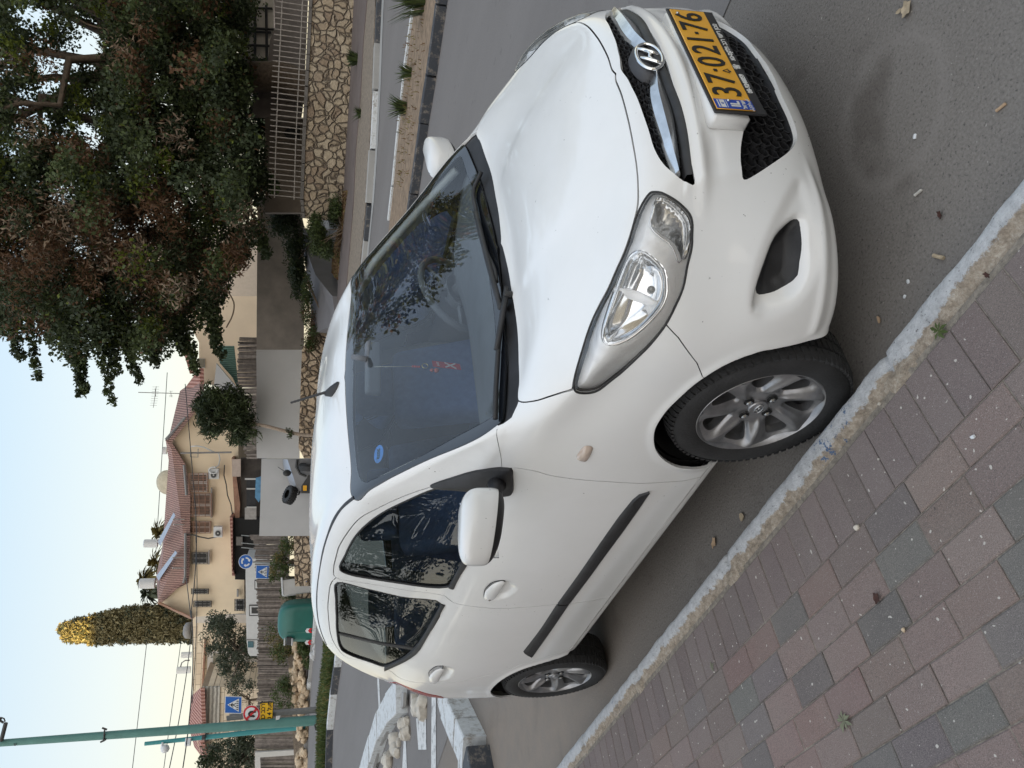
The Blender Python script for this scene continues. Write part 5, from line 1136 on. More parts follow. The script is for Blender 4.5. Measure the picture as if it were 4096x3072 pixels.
    for nm, sc, mort, cols in (('field_stone', 4.3, .042, ((.26, .19, .135), (.42, .335, .235), (.50, .42, .31), (.35, .275, .20))), ('cobble_stone', 4.2, .06, ((.33, .24, .16), (.60, .46, .32), (.72, .58, .42), (.45, .34, .24)))):
        m, nt = nmat(nm); tc = N_(nt, 'TexCoord'); nz = N_(nt, 'TexNoise'); nz.inputs['Scale'].default_value = 2.4; nt.links.new(tc.outputs['Object'], nz.inputs[0])
        vm = N_(nt, 'VectorMath', operation='MULTIPLY_ADD'); nt.links.new(nz.outputs['Color'], vm.inputs[0]); vm.inputs[1].default_value = (.35, .35, .35); nt.links.new(tc.outputs['Object'], vm.inputs[2])
        vo = N_(nt, 'TexVoronoi', feature='DISTANCE_TO_EDGE'); vo.inputs['Scale'].default_value = sc; nt.links.new(vm.outputs[0], vo.inputs['Vector'])
        v1 = N_(nt, 'TexVoronoi'); v1.inputs['Scale'].default_value = sc; nt.links.new(vm.outputs[0], v1.inputs['Vector'])
        se = N_(nt, 'SeparateColor'); nt.links.new(v1.outputs['Color'], se.inputs[0])
        c = ramp(nt, se.outputs[0], [(0.0, cols[0]), (.35, cols[1]), (.7, cols[2]), (1.0, cols[3])]); c = mixc(nt, ramp(nt, noise(nt, 14, 6, .75), [(.35, 0.0), (.75, .6)]), c, tuple(v*.45 for v in cols[1]))
        c = mixc(nt, ramp(nt, noise(nt, 5, 6, .8), [(.5, 0.0), (.8, .5)]), c, cols[2])
        c = mixc(nt, ramp(nt, vo.outputs['Distance'], [(mort*.5, 1.0), (mort*1.5, 0.0)]), c, (.135, .105, .078))
        hh = ramp(nt, vo.outputs['Distance'], [(0.0, 0.0), (mort*3.2, 1.0)]); hh = math_(nt, 'ADD', hh, math_(nt, 'MULTIPLY', noise(nt, 11, 5, .7), .5))
        MT[nm] = finish(m, nt, c, .9, 0, hh, .9, .12)
    leafmat('leaf_dark', (.036, .050, .022)); leafmat('leaf_mid', (.065, .088, .032)); leafmat('leaf_lime', (.13, .165, .025), tr=.4); leafmat('leaf_brown', (.115, .062, .032)); leafmat('leaf_olive', (.085, .10, .065)); leafmat('leaf_grass', (.075, .105, .030)); leafmat('leaf_cypress', (.19, .165, .085), tr=.05, var=.25); leafmat('leaf_straw', (.17, .14, .05))
    simple('bark', (.10, .075, .055), .9, var=.35, scale=14, bump=.6, bscale=40); simple('twig', (.17, .125, .085), .85, var=.25, scale=20); simple('pale_bark', (.30, .24, .19), .85, var=.35, scale=22, bump=.4)
street_mats()
# ---------------- ground
def ground():
    V = []; F = []; us = [-14+1.0*i for i in range(17)]+[3.3+.12*i for i in range(12)]+[5+2.5*i for i in range(48)]; vs = [-90+3*i for i in range(61)]
    for u in us:
        for v in vs: x, y = -.781*u+.6245*v, .6245*u+.781*v; V.append((x, y, H(x, y)))
    n = len(vs); F = [(i*n+j, (i+1)*n+j, (i+1)*n+j+1, i*n+j+1) for i in range(len(us)-1) for j in range(n-1)]
    F = [f[::-1] for f in F]
    o = mesh_obj('ground', V, F, 'asphalt'); o['kind'] = 'structure'
ground()
def g2(L): return [gnd(p) for p in L]
def ext(L, a=0, b=0):
    L = list(L)
    if a: L = [L[0]+(L[0]-L[1]).normalized()*a]+L
    if b: L = L+[L[-1]+(L[-1]-L[-2]).normalized()*b]
    return L
# carriageway the car faces along, the far lane and the verge beyond
mn = ext(g2([('E', 1620, 0), ('E', 1535, 600), ('E', 1470, 1000), ('E', 1385, 1600)]), 14)
mf = ext(g2([('E', 1425, 0), ('E', 1325, 700), ('E', 1270, 1200), ('E', 1225, 1659), ('F', 1190, 300)]), 14)
mnn = mn[0:5]; lane = [Vector((14, 1.2, 0)), Vector((-3.5, 1.2, 0)), Vector((-6.2, 1.0, 0)), Vector((-9.0, 1.6, 0)), Vector((-13, 2.2, 0)), Vector((-30, 6.5, 0)), Vector((-31, 11, 0))]
near_back = [gnd(('H', 560, 1000)), gnd(('H', 690, 760))]
drape('road', [(14, 1.0), (-2.5, 1.0), (-5.8, .35), (-8.6, -.2), (-30, -4), (-46, 8), (-44, 20), (-24, 22), (-9.5, 24), (14, 26)], 'road_asphalt', .004)
drape('verge', ext(mn, 0, 1.5)+list(reversed(ext(mf, 0, 1.0))), 'dirt', .05, thick=.03)
kerbline('kerb', ext([p-Vector((-.07, .25, 0)) for p in mn], 0, .5), .16, .13, ['black_paint'], .9, .006, 3)
kerbline('kerb', [p+Vector((.05, .1, 0)) for p in mf], .10, .11, ['white_paint'], .9, .006, 4)
fk = ext(g2([('E', 1085, 0), ('E', 1068, 400), ('E', 1055, 800), ('E', 1030, 1300), ('F', 1000, 100), ('F', 970, 400)]), 8, 6)
fb = ext(g2([('E', 1000, 0), ('E', 965, 400), ('E', 945, 800), ('E', 900, 1300), ('F', 880, 100), ('F', 845, 500)]), 8, 6)
wb = ext(g2([('E', 880, 0), ('E', 860, 400), ('E', 845, 800), ('E', 810, 1300), ('F', 785, 100), ('F', 760, 500)]), 8, 6)
drape('gutter', [p-FH*.55 for p in fk]+list(reversed(fk)), 'concrete', .012)
kerbline('kerb', fk, .30, .12, ['white_paint', 'concrete', 'black_paint', 'concrete'], 1.3, .02, 5)
drape('path', [p+FH*.35 for p in fk]+list(reversed(fb)), 'dry_soil', .07, thick=.03)
drape('path', fb+list(reversed(wb)), 'purple_asphalt', .10, thick=.02)
# splitter islands on the left: cracked kerbs round cobbles, painted lines
isl = g2([('H', 1000, 1659), ('H', 1130, 1250), ('H', 1210, 1110), ('H', 1310, 1005)]); isl2 = g2([('H', 1335, 1005), ('H', 1330, 1120), ('H', 1215, 1270), ('H', 1110, 1480), ('H', 1060, 1659)])
isl = ext(list(reversed(isl)), 0, 5); isl2 = ext(isl2, 0, 5)
kerbline('kerb', isl, .52, .17, ['white_paint'], 1.0, .02, 7)
drape('island', isl+list(reversed(isl2)), 'concrete', .05, thick=.04)  # grey sheet stands for the shadowed side of the white kerb
wl = g2([('H', 1500, 1010), ('H', 1460, 1200), ('H', 1440, 1659)]); 
drape('road_marking', g2([('H', 1525, 1040), ('H', 1562, 1040), ('H', 1562, 1659), ('H', 1520, 1659)]), 'road_line', .010)
drape('road_marking', g2([('H', 1760, 1130), ('H', 1810, 1200), ('H', 1818, 1659), ('H', 1752, 1659)]), 'road_line', .010)
drape('road_marking', g2([('H', 1390, 1230), ('H', 1475, 1230), ('H', 1480, 1500), ('H', 1410, 1500)]), 'road_line', .010)
drape('road_marking', g2([('H', 1052, 880), ('H', 1068, 880), ('H', 1095, 1400), ('H', 1078, 1400)]), 'road_line', .010)
drape('road_marking', g2([('H', 1285, 1380), ('H', 1300, 1380), ('H', 1310, 1659), ('H', 1270, 1659)]), 'road_line', .010)
# white kerb of the pavement corner behind the car
cz = g2([('H', 1745, 1000), ('H', 1780, 1120), ('H', 1900, 1380), ('H', 1985, 1560), ('H', 2030, 1800), ('H', 2080, 2300)])
kb = kerbline('kerb', cz, .36, .20, ['white_paint', 'white_paint', 'white_paint', 'black_paint'], .62, .006, 9)
# grass strip with black and white kerb, far carriageway
gs_n = ext(g2([('H', 735, 740), ('H', 700, 980), ('H', 665, 1300), ('H', 655, 1659)]), 2.5, 6); gs_f = ext(g2([('H', 660, 720), ('H', 640, 900), ('H', 605, 1100), ('H', 610, 1330), ('H', 600, 1659)]), 2.5, 6)
kerbline('kerb', [p for p in gs_n], .30, .17, ['black_paint', 'white_paint'], 1.6, .01, 11)
drape('verge', gs_n+list(reversed(gs_f)), 'dry_soil', .10, thick=.03)
fw = ext(g2([('H', 505, 560), ('H', 475, 900), ('H', 452, 1200), ('H', 440, 1659)]), 3, 8)
kerbline('kerb', fw, .25, .13, ['concrete', 'white_paint'], 1.6, .03, 12)
drape('path', fw+[p+FH*3.4 for p in reversed(fw)], 'purple_asphalt', .08, thick=.02)
drape('road_marking', g2([('H', 590, 760), ('H', 600, 760), ('H', 560, 960), ('H', 545, 960)]), 'road_line', .012)
# cobbles as one stony mass in the islands
def rocks(name, cens, rmin, rmax, mat, seed, label, cat, stuff=True, flat=.7, parent=None):
    rnd = random.Random(seed); mb = MB()
    ico = bmesh.new(); bmesh.ops.create_icosphere(ico, subdivisions=2, radius=1); iv = [v.co.copy() for v in ico.verts]; fi = [[v.index for v in f.verts] for f in ico.faces]; ico.free()
    for c in cens:
        r = rnd.uniform(rmin, rmax); s = Vector((rnd.uniform(.8, 1.3), rnd.uniform(.7, 1.1), rnd.uniform(.6, .95)*flat/.7)); E_ = Euler((rnd.uniform(-.4, .4), rnd.uniform(-.4, .4), rnd.uniform(0, 6))).to_matrix(); ph = [rnd.uniform(0, 6) for _ in range(4)]
        V = []
        for v in iv:
            k = 1+.13*math.sin(3*v.x+ph[0])+.11*math.sin(4*v.y+ph[1])+.09*math.sin(5*v.z+ph[2]); q = Vector((max(-.8, min(.8, v.x*k)), max(-.8, min(.8, v.y*k)), max(-.75, min(.75, v.z*k)))); V.append(c+E_ @ Vector((q.x*s.x, q.y*s.y, q.z*s.z))*r)
        mb.add(V, fi)
    o = mb.build(name, mat, parent, True, ang=40)
    return tag(o, label, cat, kind='stuff' if stuff else None)
rnd = random.Random(5)
def on(p, h=0): return Vector((p.x, p.y, H(p.x, p.y)+h))
cc = []
for (x0, y0, x1, y1, k) in ((1430, 1080, 1470, 1200, 8), (1290, 1250, 1330, 1370, 9), (1200, 1400, 1260, 1520, 8), (1120, 1560, 1180, 1640, 6), (1400, 1100, 1440, 1160, 4)):
    for i in range(k): p = gnd(('H', rnd.uniform(x0, x1), rnd.uniform(y0, y1))); cc.append(on(p, .03))
simple('pale_stone', (.47, .43, .37), .9, var=.25, scale=9, bump=.5, bscale=30)
rocks('cobbles', cc, .06, .13, 'pale_stone', 2, 'pale rough cobbles heaped between the cracked kerbs of the traffic island', 'cobbles')
# ---------------- near pavement: kerb, sand strip, soldier course and pavers
PAV = Matrix.Rotation(rad(3.4), 4, 'Z'); PH = .118
def pv(x, y, z): return PAV @ Vector((x, y, z))
def near_pavement():
    # kerb blocks as one modelled kerb with a worn nose
    rng = np.random.default_rng(3); nx = 1500; xs = np.linspace(-7.5, 3.2, nx); joints = [2.3, 1.32, .30, -.74, -1.74, -2.62, -3.6, -4.6, -5.6]
    def n1(x, s, seed):
        r = np.random.default_rng(seed); k = np.arange(-400, 400); v = r.random(len(k)); i = np.floor(x/s).astype(int); t = x/s-i; t = t*t*(3-2*t); return v[(i+400) % 800]*(1-t)+v[(i+401) % 800]*t-.5
    prof = [(-.838, -.02), (-.842, .045), (-.846, .085), (-.852, .104), (-.862, .114), (-.878, .119), (-.895, .119), (-.908, .117), (-.918, .112), (-.930, .108), (-.945, .106), (-.960, .104), (-.975, .100)]
    V = []
    for k, (y, z) in enumerate(prof):
        jd = np.min([np.abs(xs-j) for j in joints], axis=0); dip = np.exp(-(jd/.012)**2)*(.016 if k < 8 else .004)
        rough = (.0015 if k < 7 else .006); yy = y+.004*n1(xs, .35, 7)+rough*1.3*n1(xs, .02, 20+k)+(.012*n1(xs, .12, 9) if k in (7, 8) else 0)-dip*.5*(k < 3)
        yy = yy+.006*n1(xs, .07, 31)*(k < 5)
        zz = z-dip+rough*n1(xs, .025, 40+k)+rough*1.2*n1(xs, .008, 60+k)+(.010*n1(xs, .06, 77) if k > 8 else 0)+(.012*np.exp(-(jd/.05)**2) if k > 8 else 0)
        V.append(np.stack([xs, yy, zz], 1))
    V = np.array(V).reshape(-1, 3); n = nx; F = [(k*n+i, k*n+i+1, (k+1)*n+i+1, (k+1)*n+i) for k in range(len(prof)-1) for i in range(n-1)]
    V = [tuple(PAV @ Vector(v)) for v in V]
    m, nt = nmat('kerb_concrete'); tc = N_(nt, 'TexCoord'); mp = N_(nt, 'Mapping'); mp.inputs['Rotation'].default_value = (0, 0, -rad(3.4)); nt.links.new(tc.outputs['Object'], mp.inputs[0]); sp = N_(nt, 'SeparateXYZ'); nt.links.new(mp.outputs[0], sp.inputs[0])
    pn = ramp(nt, noise(nt, 26, 7, .8), [(.28, (.29, .293, .30)), (.50, (.46, .468, .48)), (.72, (.60, .61, .62))])
    pit = ramp(nt, noise(nt, 90, 3, .7), [(.63, 0.0), (.70, .85)]); pn = mixc(nt, pit, pn, (.085, .082, .08))
    tan = ramp(nt, noise(nt, 40, 6, .8), [(.3, (.15, .118, .088)), (.5, (.32, .265, .205)), (.7, (.52, .46, .385))])
    ed = math_(nt, 'ADD', math_(nt, 'MULTIPLY', sp.outputs[1], -1), math_(nt, 'MULTIPLY', math_(nt, 'SUBTRACT', noise(nt, 11, 6, .8), .5), .09)); ff = N_(nt, 'MapRange'); nt.links.new(ed, ff.inputs[0]); ff.inputs[1].default_value = .908; ff.inputs[2].default_value = .915
    c = mixc(nt, ff.outputs[0], pn, tan)
    bl = math_(nt, 'MULTIPLY', ramp(nt, noise(nt, 30, 5, .8), [(.56, 0.0), (.60, 1.0)]), ramp(nt, noise(nt, 1.9, 1), [(.56, 0.0), (.60, .9)])); c = mixc(nt, bl, c, (.035, .10, .22))
    MT['kerb_concrete'] = finish(m, nt, c, .92, 0, math_(nt, 'ADD', noise(nt, 60, 5, .8), noise(nt, 200, 3, .7)), .8, .008)
    o = mesh_obj('kerb', V, F, 'kerb_concrete'); o['kind'] = 'structure'
    bm = bmesh.new(); bm.from_mesh(o.data); bmesh.ops.recalc_face_normals(bm, faces=bm.faces[:])
    if sum(f.normal.z for f in bm.faces) < 0: bmesh.ops.reverse_faces(bm, faces=bm.faces[:])
    bm.to_mesh(o.data); bm.free()
    # pavers
    rnd = random.Random(11); V = []; F = []; Cc = []
    base = [(.205, .165, .160), (.190, .158, .155), (.23, .165, .150), (.175, .155, .155)]
    pal = [(.215, .162, .146)]*8+[(.215, .150, .135)]*3+[(.25, .155, .125)]*1+[(.132, .122, .116)]*2+[(.158, .152, .138)]*1+[(.198, .156, .143)]*6+[(.158, .138, .135)]*2
    def paver(x0, x1, y0, y1, col):
        g = .0016; b = .004; dz = rnd.uniform(-.0012, .0012); tx, ty = rnd.uniform(-.002, .002), rnd.uniform(-.003, .003); x0 += g+rnd.uniform(0, .0008); x1 -= g; y0 += g+rnd.uniform(0, .0008); y1 -= g
        n = len(V); cx, cy = (x0+x1)/2, (y0+y1)/2
        for (q, zz) in ((0, -.02), (0, -.003), (b, 0)):
            for (x, y) in ((x0+q, y0+q), (x1-q, y0+q), (x1-q, y1-q), (x0+q, y1-q)): V.append(tuple(pv(x, y, PH-.002+zz+dz+tx*(x-cx)*6+ty*(y-cy)*4)))
        for k in (0, 4):
            for i in range(4): F.append((n+k+i, n+k+(i+1) % 4, n+k+4+(i+1) % 4, n+k+4+i))
        F.append((n+8, n+9, n+10, n+11)); j = rnd.uniform(.88, 1.12); Cc.extend([tuple(c*j*rnd.uniform(.98, 1.02) for c in col)]*9)
    x = -7.5
    while x < 3.2: paver(x, x+.0965, -1.1625, -.968, (.172, .138, .130)); x += .0965
    y = -1.1625; r = 0
    while y > -3.4:
        x = -7.5+rnd.uniform(0, .19)
        while x < 3.2: paver(x, x+.193, y-.0975, y, rnd.choice(pal)); x += .193
        y -= .0975; r += 1
    me = bpy.data.meshes.new('sidewalk'); me.from_pydata(V, [], F); ca = me.color_attributes.new('pc', 'FLOAT_COLOR', 'CORNER')
    buf = []
    for p, c in zip(me.polygons, Cc): buf += [*c, 1.0]*p.loop_total
    ca.data.foreach_set('color', buf)
    m, nt = nmat('paver'); at_ = N_(nt, 'Attribute', attribute_name='pc'); c = at_.outputs['Color']
    c = mixc(nt, ramp(nt, noise(nt, 420, 2, .6), [(.40, .55), (.55, 0.0)]), c, (.055, .05, .05)); c = mixc(nt, ramp(nt, noise(nt, 330, 2, .5), [(.60, 0.0), (.72, .55)]), c, (.38, .34, .32))
    c = mixc(nt, ramp(nt, noise(nt, 62, 1, .3), [(.755, 0.0), (.775, .8)]), c, (.55, .52, .47)); c = mixc(nt, ramp(nt, noise(nt, 3.5, 5, .7), [(.4, 0.0), (.75, .35)]), c, (.21, .185, .165))
    c = mixc(nt, ramp(nt, noise(nt, 7.5, 3, .6), [(.735, 0.0), (.75, .8)]), c, (.035, .032, .032))
    MT['paver'] = finish(m, nt, c, .85, 0, noise(nt, 330, 3, .7), .35, .003, 0, .3); me.materials.append(m); o = link(bpy.data.objects.new('sidewalk', me)); o['kind'] = 'structure'
    simple('joint_sand', (.20, .175, .145), .95, var=.4, scale=60, bump=.6, bscale=200)
    V = [pv(-7.5, -.95, PH-.0065), pv(3.2, -.95, PH-.0065), pv(3.2, -3.4, PH-.0065), pv(-7.5, -3.4, PH-.0065), pv(-7.5, -.95, -.05), pv(3.2, -.95, -.05), pv(3.2, -3.4, -.05), pv(-7.5, -3.4, -.05)]
    o = mesh_obj('sidewalk_bed', V, [(3, 2, 1, 0), (0, 1, 5, 4), (2, 3, 7, 6), (3, 0, 4, 7), (1, 2, 6, 5)], 'joint_sand', None, False); o['kind'] = 'structure'
near_pavement()
build_car()
def ornament():
    T = empty('hanging_ornament', (-.735, -.055, 1.345), 0, 'red tag lettered X on a beaded string behind the windshield of the white hatchback', 'ornament')
    L = lambda x, y, z: (x+.735, y+.055, z-1.345)
    mb = MB(); mb.tube([L(-.735, -.060, 1.345), L(-.72, -.062, 1.20)], .0012, 5); mb.build('cord', simple('cord_white', (.6, .58, .5), .8), T, True)
    mb = MB()
    for i, z in enumerate((1.196, 1.187, 1.178, 1.17)): mb.lathe([(0, -.005), (.004, -.003), (.005, 0), (.004, .003), (0, .005)], L(-.72, -.062, z), 'z', 10)
    mb.build('bead', simple('bead_red', (.5, .03, .03), .3), T, True)
    mb = MB(); mb.tube([L(-.72, -.056+.012*math.cos(t), 1.148+.012*math.sin(t)) for t in np.linspace(0, 2*PI, 18, endpoint=False)], .0018, 6, closed=True); mb.build('clasp', simple('gold', (.75, .6, .25), .3, 1.0), T, True)
    mb = MB(); mb.box((0, 0, 0), (.002, .045, .115), bev=.0006); o = mb.build('tag', simple('tag_red', (.42, .015, .03), .4), T); o.location = L(-.715, -.052, 1.062); o.rotation_euler = (0, rad(5), rad(20))
    V, F = text_mesh('X', .062, .0004, 1.0, .001); o2 = mesh_obj('tag_letter', [(.0014+v[2], v[0], v[1]-.018) for v in V], F, simple('tag_white', (.6, .55, .55), .5), o, False)
    V, F = text_mesh('LUCKY', .012, .0004, 1.0, .0003); mesh_obj('tag_word', [(.0014+v[2], v[0]*.8, v[1]+.035) for v in V], F, 'tag_white', o, False)
    mb = MB(); mb.lathe([(0, -.012), (.008, -.006), (.010, 0), (.008, .007), (0, .012)], (0, 0, 0), 'z', 12); mb.lathe([(0, .010), (.007, .014), (.007, .022), (0, .028)], (0, 0, 0), 'z', 12)
    o = mb.build('charm', simple('charm_red', (.45, .10, .08), .4), T, True); o.location = L(-.71, -.085, 1.105)
ornament()
# ---------------- walls and fences on the far side
def wallbox(name, pts, zt, zb, t, mat, label, cat, parent=None):
    """wall along ground points, top heights zt, bottom zb, t thick"""
    mb = MB(); n = len(pts)
    for i in range(n-1):
        a, b = pts[i], pts[i+1]; d = (Vector((b.x-a.x, b.y-a.y, 0))).normalized(); s = Vector((-d.y, d.x, 0)); 
        if s.dot(FH) < 0: s = -s
        V = []
        for p, za, zt_ in ((a, zb, zt[i]), (b, zb, zt[i+1])):
            for o_ in (0, t): V += [Vector((p.x, p.y, 0))+s*o_+Vector((0, 0, za)), Vector((p.x, p.y, 0))+s*o_+Vector((0, 0, zt_))]
        mb.add(V, [(0, 1, 5, 4), (2, 6, 7, 3), (1, 3, 7, 5), (0, 4, 6, 2), (0, 2, 3, 1), (4, 5, 7, 6)])
    return tag(mb.build(name, mat, parent), label, cat)
wt = [1.47, 1.50, 1.53, 1.56, 1.56, 1.54, 1.54]
def ztop(p, px): # height of a native px row above ground point p
    d = (p-C0).dot(FH); v = sight((px, 1536)); return CP[2]+d*v.z/v.dot(FH)
sw = wb[:]; wz = [at(('E', 480, 400), (p-C0).dot(FH)).z for p in sw]
wl_ = [(Vector((p.x, p.y, 0))) for p in sw[:6]]; zt = []
for p, q in zip(sw[:6], (('E', 500, -300), ('E', 490, 0), ('E', 470, 400), ('E', 450, 800), ('E', 425, 1300), ('F', 410, 100))): zt.append(at(q, (p-C0).dot(FH)).z)
sw6 = sw[1:6]; extra = gnd(('F', 775, 260))
wpts = [sw[0]]+sw[1:6]+[Vector((extra.x, extra.y, 0))]; zt.append(at(('F', 425, 250), (extra-C0).dot(FH)).z)
W1 = wallbox('stone_wall', wpts, zt, .2, .55, 'field_stone', 'low retaining wall of rough yellow-brown fieldstones below the picket railing', 'stone wall')
# slab cap on the wall
mb = MB()
for i in range(len(wpts)-1):
    a, b = wpts[i].copy(), wpts[i+1].copy(); a.z = zt[i]; b.z = zt[i+1]; d = (b-a).normalized(); s = Vector((-d.y, d.x, 0)).normalized(); s = s if s.dot(FH) > 0 else -s
    k = 3
    for j in range(k):
        p, q = a.lerp(b, j/k)+d*.01, a.lerp(b, (j+1)/k)-d*.01; V = []
        for e in (p, q):
            for o_ in (-.05, .40): V += [e+s*o_+Vector((0, 0, .003)), e+s*o_+Vector((0, 0, .10))]
        mb.add(V, [(0, 1, 5, 4), (2, 6, 7, 3), (1, 3, 7, 5), (0, 4, 6, 2), (0, 2, 3, 1), (4, 5, 7, 6)])
mb.build('wall_cap', simple('dark_cap', (.125, .115, .105), .9, var=.2, scale=4), W1)
# picket railing on the wall: each picket is part of one railing
RL = empty('railing', (wpts[2].x, wpts[2].y, zt[2]), 0, 'pale weathered metal picket railing standing on the fieldstone wall', 'railing'); RO = Vector(RL.location)
P1 = [w.copy() for w in wpts[:6]]
for p, z in zip(P1, zt): p.z = z+.10
def pl(t): # point along the railing
    L = [(P1[i+1]-P1[i]).length for i in range(5)]; s = t*sum(L)
    for i in range(5):
        if s <= L[i] or i == 4: return P1[i].lerp(P1[i+1], min(1, s/L[i]))
        s -= L[i]
tot = sum((P1[i+1]-P1[i]).length for i in range(5)); npk = int(tot/.152); rails = MB()
hh = .92
for i in range(24):
    for z in (.18, .74): rails.tube([pl(i/24)+Vector((0, 0, z))+FH*.15-RO, pl((i+1)/24)+Vector((0, 0, z))+FH*.15-RO], .018, 5)
rails.build('rail', 'weathered_rail', RL)
for i in range(min(npk, 98)):
    mb = MB(); p = pl((i+.5)/min(npk, 98))+FH*.15-RO; mb.tube([p+Vector((0, 0, -.02)), p+Vector((0, 0, hh))], .015, 5); mb.build('picket', 'weathered_rail', RL)
# grey tarpaulin hung behind the railing
def sheet(name, rows, mat, label, cat, d0, folds=.06, parent=None):
    rng_ = random.Random(3); nu = len(rows[0]); V = []; F = []
    for i, r in enumerate(rows):
        for j, p in enumerate(r): V.append(at(p, d0+folds*math.sin(j*2.3+i*.9)+folds*.6*math.sin(i*2.1+j)))
    for i in range(len(rows)-1):
        for j in range(nu-1): F.append((i*nu+j, i*nu+j+1, (i+1)*nu+j+1, (i+1)*nu+j))
    V2 = V+[v+FH*.012 for v in V]; n = len(V); F = F+[tuple(x+n for x in reversed(f)) for f in F]
    o = mesh_obj(name, V2, F, mat, parent, True); return tag(o, label, cat)
simple('tarp', (.145, .125, .115), .8, var=.2, scale=3, bump=.3, bscale=6)
def lerp2(a, b, t): return (a[0]+(b[0]-a[0])*t, a[1]+(b[1]-a[1])*t)
topl = [('N', 1095, -60), ('N', 1100, 110), ('N', 1080, 160), ('N', 1073, 230), ('N', 1070, 290), ('N', 1040, 360), ('N', 1010, 420), ('N', 960, 468)]; botl = [('N', 1235, -60), ('N', 1228, 110), ('N', 1225, 180), ('N', 1222, 240), ('N', 1220, 300), ('N', 1215, 370), ('N', 1212, 430), ('N', 1205, 478)]
sheet('tarpaulin', [[lerp2(pxy(a), pxy(b), t) for a, b in zip(topl, botl)] for t in (0, .2, .4, .6, .8, 1)], 'tarp', 'dull brown-grey tarpaulin stretched behind the picket railing', 'tarpaulin', 28.2, .05)
# dark yard wall with an arched barred opening seen through the railing
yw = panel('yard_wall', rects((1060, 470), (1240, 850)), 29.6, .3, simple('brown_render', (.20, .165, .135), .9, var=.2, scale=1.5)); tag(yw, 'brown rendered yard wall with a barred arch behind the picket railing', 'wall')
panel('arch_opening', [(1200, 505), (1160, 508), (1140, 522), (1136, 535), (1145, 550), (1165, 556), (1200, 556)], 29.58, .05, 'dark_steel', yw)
# tall frame shed seen under the tree
sh = empty('garden_shed', at((1080, 90), 32), 0, 'pale panelled shed with dark posts seen under the tree at the top edge', 'shed'); so = Vector(sh.location)
def rel(o, par):
    lo = Vector(par.location)
    for v in o.data.vertices: v.co -= lo
    return o
rel(panel('wall_panel', rects((955, -60), (1095, 245)), 32, .2, simple('cream_panel', (.46, .42, .37), .85, var=.1), sh), sh)
mb = MB()
for (a, b) in (((955, 110), (1100, 118)), ((960, 30), (1090, 34)), ((985, 125), (1085, 130)), ((990, 180), (1090, 184)), ((955, 245), (1100, 236)), ((1020, 30), (1020, 240)), ((1065, 20), (1067, 240))): bar(mb, at(a, 31.9)-so, at(b, 31.9)-so, .05, 4)
mb.build('frame_post', 'dark_steel', sh)
# walls round the ramp
ramp_pts = [gnd(p) for p in (('F', 770, 900), ('F', 700, 780))]
rl_ = [at((1212, 915), 33.5), at((1225, 1000), 31.5), at((1262, 1100), 28.5), at((1330, 1185), 25.4), at((1345, 1300), 25.0), at((1262, 1330), 27.5), at((1245, 1250), 28.2), at((1230, 1120), 30.0), at((1213, 1000), 33.0)]
V = rl_; o = mesh_obj('ramp', [v for v in V]+[v-Vector((0, 0, 1.2)) for v in V], [tuple(range(9)), tuple(range(17, 8, -1))]+[(i, 9+i, 9+(i+1) % 9, (i+1) % 9) for i in range(9)], 'far_asphalt', None, False); o['kind'] = 'structure'
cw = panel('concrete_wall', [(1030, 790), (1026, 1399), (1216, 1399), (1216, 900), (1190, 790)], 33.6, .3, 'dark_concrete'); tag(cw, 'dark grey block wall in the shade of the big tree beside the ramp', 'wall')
lw = panel('boundary_wall', [(1025, 1399), (1027, 1560), (1024, 1690), (1027, 1833), (1198, 1833), (1200, 1690), (1204, 1560), (1210, 1399)], 28.6, .25, 'pale_concrete'); tag(lw, 'smooth pale grey wall on a rubble base with the oleander in front', 'wall')
lb = panel('wall_base', [(1208, 1399), (1202, 1560), (1197, 1700), (1194, 1790), (1216, 1833), (1420, 1833), (1420, 1330), (1250, 1330)], 28.45, .5, 'cobble_stone', lw)
gw = panel('gate_wall', [(1046, 1836), (1042, 1990), (1037, 2144), (1310, 2144), (1310, 1836)], 31.5, .25, 'pale_concrete'); tag(gw, 'lower smooth grey wall behind the silver buggy', 'wall')
br = panel('rubble_wall', [(1175, 2144), (1178, 2300), (1185, 2420), (1300, 2420), (1300, 2144)], 33, .5, 'cobble_stone'); tag(br, 'rubble stone bank under the shrubs, left of the grey wall', 'stone wall')
# reed and plank fence along the gardens
def boardfence(name, top, bot, d, n, mat, label, seed=1, gap=.0):
    rnd = random.Random(seed); mb = MB(); T_ = catmull([(*pxy(p), 0) for p in top], False, 8); B_ = catmull([(*pxy(p), 0) for p in bot], False, 8)
    def rs(L, q):
        L = np.array(L); sl = L[:, 1]; return np.interp(q, sl, L[:, 0])
    y0, y1 = T_[0][1], T_[-1][1]
    for i in range(n):
        ya = y0+(y1-y0)*i/n; yb = y0+(y1-y0)*(i+1-gap)/n; xt = rs(T_, (ya+yb)/2)+rnd.uniform(-4, 4); xb = rs(B_, (ya+yb)/2); dd = d+rnd.uniform(-.05, .05); ln = rnd.uniform(-2, 2)
        V = [at((xt, ya+ln), dd), at((xt+rnd.uniform(-3, 3), yb+ln), dd), at((xb, yb), dd), at((xb, ya), dd)]; V += [v+FH*.05 for v in V]
        mb.add(V, [(0, 1, 2, 3), (7, 6, 5, 4), (0, 4, 5, 1), (1, 5, 6, 2), (2, 6, 7, 3), (3, 7, 4, 0)], rnd.randrange(3))
    return tag(mb.build(name, None, None, mats=mat), label, 'fence')
fm_ = [simple('reed_a', (.19, .165, .150), .95, var=.35, scale=7, bump=.5, bscale=18), simple('reed_b', (.235, .205, .185), .95, var=.35, scale=7), simple('reed_c', (.135, .115, .102), .95, var=.35, scale=7)]
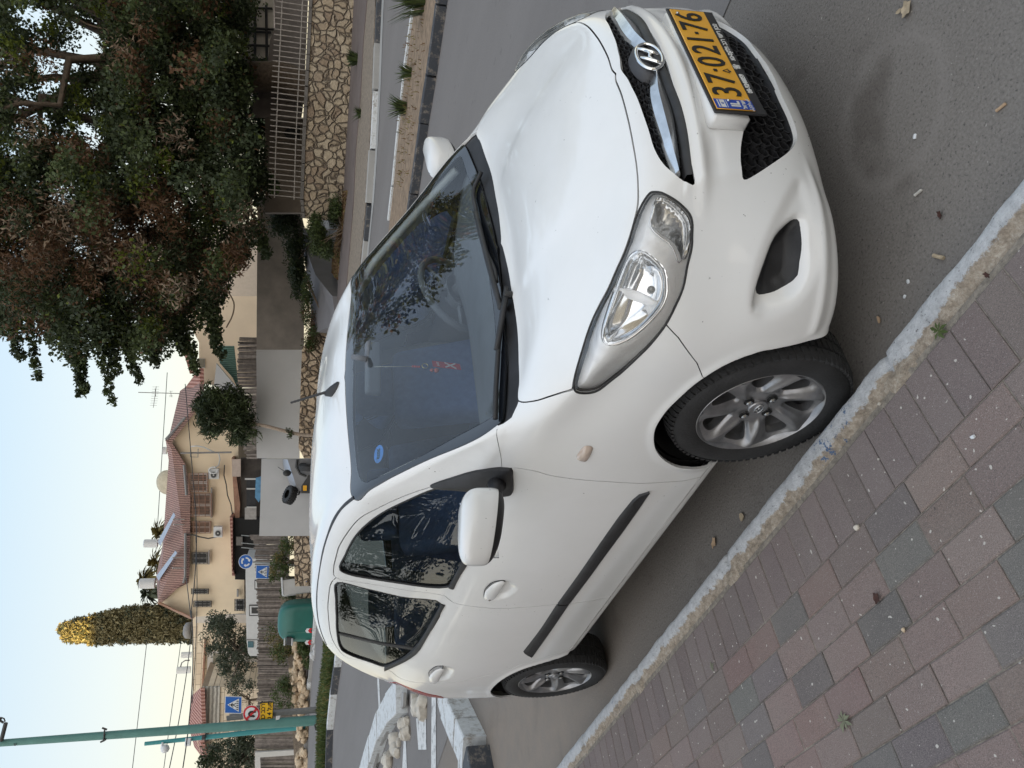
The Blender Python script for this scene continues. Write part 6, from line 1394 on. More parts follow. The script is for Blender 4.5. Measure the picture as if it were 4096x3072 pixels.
boardfence('board_fence', [(955, 1350), (950, 1500), (952, 1700), (985, 1836)], [(1030, 1350), (1030, 1500), (1030, 1700), (1030, 1836)], 34, 70, fm_, 'dark weathered board fence above the pale grey wall', 2)
boardfence('reed_fence', [(1000, 2140), (1018, 2200), (1028, 2380), (1032, 2480), (1030, 2640), (1030, 2760), (1028, 2850)], [(1150, 2140), (1160, 2200), (1150, 2380), (1150, 2480), (1180, 2640), (1200, 2760), (1215, 2850)], 36, 130, fm_, 'long sagging brown reed fence behind the green container', 4)
boardfence('reed_fence', [(1012, 2860), (1018, 2950), (1020, 3020), (1020, 3110)], [(1180, 2860), (1190, 2950), (1190, 3020), (1190, 3110)], 36.5, 50, [simple('olive_a', (.17, .155, .125), .95, var=.3, scale=5), fm_[1], fm_[1]], 'greyer reed fence at the left edge behind the teal pole', 6)
panel_ = panel('garden_gate', [(1020, 3010), (1185, 3000), (1185, 3020), (1040, 3030), (1045, 3110), (1020, 3110)], 36, .1, simple('white_gate', (.55, .54, .52), .6, var=.05)); tag(panel_, 'white metal gate frame at the left edge of the reed fence', 'gate')
# stones tumbled below the fence
def scatter(boxes, d, seed, n):
    r = random.Random(seed); out = []
    for (x0, y0, x1, y1) in boxes:
        for _ in range(n): t = r.random(); out.append(at((x0+(x1-x0)*r.random(), y0+(y1-y0)*t), d+r.uniform(-.6, .5)))
    return out
simple('tan_rock', (.50, .39, .27), .9, var=.35, scale=5, bump=.7, bscale=16)
rocks('boulders', scatter([(1180, 2570, 1232, 2650), (1165, 2650, 1215, 2760), (1175, 2770, 1225, 2850), (1195, 2700, 1225, 2790), (1190, 2900, 1230, 2960), (1190, 3000, 1235, 3072)], 34.0, 8, 46), .09, .20, 'tan_rock', 3, 'heap of tan boulders retaining the garden bank under the reed fence', 'boulders')
bank = panel('bank', [(1120, 2380), (1140, 2560), (1160, 2700), (1180, 3110), (1245, 3110), (1245, 2700), (1275, 2540), (1275, 2380)], 35.0, 1.4, 'dry_soil'); bank['kind'] = 'structure'
# ---------------- silver off-road buggy by the wall
def buggy():
    B = empty('buggy', at((1236, 1920), 29.6), 0, 'silver off-road buggy with a knobbly spare tyre parked at the grey gate wall', 'buggy'); bo = Vector(B.location)
    R = lambda x, y, d=29.6: at((x, y), d)-bo
    simple('silver_paint', (.34, .35, .38), .3, .6, var=.05)
    mb = MB(); pr = [((1135, 1838), (1150, 1838), (1262, 1838)), ((1136, 1862), (1158, 1862), (1262, 1870)), ((1144, 1892), (1168, 1892), (1262, 1896)), ((1160, 1930), (1180, 1930), (1262, 1930)), ((1176, 1962), (1190, 1962), (1262, 1962)), ((1184, 1974), (1194, 1974), (1262, 1974))]
    V = []
    for row in pr:
        for i, p in enumerate(row): V += [R(p[0], p[1], 29.9 if i == 0 else 29.3), ]
        V += [R(row[0][0]-4, row[0][1], 31.2), R(row[2][0], row[2][1], 31.2)]
    F = []
    for i in range(5):
        o = i*5; F += [(o, o+5, o+6, o+1), (o+1, o+6, o+7, o+2), (o+3, o+8, o+5, o), (o+2, o+7, o+9, o+4)]
    F += [(25, 28, 29, 27, 26), (0, 1, 2, 4, 3)]
    mb.add(V, F); mb.build('body', 'silver_paint', B, ang=60)
    mb = MB(); mb.add([R(1205, 1945, 29.2), R(1205, 1972, 29.2), R(1262, 1975, 29.2), R(1262, 1905, 29.2), R(1235, 1900, 29.2)], [(0, 1, 2, 3, 4)]); mb.build('grille', 'dark_steel', B)
    mb = MB(); mb.add([R(1212, 1942, 29.12), R(1227, 1942, 29.12), R(1227, 1963, 29.12), R(1212, 1963, 29.12)], [(0, 1, 2, 3)]); mb.build('number_plate', 'plate_yellow', B)
    mb = MB(); mb.tube([R(1190, 1838, 29.2), R(1185, 1868, 29.15), R(1200, 1895, 29.15), R(1225, 1905, 29.15)], .05, 6); mb.build('mudguard', 'dark_steel', B)
    mb = MB(); c = R(1246, 1868, 29.2); mb.lathe([(.20, -.12), (.40, -.12), (.46, -.06), (.46, .06), (.40, .12), (.20, .12)], (0, 0, 0), 'y', 24); q = Vector((0, 1, 0)).rotation_difference(RH); mb.V = [q @ Vector(v)+c for v in mb.V]; mb.build('wheel', 'tyre', B, True, ang=40)
    mb = MB(); c = R(1148, 1892, 29.2); mb.lathe([(0, -.05), (.10, -.04), (.14, 0), (.10, .04), (0, .05)], (0, 0, 0), 'x', 14); mb.V = [Vector(v)+c for v in mb.V]; mb.tube([c, R(1170, 1890)], .02, 6); mb.tube([c, R(1112, 1868)], .012, 5); mb.build('mirror', 'dark_steel', B, True)
    mb = MB(); c = R(1160, 1980, 29.3); mb.lathe([(.16, -.13), (.27, -.13), (.31, -.07), (.31, .07), (.27, .13), (.16, .13)], (0, 0, 0), 'z', 22); 
    for k in range(22):
        a = 2*PI*k/22
        for s_ in (-.07, .07): mb.box((.30*math.cos(a+s_), .30*math.sin(a+s_), s_), (.06, .05, .10), Matrix.Rotation(a, 3, 'Z'))
    q = Vector((0, 0, 1)).rotation_difference((Vector((0, 0, 1))*.85+RH*.35-FH*.4).normalized()); mb.V = [q @ Vector(v)+c for v in mb.V]; mb.build('spare_tyre', 'tyre', B, ang=40)
    mb = MB(); mb.tube([R(1194, 1980, 29.3), R(1200, 1965, 29.3)], .03, 6); mb.build('tyre_bracket', 'dark_steel', B)
    mb = MB(); mb.add([R(1136, 1838, 30.2), R(1136, 1862, 30.2), R(1150, 1866, 29.9), R(1158, 1838, 29.8)], [(0, 1, 2, 3)]); mb.build('windscreen', simple('pale_glass', (.35, .45, .50), .1), B)
buggy()
# ---------------- poles, signs, container, cabinet
simple('teal_paint', (.085, .215, .195), .6, var=.12, scale=3); simple('teal_bright', (.035, .235, .250), .5, var=.10, scale=3); simple('grey_post', (.20, .195, .19), .6, var=.15, scale=6)
def pole(name, base, top, r0, r1, mat, label, cat, n=12):
    P = empty(name, base, 0, label, cat); mb = MB(); mb.tube([Vector((0, 0, -.1)), (top-base)*.5, top-base], [r0, (r0+r1)/2, r1], n); mb.build('shaft', mat, P, True, ang=50); return P
pb_ = gnd(('H', 602, 1240)); dp = (pb_-C0).dot(FH); pt_ = at(('e', -60, 1448), dp)
UP = pole('utility_pole', pb_, pt_, .155, .095, 'teal_paint', 'tall tapered sea-green utility pole carrying the yellow plate, left side', 'pole', 8)
R = lambda p, d=dp-.12: at(p, d)-pb_
mb = MB(); bar(mb, R(('e', 905, 1320)), R(('e', 895, 1430)), .022, 6); bar(mb, R(('e', 925, 1328)), R(('e', 882, 1312)), .026, 6); bar(mb, R(('e', 915, 1412)), R(('e', 868, 1436)), .026, 6); mb.build('cable_bracket', 'dark_steel', UP)
mb = MB(); bar(mb, R(('e', 10, 1425)), R(('e', 50, 1270)), .055, 8); bar(mb, R(('e', -30, 1230)), R(('e', 30, 1268)), .03, 6); mb.tube([R(('e', 8, 1222)), R(('e', 35, 1232)), R(('e', 44, 1258))], .018, 6); bar(mb, R(('e', -60, 1180)), R(('e', 0, 1250)), .06, 6); mb.build('insulator_arm', 'dark_steel', UP)
mb = MB(); mb.tube([R(('e', 130+8*math.cos(t), 1452+14*math.sin(t))) for t in np.linspace(-.4, PI+.4, 9)], .010, 5); mb.build('cable_loop', 'dark_steel', UP)
mb = MB(); mb.tube([R(('H', 585, 1205)), R(('H', 540, 1245)), R(('H', 508, 1290)), R(('H', 515, 1325)), R(('H', 560, 1328)), R(('H', 640, 1312), dp-.6)], .028, 8); mb.build('ground_cable', 'dark_steel', UP, True)
mb = MB(); mb.add([R(('H', 172, 1210), dp-.17), R(('H', 170, 1245), dp-.17), R(('H', 200, 1240), dp-.17), R(('H', 212, 1205), dp-.17)], [(0, 1, 2, 3)]); mb.build('torn_notice', simple('paper', (.5, .5, .5), .8, var=.2, scale=20), UP)
# grey sign post with three signs
sb = gnd(('H', 600, 1150)); ds = (sb-C0).dot(FH); st_ = at((918, 2865), ds); SP = pole('sign_post', sb, at((918, 2866), ds), .10, .075, 'grey_post', 'grey square post with crossing sign, no U-turn sign and yellow plate, beside the green pole', 'sign', 4)
RS = lambda x, y, d=ds-.14: at((x, y), d)-sb
simple('sign_blue', (.010, .105, .40), .4, var=.05); simple('sign_white', (.62, .64, .66), .45, var=.05); simple('sign_red', (.50, .02, .03), .4, var=.05); simple('sign_yellow', (.72, .42, .01), .45, var=.08); simple('sign_black', (.01, .01, .01), .5)
def flat(name, pts, d, mat, par, org, t=.006):
    V = [at(p, d)-org for p in pts]; n = len(V); V += [v+FH*t for v in V]
    return mesh_obj(name, V, [tuple(range(n)), tuple(range(2*n-1, n-1, -1))]+[(i, n+i, n+(i+1) % n, (i+1) % n) for i in range(n)], mat, par, False)
def disc(name, c, r, d, mat, par, org, n=36, asp=1.0): return flat(name, [(c[0]+r*math.cos(t)*asp, c[1]+r*math.sin(t)) for t in np.linspace(0, 2*PI, n, endpoint=False)], d, mat, par, org)
def crossing(par, c, s, d, org, tilt=0.0):
    """blue square, white triangle, walking figure on stripes; picture axes (down = +x, right = -y)"""
    def T(u, v): # u right, v up in sign units -1..1
        ct, stt = math.cos(tilt), math.sin(tilt); return (c[0]-s*(v*ct-u*stt), c[1]-s*(u*ct+v*stt))
    P = flat('sign_panel', [T(-1, -1), T(1, -1), T(1, 1), T(-1, 1)], d, 'sign_white', par, org, .02)
    flat('sign_face', [T(-.93, -.93), T(.93, -.93), T(.93, .93), T(-.93, .93)], d-.008, 'sign_blue', P, org)
    flat('sign_triangle', [T(-.78, -.66), T(.78, -.66), T(0, .70)], d-.016, 'sign_white', P, org)
    mb = MB()
    def tri(pts, dd=d-.024): V = [at(T(*p), dd)-org for p in pts]; n = len(V); mb.add(V+[v+FH*.005 for v in V], [tuple(range(n)), tuple(range(2*n-1, n-1, -1))])
    for x0 in (-.58, -.34, -.10, .14, .38): tri([(x0, -.60), (x0+.12, -.60), (x0+.07+.04, -.32), (x0+.02+.04, -.32)])
    tri([(-.06, .34), (.06, .34), (.07, .44), (0, .50), (-.07, .44)]); tri([(-.10, .30), (.08, .30), (.07, -.05), (-.08, -.05)]); tri([(-.08, -.03), (.0, -.03), (-.16, -.34), (-.25, -.34)]); tri([(.0, -.03), (.07, -.03), (.25, -.32), (.16, -.34)]); tri([(-.09, .28), (-.05, .22), (-.27, -.02), (-.31, .03)]); tri([(.07, .28), (.05, .20), (.24, .02), (.28, .07)])
    mb.build('pedestrian_symbol', 'sign_black', P); return P
cp_ = flat('sign_back', [(905, 2866), (970, 2862), (972, 2878), (907, 2884)], ds-.05, 'grey_post', SP, sb, .05)
crossing(SP, (933, 2820), 34, ds-.2, sb, .03)
c0 = (1006, 2856); D_ = disc('sign_panel', c0, 35, ds-.22, 'sign_white', SP, sb); disc('sign_ring', c0, 33.5, ds-.228, 'sign_red', D_, sb); disc('sign_face', c0, 26, ds-.236, 'sign_white', D_, sb)
mb = MB(); Q = lambda u, v, dd: at((c0[0]-v, c0[1]-u), dd)-sb
mb.tube([Q(*p, ds-.246) for p in ((9, -17), (9, -4), (8, 5), (2, 10), (-4, 9), (-8, 4), (-9, -6))], [.032]*7, 4); mb.add([Q(-9-6, -6, ds-.25), Q(-9+6, -6, ds-.25), Q(-9, -16, ds-.25)], [(0, 1, 2)]); mb.build('u_turn_arrow', 'sign_black', D_)
flat('sign_slash', [(c0[0]-19-3, c0[1]+19-3), (c0[0]-19+3, c0[1]+19+3), (c0[0]+19+3, c0[1]-19+3), (c0[0]+19-3, c0[1]-19-3)], ds-.262, 'sign_red', D_, sb)
def signtext(lines, c, sz, d, mat, par, org, nm, tilt=0.0, adv=1.0):
    for i, (t, off) in enumerate(lines):
        V, F = text_mesh(t, 1.0, .01, .95, .02); k = (at((0, 0), d)-at((0, 1), d)).length
        def m_(x, y): ct, s_ = math.cos(tilt), math.sin(tilt); u, v = x*sz, y*sz-off; return at((c[0]-(v*ct-u*s_), c[1]-(u*ct+v*s_)), d)
        mesh_obj(nm, [m_(v[0], v[1]-0)-org-FH*v[2]*.3 for v in V], F, mat, par, False)
Yp = flat('plate_panel', [(1040, 2810), (1094, 2808), (1092, 2890), (1036, 2888)], ds-.2, 'sign_black', SP, sb, .012); flat('plate_face', [(1042, 2813), (1091, 2811), (1089, 2887), (1039, 2885)], ds-.208, 'sign_yellow', Yp, sb)
signtext([('דבכ בכרל', -10), ('ןוט 4 לעמ', 16)], (1062, 2849), 24, ds-.216, 'sign_black', Yp, sb, 'plate_words', .02)
# teal camera pole
tb_ = at(('H', 432, 1300), 34.0); TP = pole('camera_pole', tb_, at(('e', 1250, 1450), 34.0), .12, .075, 'teal_bright', 'slim bright teal pole with a dome camera behind the utility pole', 'pole', 12)
RT = lambda p, d=33.8: at(p, d)-tb_
mb = MB(); mb.tube([RT(('e', 1405, 1440)), RT(('e', 1395, 1495)), RT(('e', 1415, 1500))], .045, 8); mb.build('camera_arm', 'sign_white', TP, True)
mb = MB(); mb.lathe([(0, .16), (.10, .15), (.16, .08), (.16, 0), (.12, -.10), (0, -.16)], tuple(RT(('e', 1430, 1492))), 'z', 16); mb.build('dome_camera', 'sign_white', TP, True)
for (p, s_) in ((('e', 1625, 1435), .22), (('e', 1760, 1395), .14)): mb = MB(); c_ = RT(p); mb.box(c_, (.14, s_*1.3, s_), bev=.02); mb.tube([c_, RT((p[0], p[1]+20, p[2]-30), 34)], .025, 6); mb.build('camera_box', 'sign_white' if s_ > .2 else 'dark_steel', TP)
# roundabout sign
rb_ = at((1290, 2272), 34.5); rt_ = at((975, 2246), 34.5); RP = pole('roundabout_sign', rb_, rt_, .045, .045, 'galvanised', 'round blue roundabout sign above a square crossing sign, in front of the dark pergola', 'sign', 10)
d3 = 34.3; c1 = (983, 2247); D3 = disc('sign_panel', c1, 29, d3, 'sign_white', RP, rb_); disc('sign_face', c1, 27, d3-.008, 'sign_blue', D3, rb_)
for k in range(3):
    a0 = k*2*PI/3+.5; mb = MB(); ins_ = [(c1[0]+r_*math.cos(t), c1[1]+r_*math.sin(t)) for r_, ts in ((12.5, np.linspace(a0, a0+1.15, 8)), (18.5, np.linspace(a0+1.15, a0, 8))) for t in ts]
    flat('arrow', ins_, d3-.016, 'sign_white', D3, rb_); flat('arrow_head', [(c1[0]+r_*math.cos(t), c1[1]+r_*math.sin(t)) for r_, t in ((9, a0+1.12), (22, a0+1.12), (15.5, a0+1.62))], d3-.018, 'sign_white', D3, rb_)
crossing(RP, (1050, 2288), 27, d3, rb_, .03)
# green dome container for recycling
def container():
    c = at((1267, 2478), 32.5); B = empty('recycling_container', c, 0, 'dark green plastic recycling container with rounded lid and red-white chevrons', 'container')
    simple('green_plastic', (.008, .105, .085), .38, var=.12, scale=2); simple('green_dull', (.04, .15, .115), .5, var=.12, scale=2)
    ax, ay = RH, FH; mb = MB(); V = []; lev = [(-.02, .97, .97), (.10, .97, .97), (.10, .93, .93), (.8, .90, .90), (1.05, .86, .86), (1.22, .78, .76), (1.34, .64, .60), (1.41, .45, .40), (1.44, .20, .18)]; n = 40
    for z, sx_, sy_ in lev:
        for j in range(n):
            t = 2*PI*j/n; e = .42; x = math.copysign(abs(math.cos(t))**e, math.cos(t)); y = math.copysign(abs(math.sin(t))**e, math.sin(t)); V.append(ax*(x*sx_*.84)+ay*(y*sy_*.62)+Vector((0, 0, z*1.03)))
    F = [(i*n+j, i*n+(j+1) % n, (i+1)*n+(j+1) % n, (i+1)*n+j) for i in range(len(lev)-1) for j in range(n)]+[tuple((len(lev)-1)*n+j for j in range(n))]
    mb.add(V, F); mb.build('shell', 'green_plastic', B, True, ang=35)
    mb = MB(); fx = lambda u, z, o=0: ax*u+ay*(-.575-o)+Vector((0, 0, z))
    # ribs on the left third, slot with pale rollers
    mb.add([fx(-.30, .12, .01), fx(-.31, 1.12, -.01), fx(-.34, 1.12, -.01), fx(-.33, .12, .01)], [(0, 1, 2, 3)]); mb.build('panel_rib', 'green_dull', B)
    mb = MB(); sx0 = -.755; Lx = lambda v, z, o=0: ax*(-.80-o)+ay*v+Vector((0, 0, z)); mb.box(ax*-.62+ay*-.50+Vector((0, 0, 1.02)), (.30, .30, .22), Matrix((ax, ay, Vector((0, 0, 1)))).transposed(), 0, .03); mb.build('slot_box', 'dark_steel', B)
    mb = MB(); mb.tube([ax*-.78+ay*-.66+Vector((0, 0, .90)), ax*-.50+ay*-.66+Vector((0, 0, .90))], .035, 8); mb.tube([ax*-.78+ay*-.60+Vector((0, 0, 1.18)), ax*-.50+ay*-.60+Vector((0, 0, 1.18))], .035, 8); mb.build('slot_roller', 'pale_concrete', B, True)
    for u0 in (-.34, -.80):
        for k in range(2):
            flatq = MB(); z0 = .16+k*.105; flatq.add([fx(u0, z0, .01), fx(u0+.09, z0+.06, .01), fx(u0+.18, z0, .01), fx(u0+.18, z0+.105, .01), fx(u0+.09, z0+.165, .01), fx(u0, z0+.105, .01)], [(0, 1, 4, 5), (1, 2, 3, 4)])
            flatq.build('chevron', 'sign_red' if k % 2 == 0 else 'sign_white', B)
container()
cb_ = at((1250, 2345), 33.2); CB = empty('utility_cabinet', cb_, 0, 'off-white concrete utility cabinet standing left of the roundabout sign', 'cabinet')
Mx = Matrix((RH, FH, Vector((0, 0, 1)))).transposed(); mb = MB(); mb.box((0, 0, .58), (.62, .42, 1.16), Mx @ Matrix.Rotation(rad(20), 3, 'Z') @ Matrix.Rotation(rad(-6), 3, 'Y'), 0, .03); mb.build('cabinet_body', simple('cab', (.46, .45, .43), .7, var=.1, scale=3), CB)
mb = MB(); mb.box((0, 0, 1.18), (.68, .48, .06), Mx @ Matrix.Rotation(rad(20), 3, 'Z') @ Matrix.Rotation(rad(-6), 3, 'Y')); mb.build('cabinet_lid', 'sign_white', CB)
rnd = random.Random(9)
for i in range(3):
    a = at((1215+rnd.uniform(0, 20), 2270+rnd.uniform(-10, 20)), 33.4); b = at((1235+rnd.uniform(-10, 25), 2330+rnd.uniform(-40, 60)), 33.0); mb = MB(); mb.tube([a, b], .03, 5); o = mb.build('scrap_plank', ('pale_bark', 'galvanised', 'sign_blue')[i % 3]); tag(o, ['brown plank leaning by the utility cabinet', 'grey metal pipe leaning by the utility cabinet', 'blue rail leaning by the utility cabinet'][i], 'plank')
o = rocks('rubbish_bag', [at((1258+rnd.uniform(-6, 6), 2585+12*i), 31.5) for i in range(5)], .10, .20, 'pale_concrete', 4, 'crumpled pale rubbish dumped on the road edge beside the green container', 'rubbish', False)
# white caravan behind the fence
def caravan():
    d = 39; B = empty('caravan', at((1060, 2400), d), 0, 'white caravan with black-framed windows behind the reed fence', 'caravan'); o = Vector(B.location)
    rel(panel('body', [(984, 2235), (982, 2300), (984, 2450), (986, 2560), (992, 2612), (1000, 2624), (1070, 2624), (1070, 2235)], d, 2.1, simple('caravan_white', (.56, .57, .57), .4, var=.05), B), B)
    for (x0, y0, x1, y1) in ((996, 2420, 1032, 2464), (1018, 2320, 1060, 2358)):
        w = rel(panel('window', rects((x0, y0), (x1, y1)), d-.04, .03, 'dark_steel', B), B); rel(panel('window_frame', rects((x0+3, y0+4), (x1, y1-4)), d-.06, .01, 'caravan_white', w), B); rel(panel('pane', rects((x0+10, y0+10), (x1-1, y1-10)), d-.08, .01, 'dark_steel', w), B)
    rel(panel('side_window', rects((991, 2566), (1014, 2590)), d-.04, .03, simple('teal_glass', (.08, .16, .19), .2), B), B); rel(panel('trim_line', rects((984, 2558), (1070, 2561)), d-.03, .02, 'grey_post', B), B)
caravan()
# ---------------- houses
def tilemat(name, cols, sc, axis):
    m, nt = nmat(name); tc = N_(nt, 'TexCoord'); w = N_(nt, 'TexWave'); w.wave_type = 'BANDS'; w.bands_direction = axis; w.inputs['Scale'].default_value = sc; w.inputs['Distortion'].default_value = 1.2; w.inputs['Detail'].default_value = 2; w.inputs['Detail Scale'].default_value = 3
    mp = N_(nt, 'Mapping'); mp.inputs['Rotation'].default_value = (0, 0, -rad(YAW)+PI/2); nt.links.new(tc.outputs['Object'], mp.inputs[0]); nt.links.new(mp.outputs[0], w.inputs[0])
    c = ramp(nt, w.outputs['Fac'], [(.15, cols[0]), (.55, cols[1]), (.9, cols[2])]); c = mixc(nt, ramp(nt, noise(nt, .8, 7, .75), [(.42, 0.0), (.72, .75)]), c, cols[3])
    MT[name] = finish(m, nt, c, .9, 0, w.outputs['Fac'], .6, .06)
tilemat('roof_tiles', ((.19, .110, .095), (.30, .170, .145), (.40, .25, .215), (.20, .15, .13)), 2.7, 'X')
tilemat('roof_tiles_red', ((.18, .07, .05), (.35, .16, .13), (.44, .26, .22), (.30, .16, .13)), 1.6, 'X')
tilemat('corrugated', ((.22, .21, .19), (.45, .43, .38), (.56, .54, .48), (.36, .33, .28)), 1.5, 'Z')
tilemat('corrugated_green', ((.05, .11, .085), (.10, .19, .15), (.13, .22, .18), (.08, .15, .12)), 3.5, 'X')
simple('beige_render', (.74, .61, .44), .9, var=.08, scale=.6, bump=.15, bscale=14); simple('cream_render', (.70, .57, .42), .9, var=.07, scale=.5); simple('shutter', (.47, .46, .44), .6, var=.06); simple('rust', (.27, .15, .10), .85, var=.3, scale=5); simple('window_dark', (.03, .03, .03), .3)
m, nt = nmat('ashlar'); tc = N_(nt, 'TexCoord'); mp = N_(nt, 'Mapping'); mp.inputs['Rotation'].default_value = (PI/2, 0, -rad(YAW)+PI/2); nt.links.new(tc.outputs['Object'], mp.inputs[0]); bk_ = N_(nt, 'TexBrick'); bk_.inputs['Scale'].default_value = 1.0; bk_.inputs['Brick Width'].default_value = .62; bk_.inputs['Row Height'].default_value = .30; bk_.inputs['Mortar Size'].default_value = .014
cs = N_(nt, 'SeparateXYZ'); mm = N_(nt, 'CombineXYZ'); nt.links.new(tc.outputs['Object'], cs.inputs[0]); dx = math_(nt, 'ADD', math_(nt, 'MULTIPLY', cs.outputs[0], RH.x), math_(nt, 'MULTIPLY', cs.outputs[1], RH.y)); nt.links.new(dx, mm.inputs[0]); nt.links.new(cs.outputs[2], mm.inputs[1]); nt.links.new(mm.outputs[0], bk_.inputs[0])
bk_.inputs['Color1'].default_value = (.64, .53, .39, 1); bk_.inputs['Color2'].default_value = (.76, .66, .51, 1); bk_.inputs['Mortar'].default_value = (.26, .20, .14, 1); MT['ashlar'] = finish(m, nt, mixc(nt, ramp(nt, noise(nt, 1.5, 6), [(.4, 0.0), (.7, .4)]), bk_.outputs['Color'], (.42, .34, .25)), .9)
def T_(t, x, y): return pxy((t, x, y))
def house_main():
    d = 44; B = empty('tiled_house', at((1000, 2000), d), 0, 'two-storey beige house with an old red tiled roof, solar panels and barred windows', 'house')
    def pan(nm, pts, dd, t, mat, par=None): return rel(panel(nm, pts, dd, t, mat, par or B), B)
    W = pan('wall', [T_('c', 2060, 120), T_('c', 1730, 120), T_('c', 1610, 290), T_('c', 1440, 490), T_('c', 1560, 690), T_('c', 1600, 800), T_('c', 1610, 1300), T_('c', 1590, 1659), T_('e', 1590, 30), T_('e', 1380, 235), T_('e', 1660, 355), T_('e', 2110, 320), T_('e', 2110, 0), T_('c', 2060, 1300)], d, 6, 'beige_render')
    # roofs: gable over the right wing, long slope over the middle, gable at the left
    def roofq(nm, pts, ds, mat='roof_tiles', t=.22):
        V = [at(p, q)-Vector(B.location) for p, q in zip(pts, ds)]; n = len(V); V += [v-Vector((0, 0, t)) for v in V]
        return mesh_obj(nm, V, [tuple(range(n)), tuple(range(2*n-1, n-1, -1))]+[(i, n+i, n+(i+1) % n, (i+1) % n) for i in range(n)], mat, B, False)
    roofq('roof', [T_('c', 1430, 480), T_('c', 1565, 700), T_('c', 1605, 960), T_('c', 1605, 1310), T_('c', 1595, 1659), T_('e', 1590, 60), T_('e', 1490, 110), T_('e', 1365, 225), T_('c', 1350, 1659), T_('c', 1400, 1420), T_('c', 1440, 1100), T_('c', 1480, 800)], [43.7, 43.6, 43.6, 43.6, 43.6, 43.6, 43.6, 44, 47.5, 47.5, 47, 46])
    roofq('roof', [T_('e', 1352, 235), T_('e', 1375, 225), T_('e', 1500, 290), T_('e', 1668, 362), T_('e', 1640, 372), T_('e', 1500, 305)], [43.5, 43.5, 43.5, 43.5, 44.5, 44.5], 'rust', .1)
    roofq('roof', [T_('c', 1425, 490), T_('c', 1450, 495), T_('c', 1605, 295), T_('c', 1730, 130), T_('c', 1720, -60), T_('c', 1555, 60), T_('c', 1520, 360)], [43.4, 43.4, 43.4, 43.4, 45, 47, 46])
    mb = MB(); o = Vector(B.location)
    for a, b in ((('c', 1590, 700), ('c', 1612, 960)), (('c', 1602, 1290), ('c', 1600, 1659)), (('e', 1600, 0), ('e', 1585, 60)), (('c', 1432, 480), ('c', 1600, 290))): bar(mb, at(a, 43.4)-o, at(b, 43.4)-o, .07, 6)
    mb.build('eaves_gutter', 'grey_post', B)
    def barred(x0, y0, x1, y1, n, d0=43.85, cage=0, tr='c'):
        p0, p1 = T_(tr, x0, y0), T_(tr, x1, y1); w = pan('window', rects(p0, p1), d0, .08, 'shutter'); k = 2
        w_ = (p1[1]-p0[1])
        for i in range(2): pan('pane', rects((p0[0]+4, p0[1]+w_*(i*.5+.07)), (p1[0]-4, p0[1]+w_*(i*.5+.43))), d0-.02, .01, 'window_dark', w)
        mb = MB()
        for i in range(n+1):
            y = p0[1]-2+(w_+4)*i/n; bar(mb, at((p0[0]-3, y), d0-.12-cage)-o, at((p1[0]+3, y), d0-.12-cage)-o, .016, 4)
        for i in range(5):
            x = p0[0]-3+(p1[0]-p0[0]+6)*i/4; bar(mb, at((x, p0[1]-3), d0-.12-cage)-o, at((x, p1[1]+3), d0-.12-cage)-o, .018, 4)
        mb.build('window_grille', 'rust' if tr == 'c' and x0 < 1650 else 'dark_steel', w); return w
    barred(1640, 775, 1790, 930, 12, cage=.5); barred(1620, 950, 1820, 1140, 16, cage=.1); barred(1630, 1190, 1815, 1285, 10); barred(1665, 1460, 1790, 1550, 8); barred(1660, 115, 1795, 150, 5, tr='e'); barred(1680, 220, 1820, 262, 5, tr='e')
    for (x0, y0, x1, y1, tr) in ((1820, 900, 1832, 1155, 'c'), (1800, 1440, 1808, 1560, 'c'), (2045, 120, 2060, 180, 'e')): pan('sill', rects(T_(tr, x0, y0), T_(tr, x1, y1)), 43.7, .2, 'concrete')
    for (x0, y0, x1, y1) in ((1800, 735, 1890, 820), (1845, 1235, 1920, 1325)):
        p0, p1 = T_('c', x0, y0), T_('c', x1, y1); a = pan('air_conditioner', rects(p0, p1), 43.3, .4, 'caravan_white'); cx = ((p0[0]+p1[0])/2, p0[1]+(p1[1]-p0[1])*.62)
        for r_, m_ in ((14, 'shutter'), (11, 'dark_steel'), (3, 'shutter')): o2 = disc('fan_grille', cx, r_, 43.27-.01*(14-r_)*.3, m_, a, Vector(B.location), 20)
    mb = MB(); mb.tube([at(T_('c', x, y), 43.6)-o for x, y in ((1650, 540), (1700, 535), (1760, 545), (1830, 580), (1890, 600), (1900, 650), (1890, 700), (1850, 730))], .035, 6); mb.tube([at(T_('c', 1845+38*math.cos(t), 745+28*math.sin(t)), 43.2)-o for t in np.linspace(0, 5.5, 14)], .035, 6); mb.build('white_hose', 'caravan_white', B, True)
    mb = MB(); bar(mb, at(T_('c', 1560, 597), 43.5)-o, at(T_('c', 2000, 590), 43.5)-o, .05, 6); mb.tube([at(T_('c', x, y), 43.4)-o for x, y in ((1645, 545), (1645, 630), (1710, 632), (1712, 560))], .02, 5); mb.build('wall_pipe', 'grey_post', B)
    mb = MB(); mb.tube([at(T_('c', x, y), 43.6)-o for x, y in ((1940, 700), (1935, 790), (1955, 870), (1965, 960), (1995, 1040), (2010, 1140))], .03, 5); mb.tube([at(T_('c', x, y), 43.6)-o for x, y in ((1610, 1300), (1680, 1305), (1720, 1320), (1800, 1335), (1880, 1320))], .035, 5); mb.build('conduit', 'dark_steel', B)
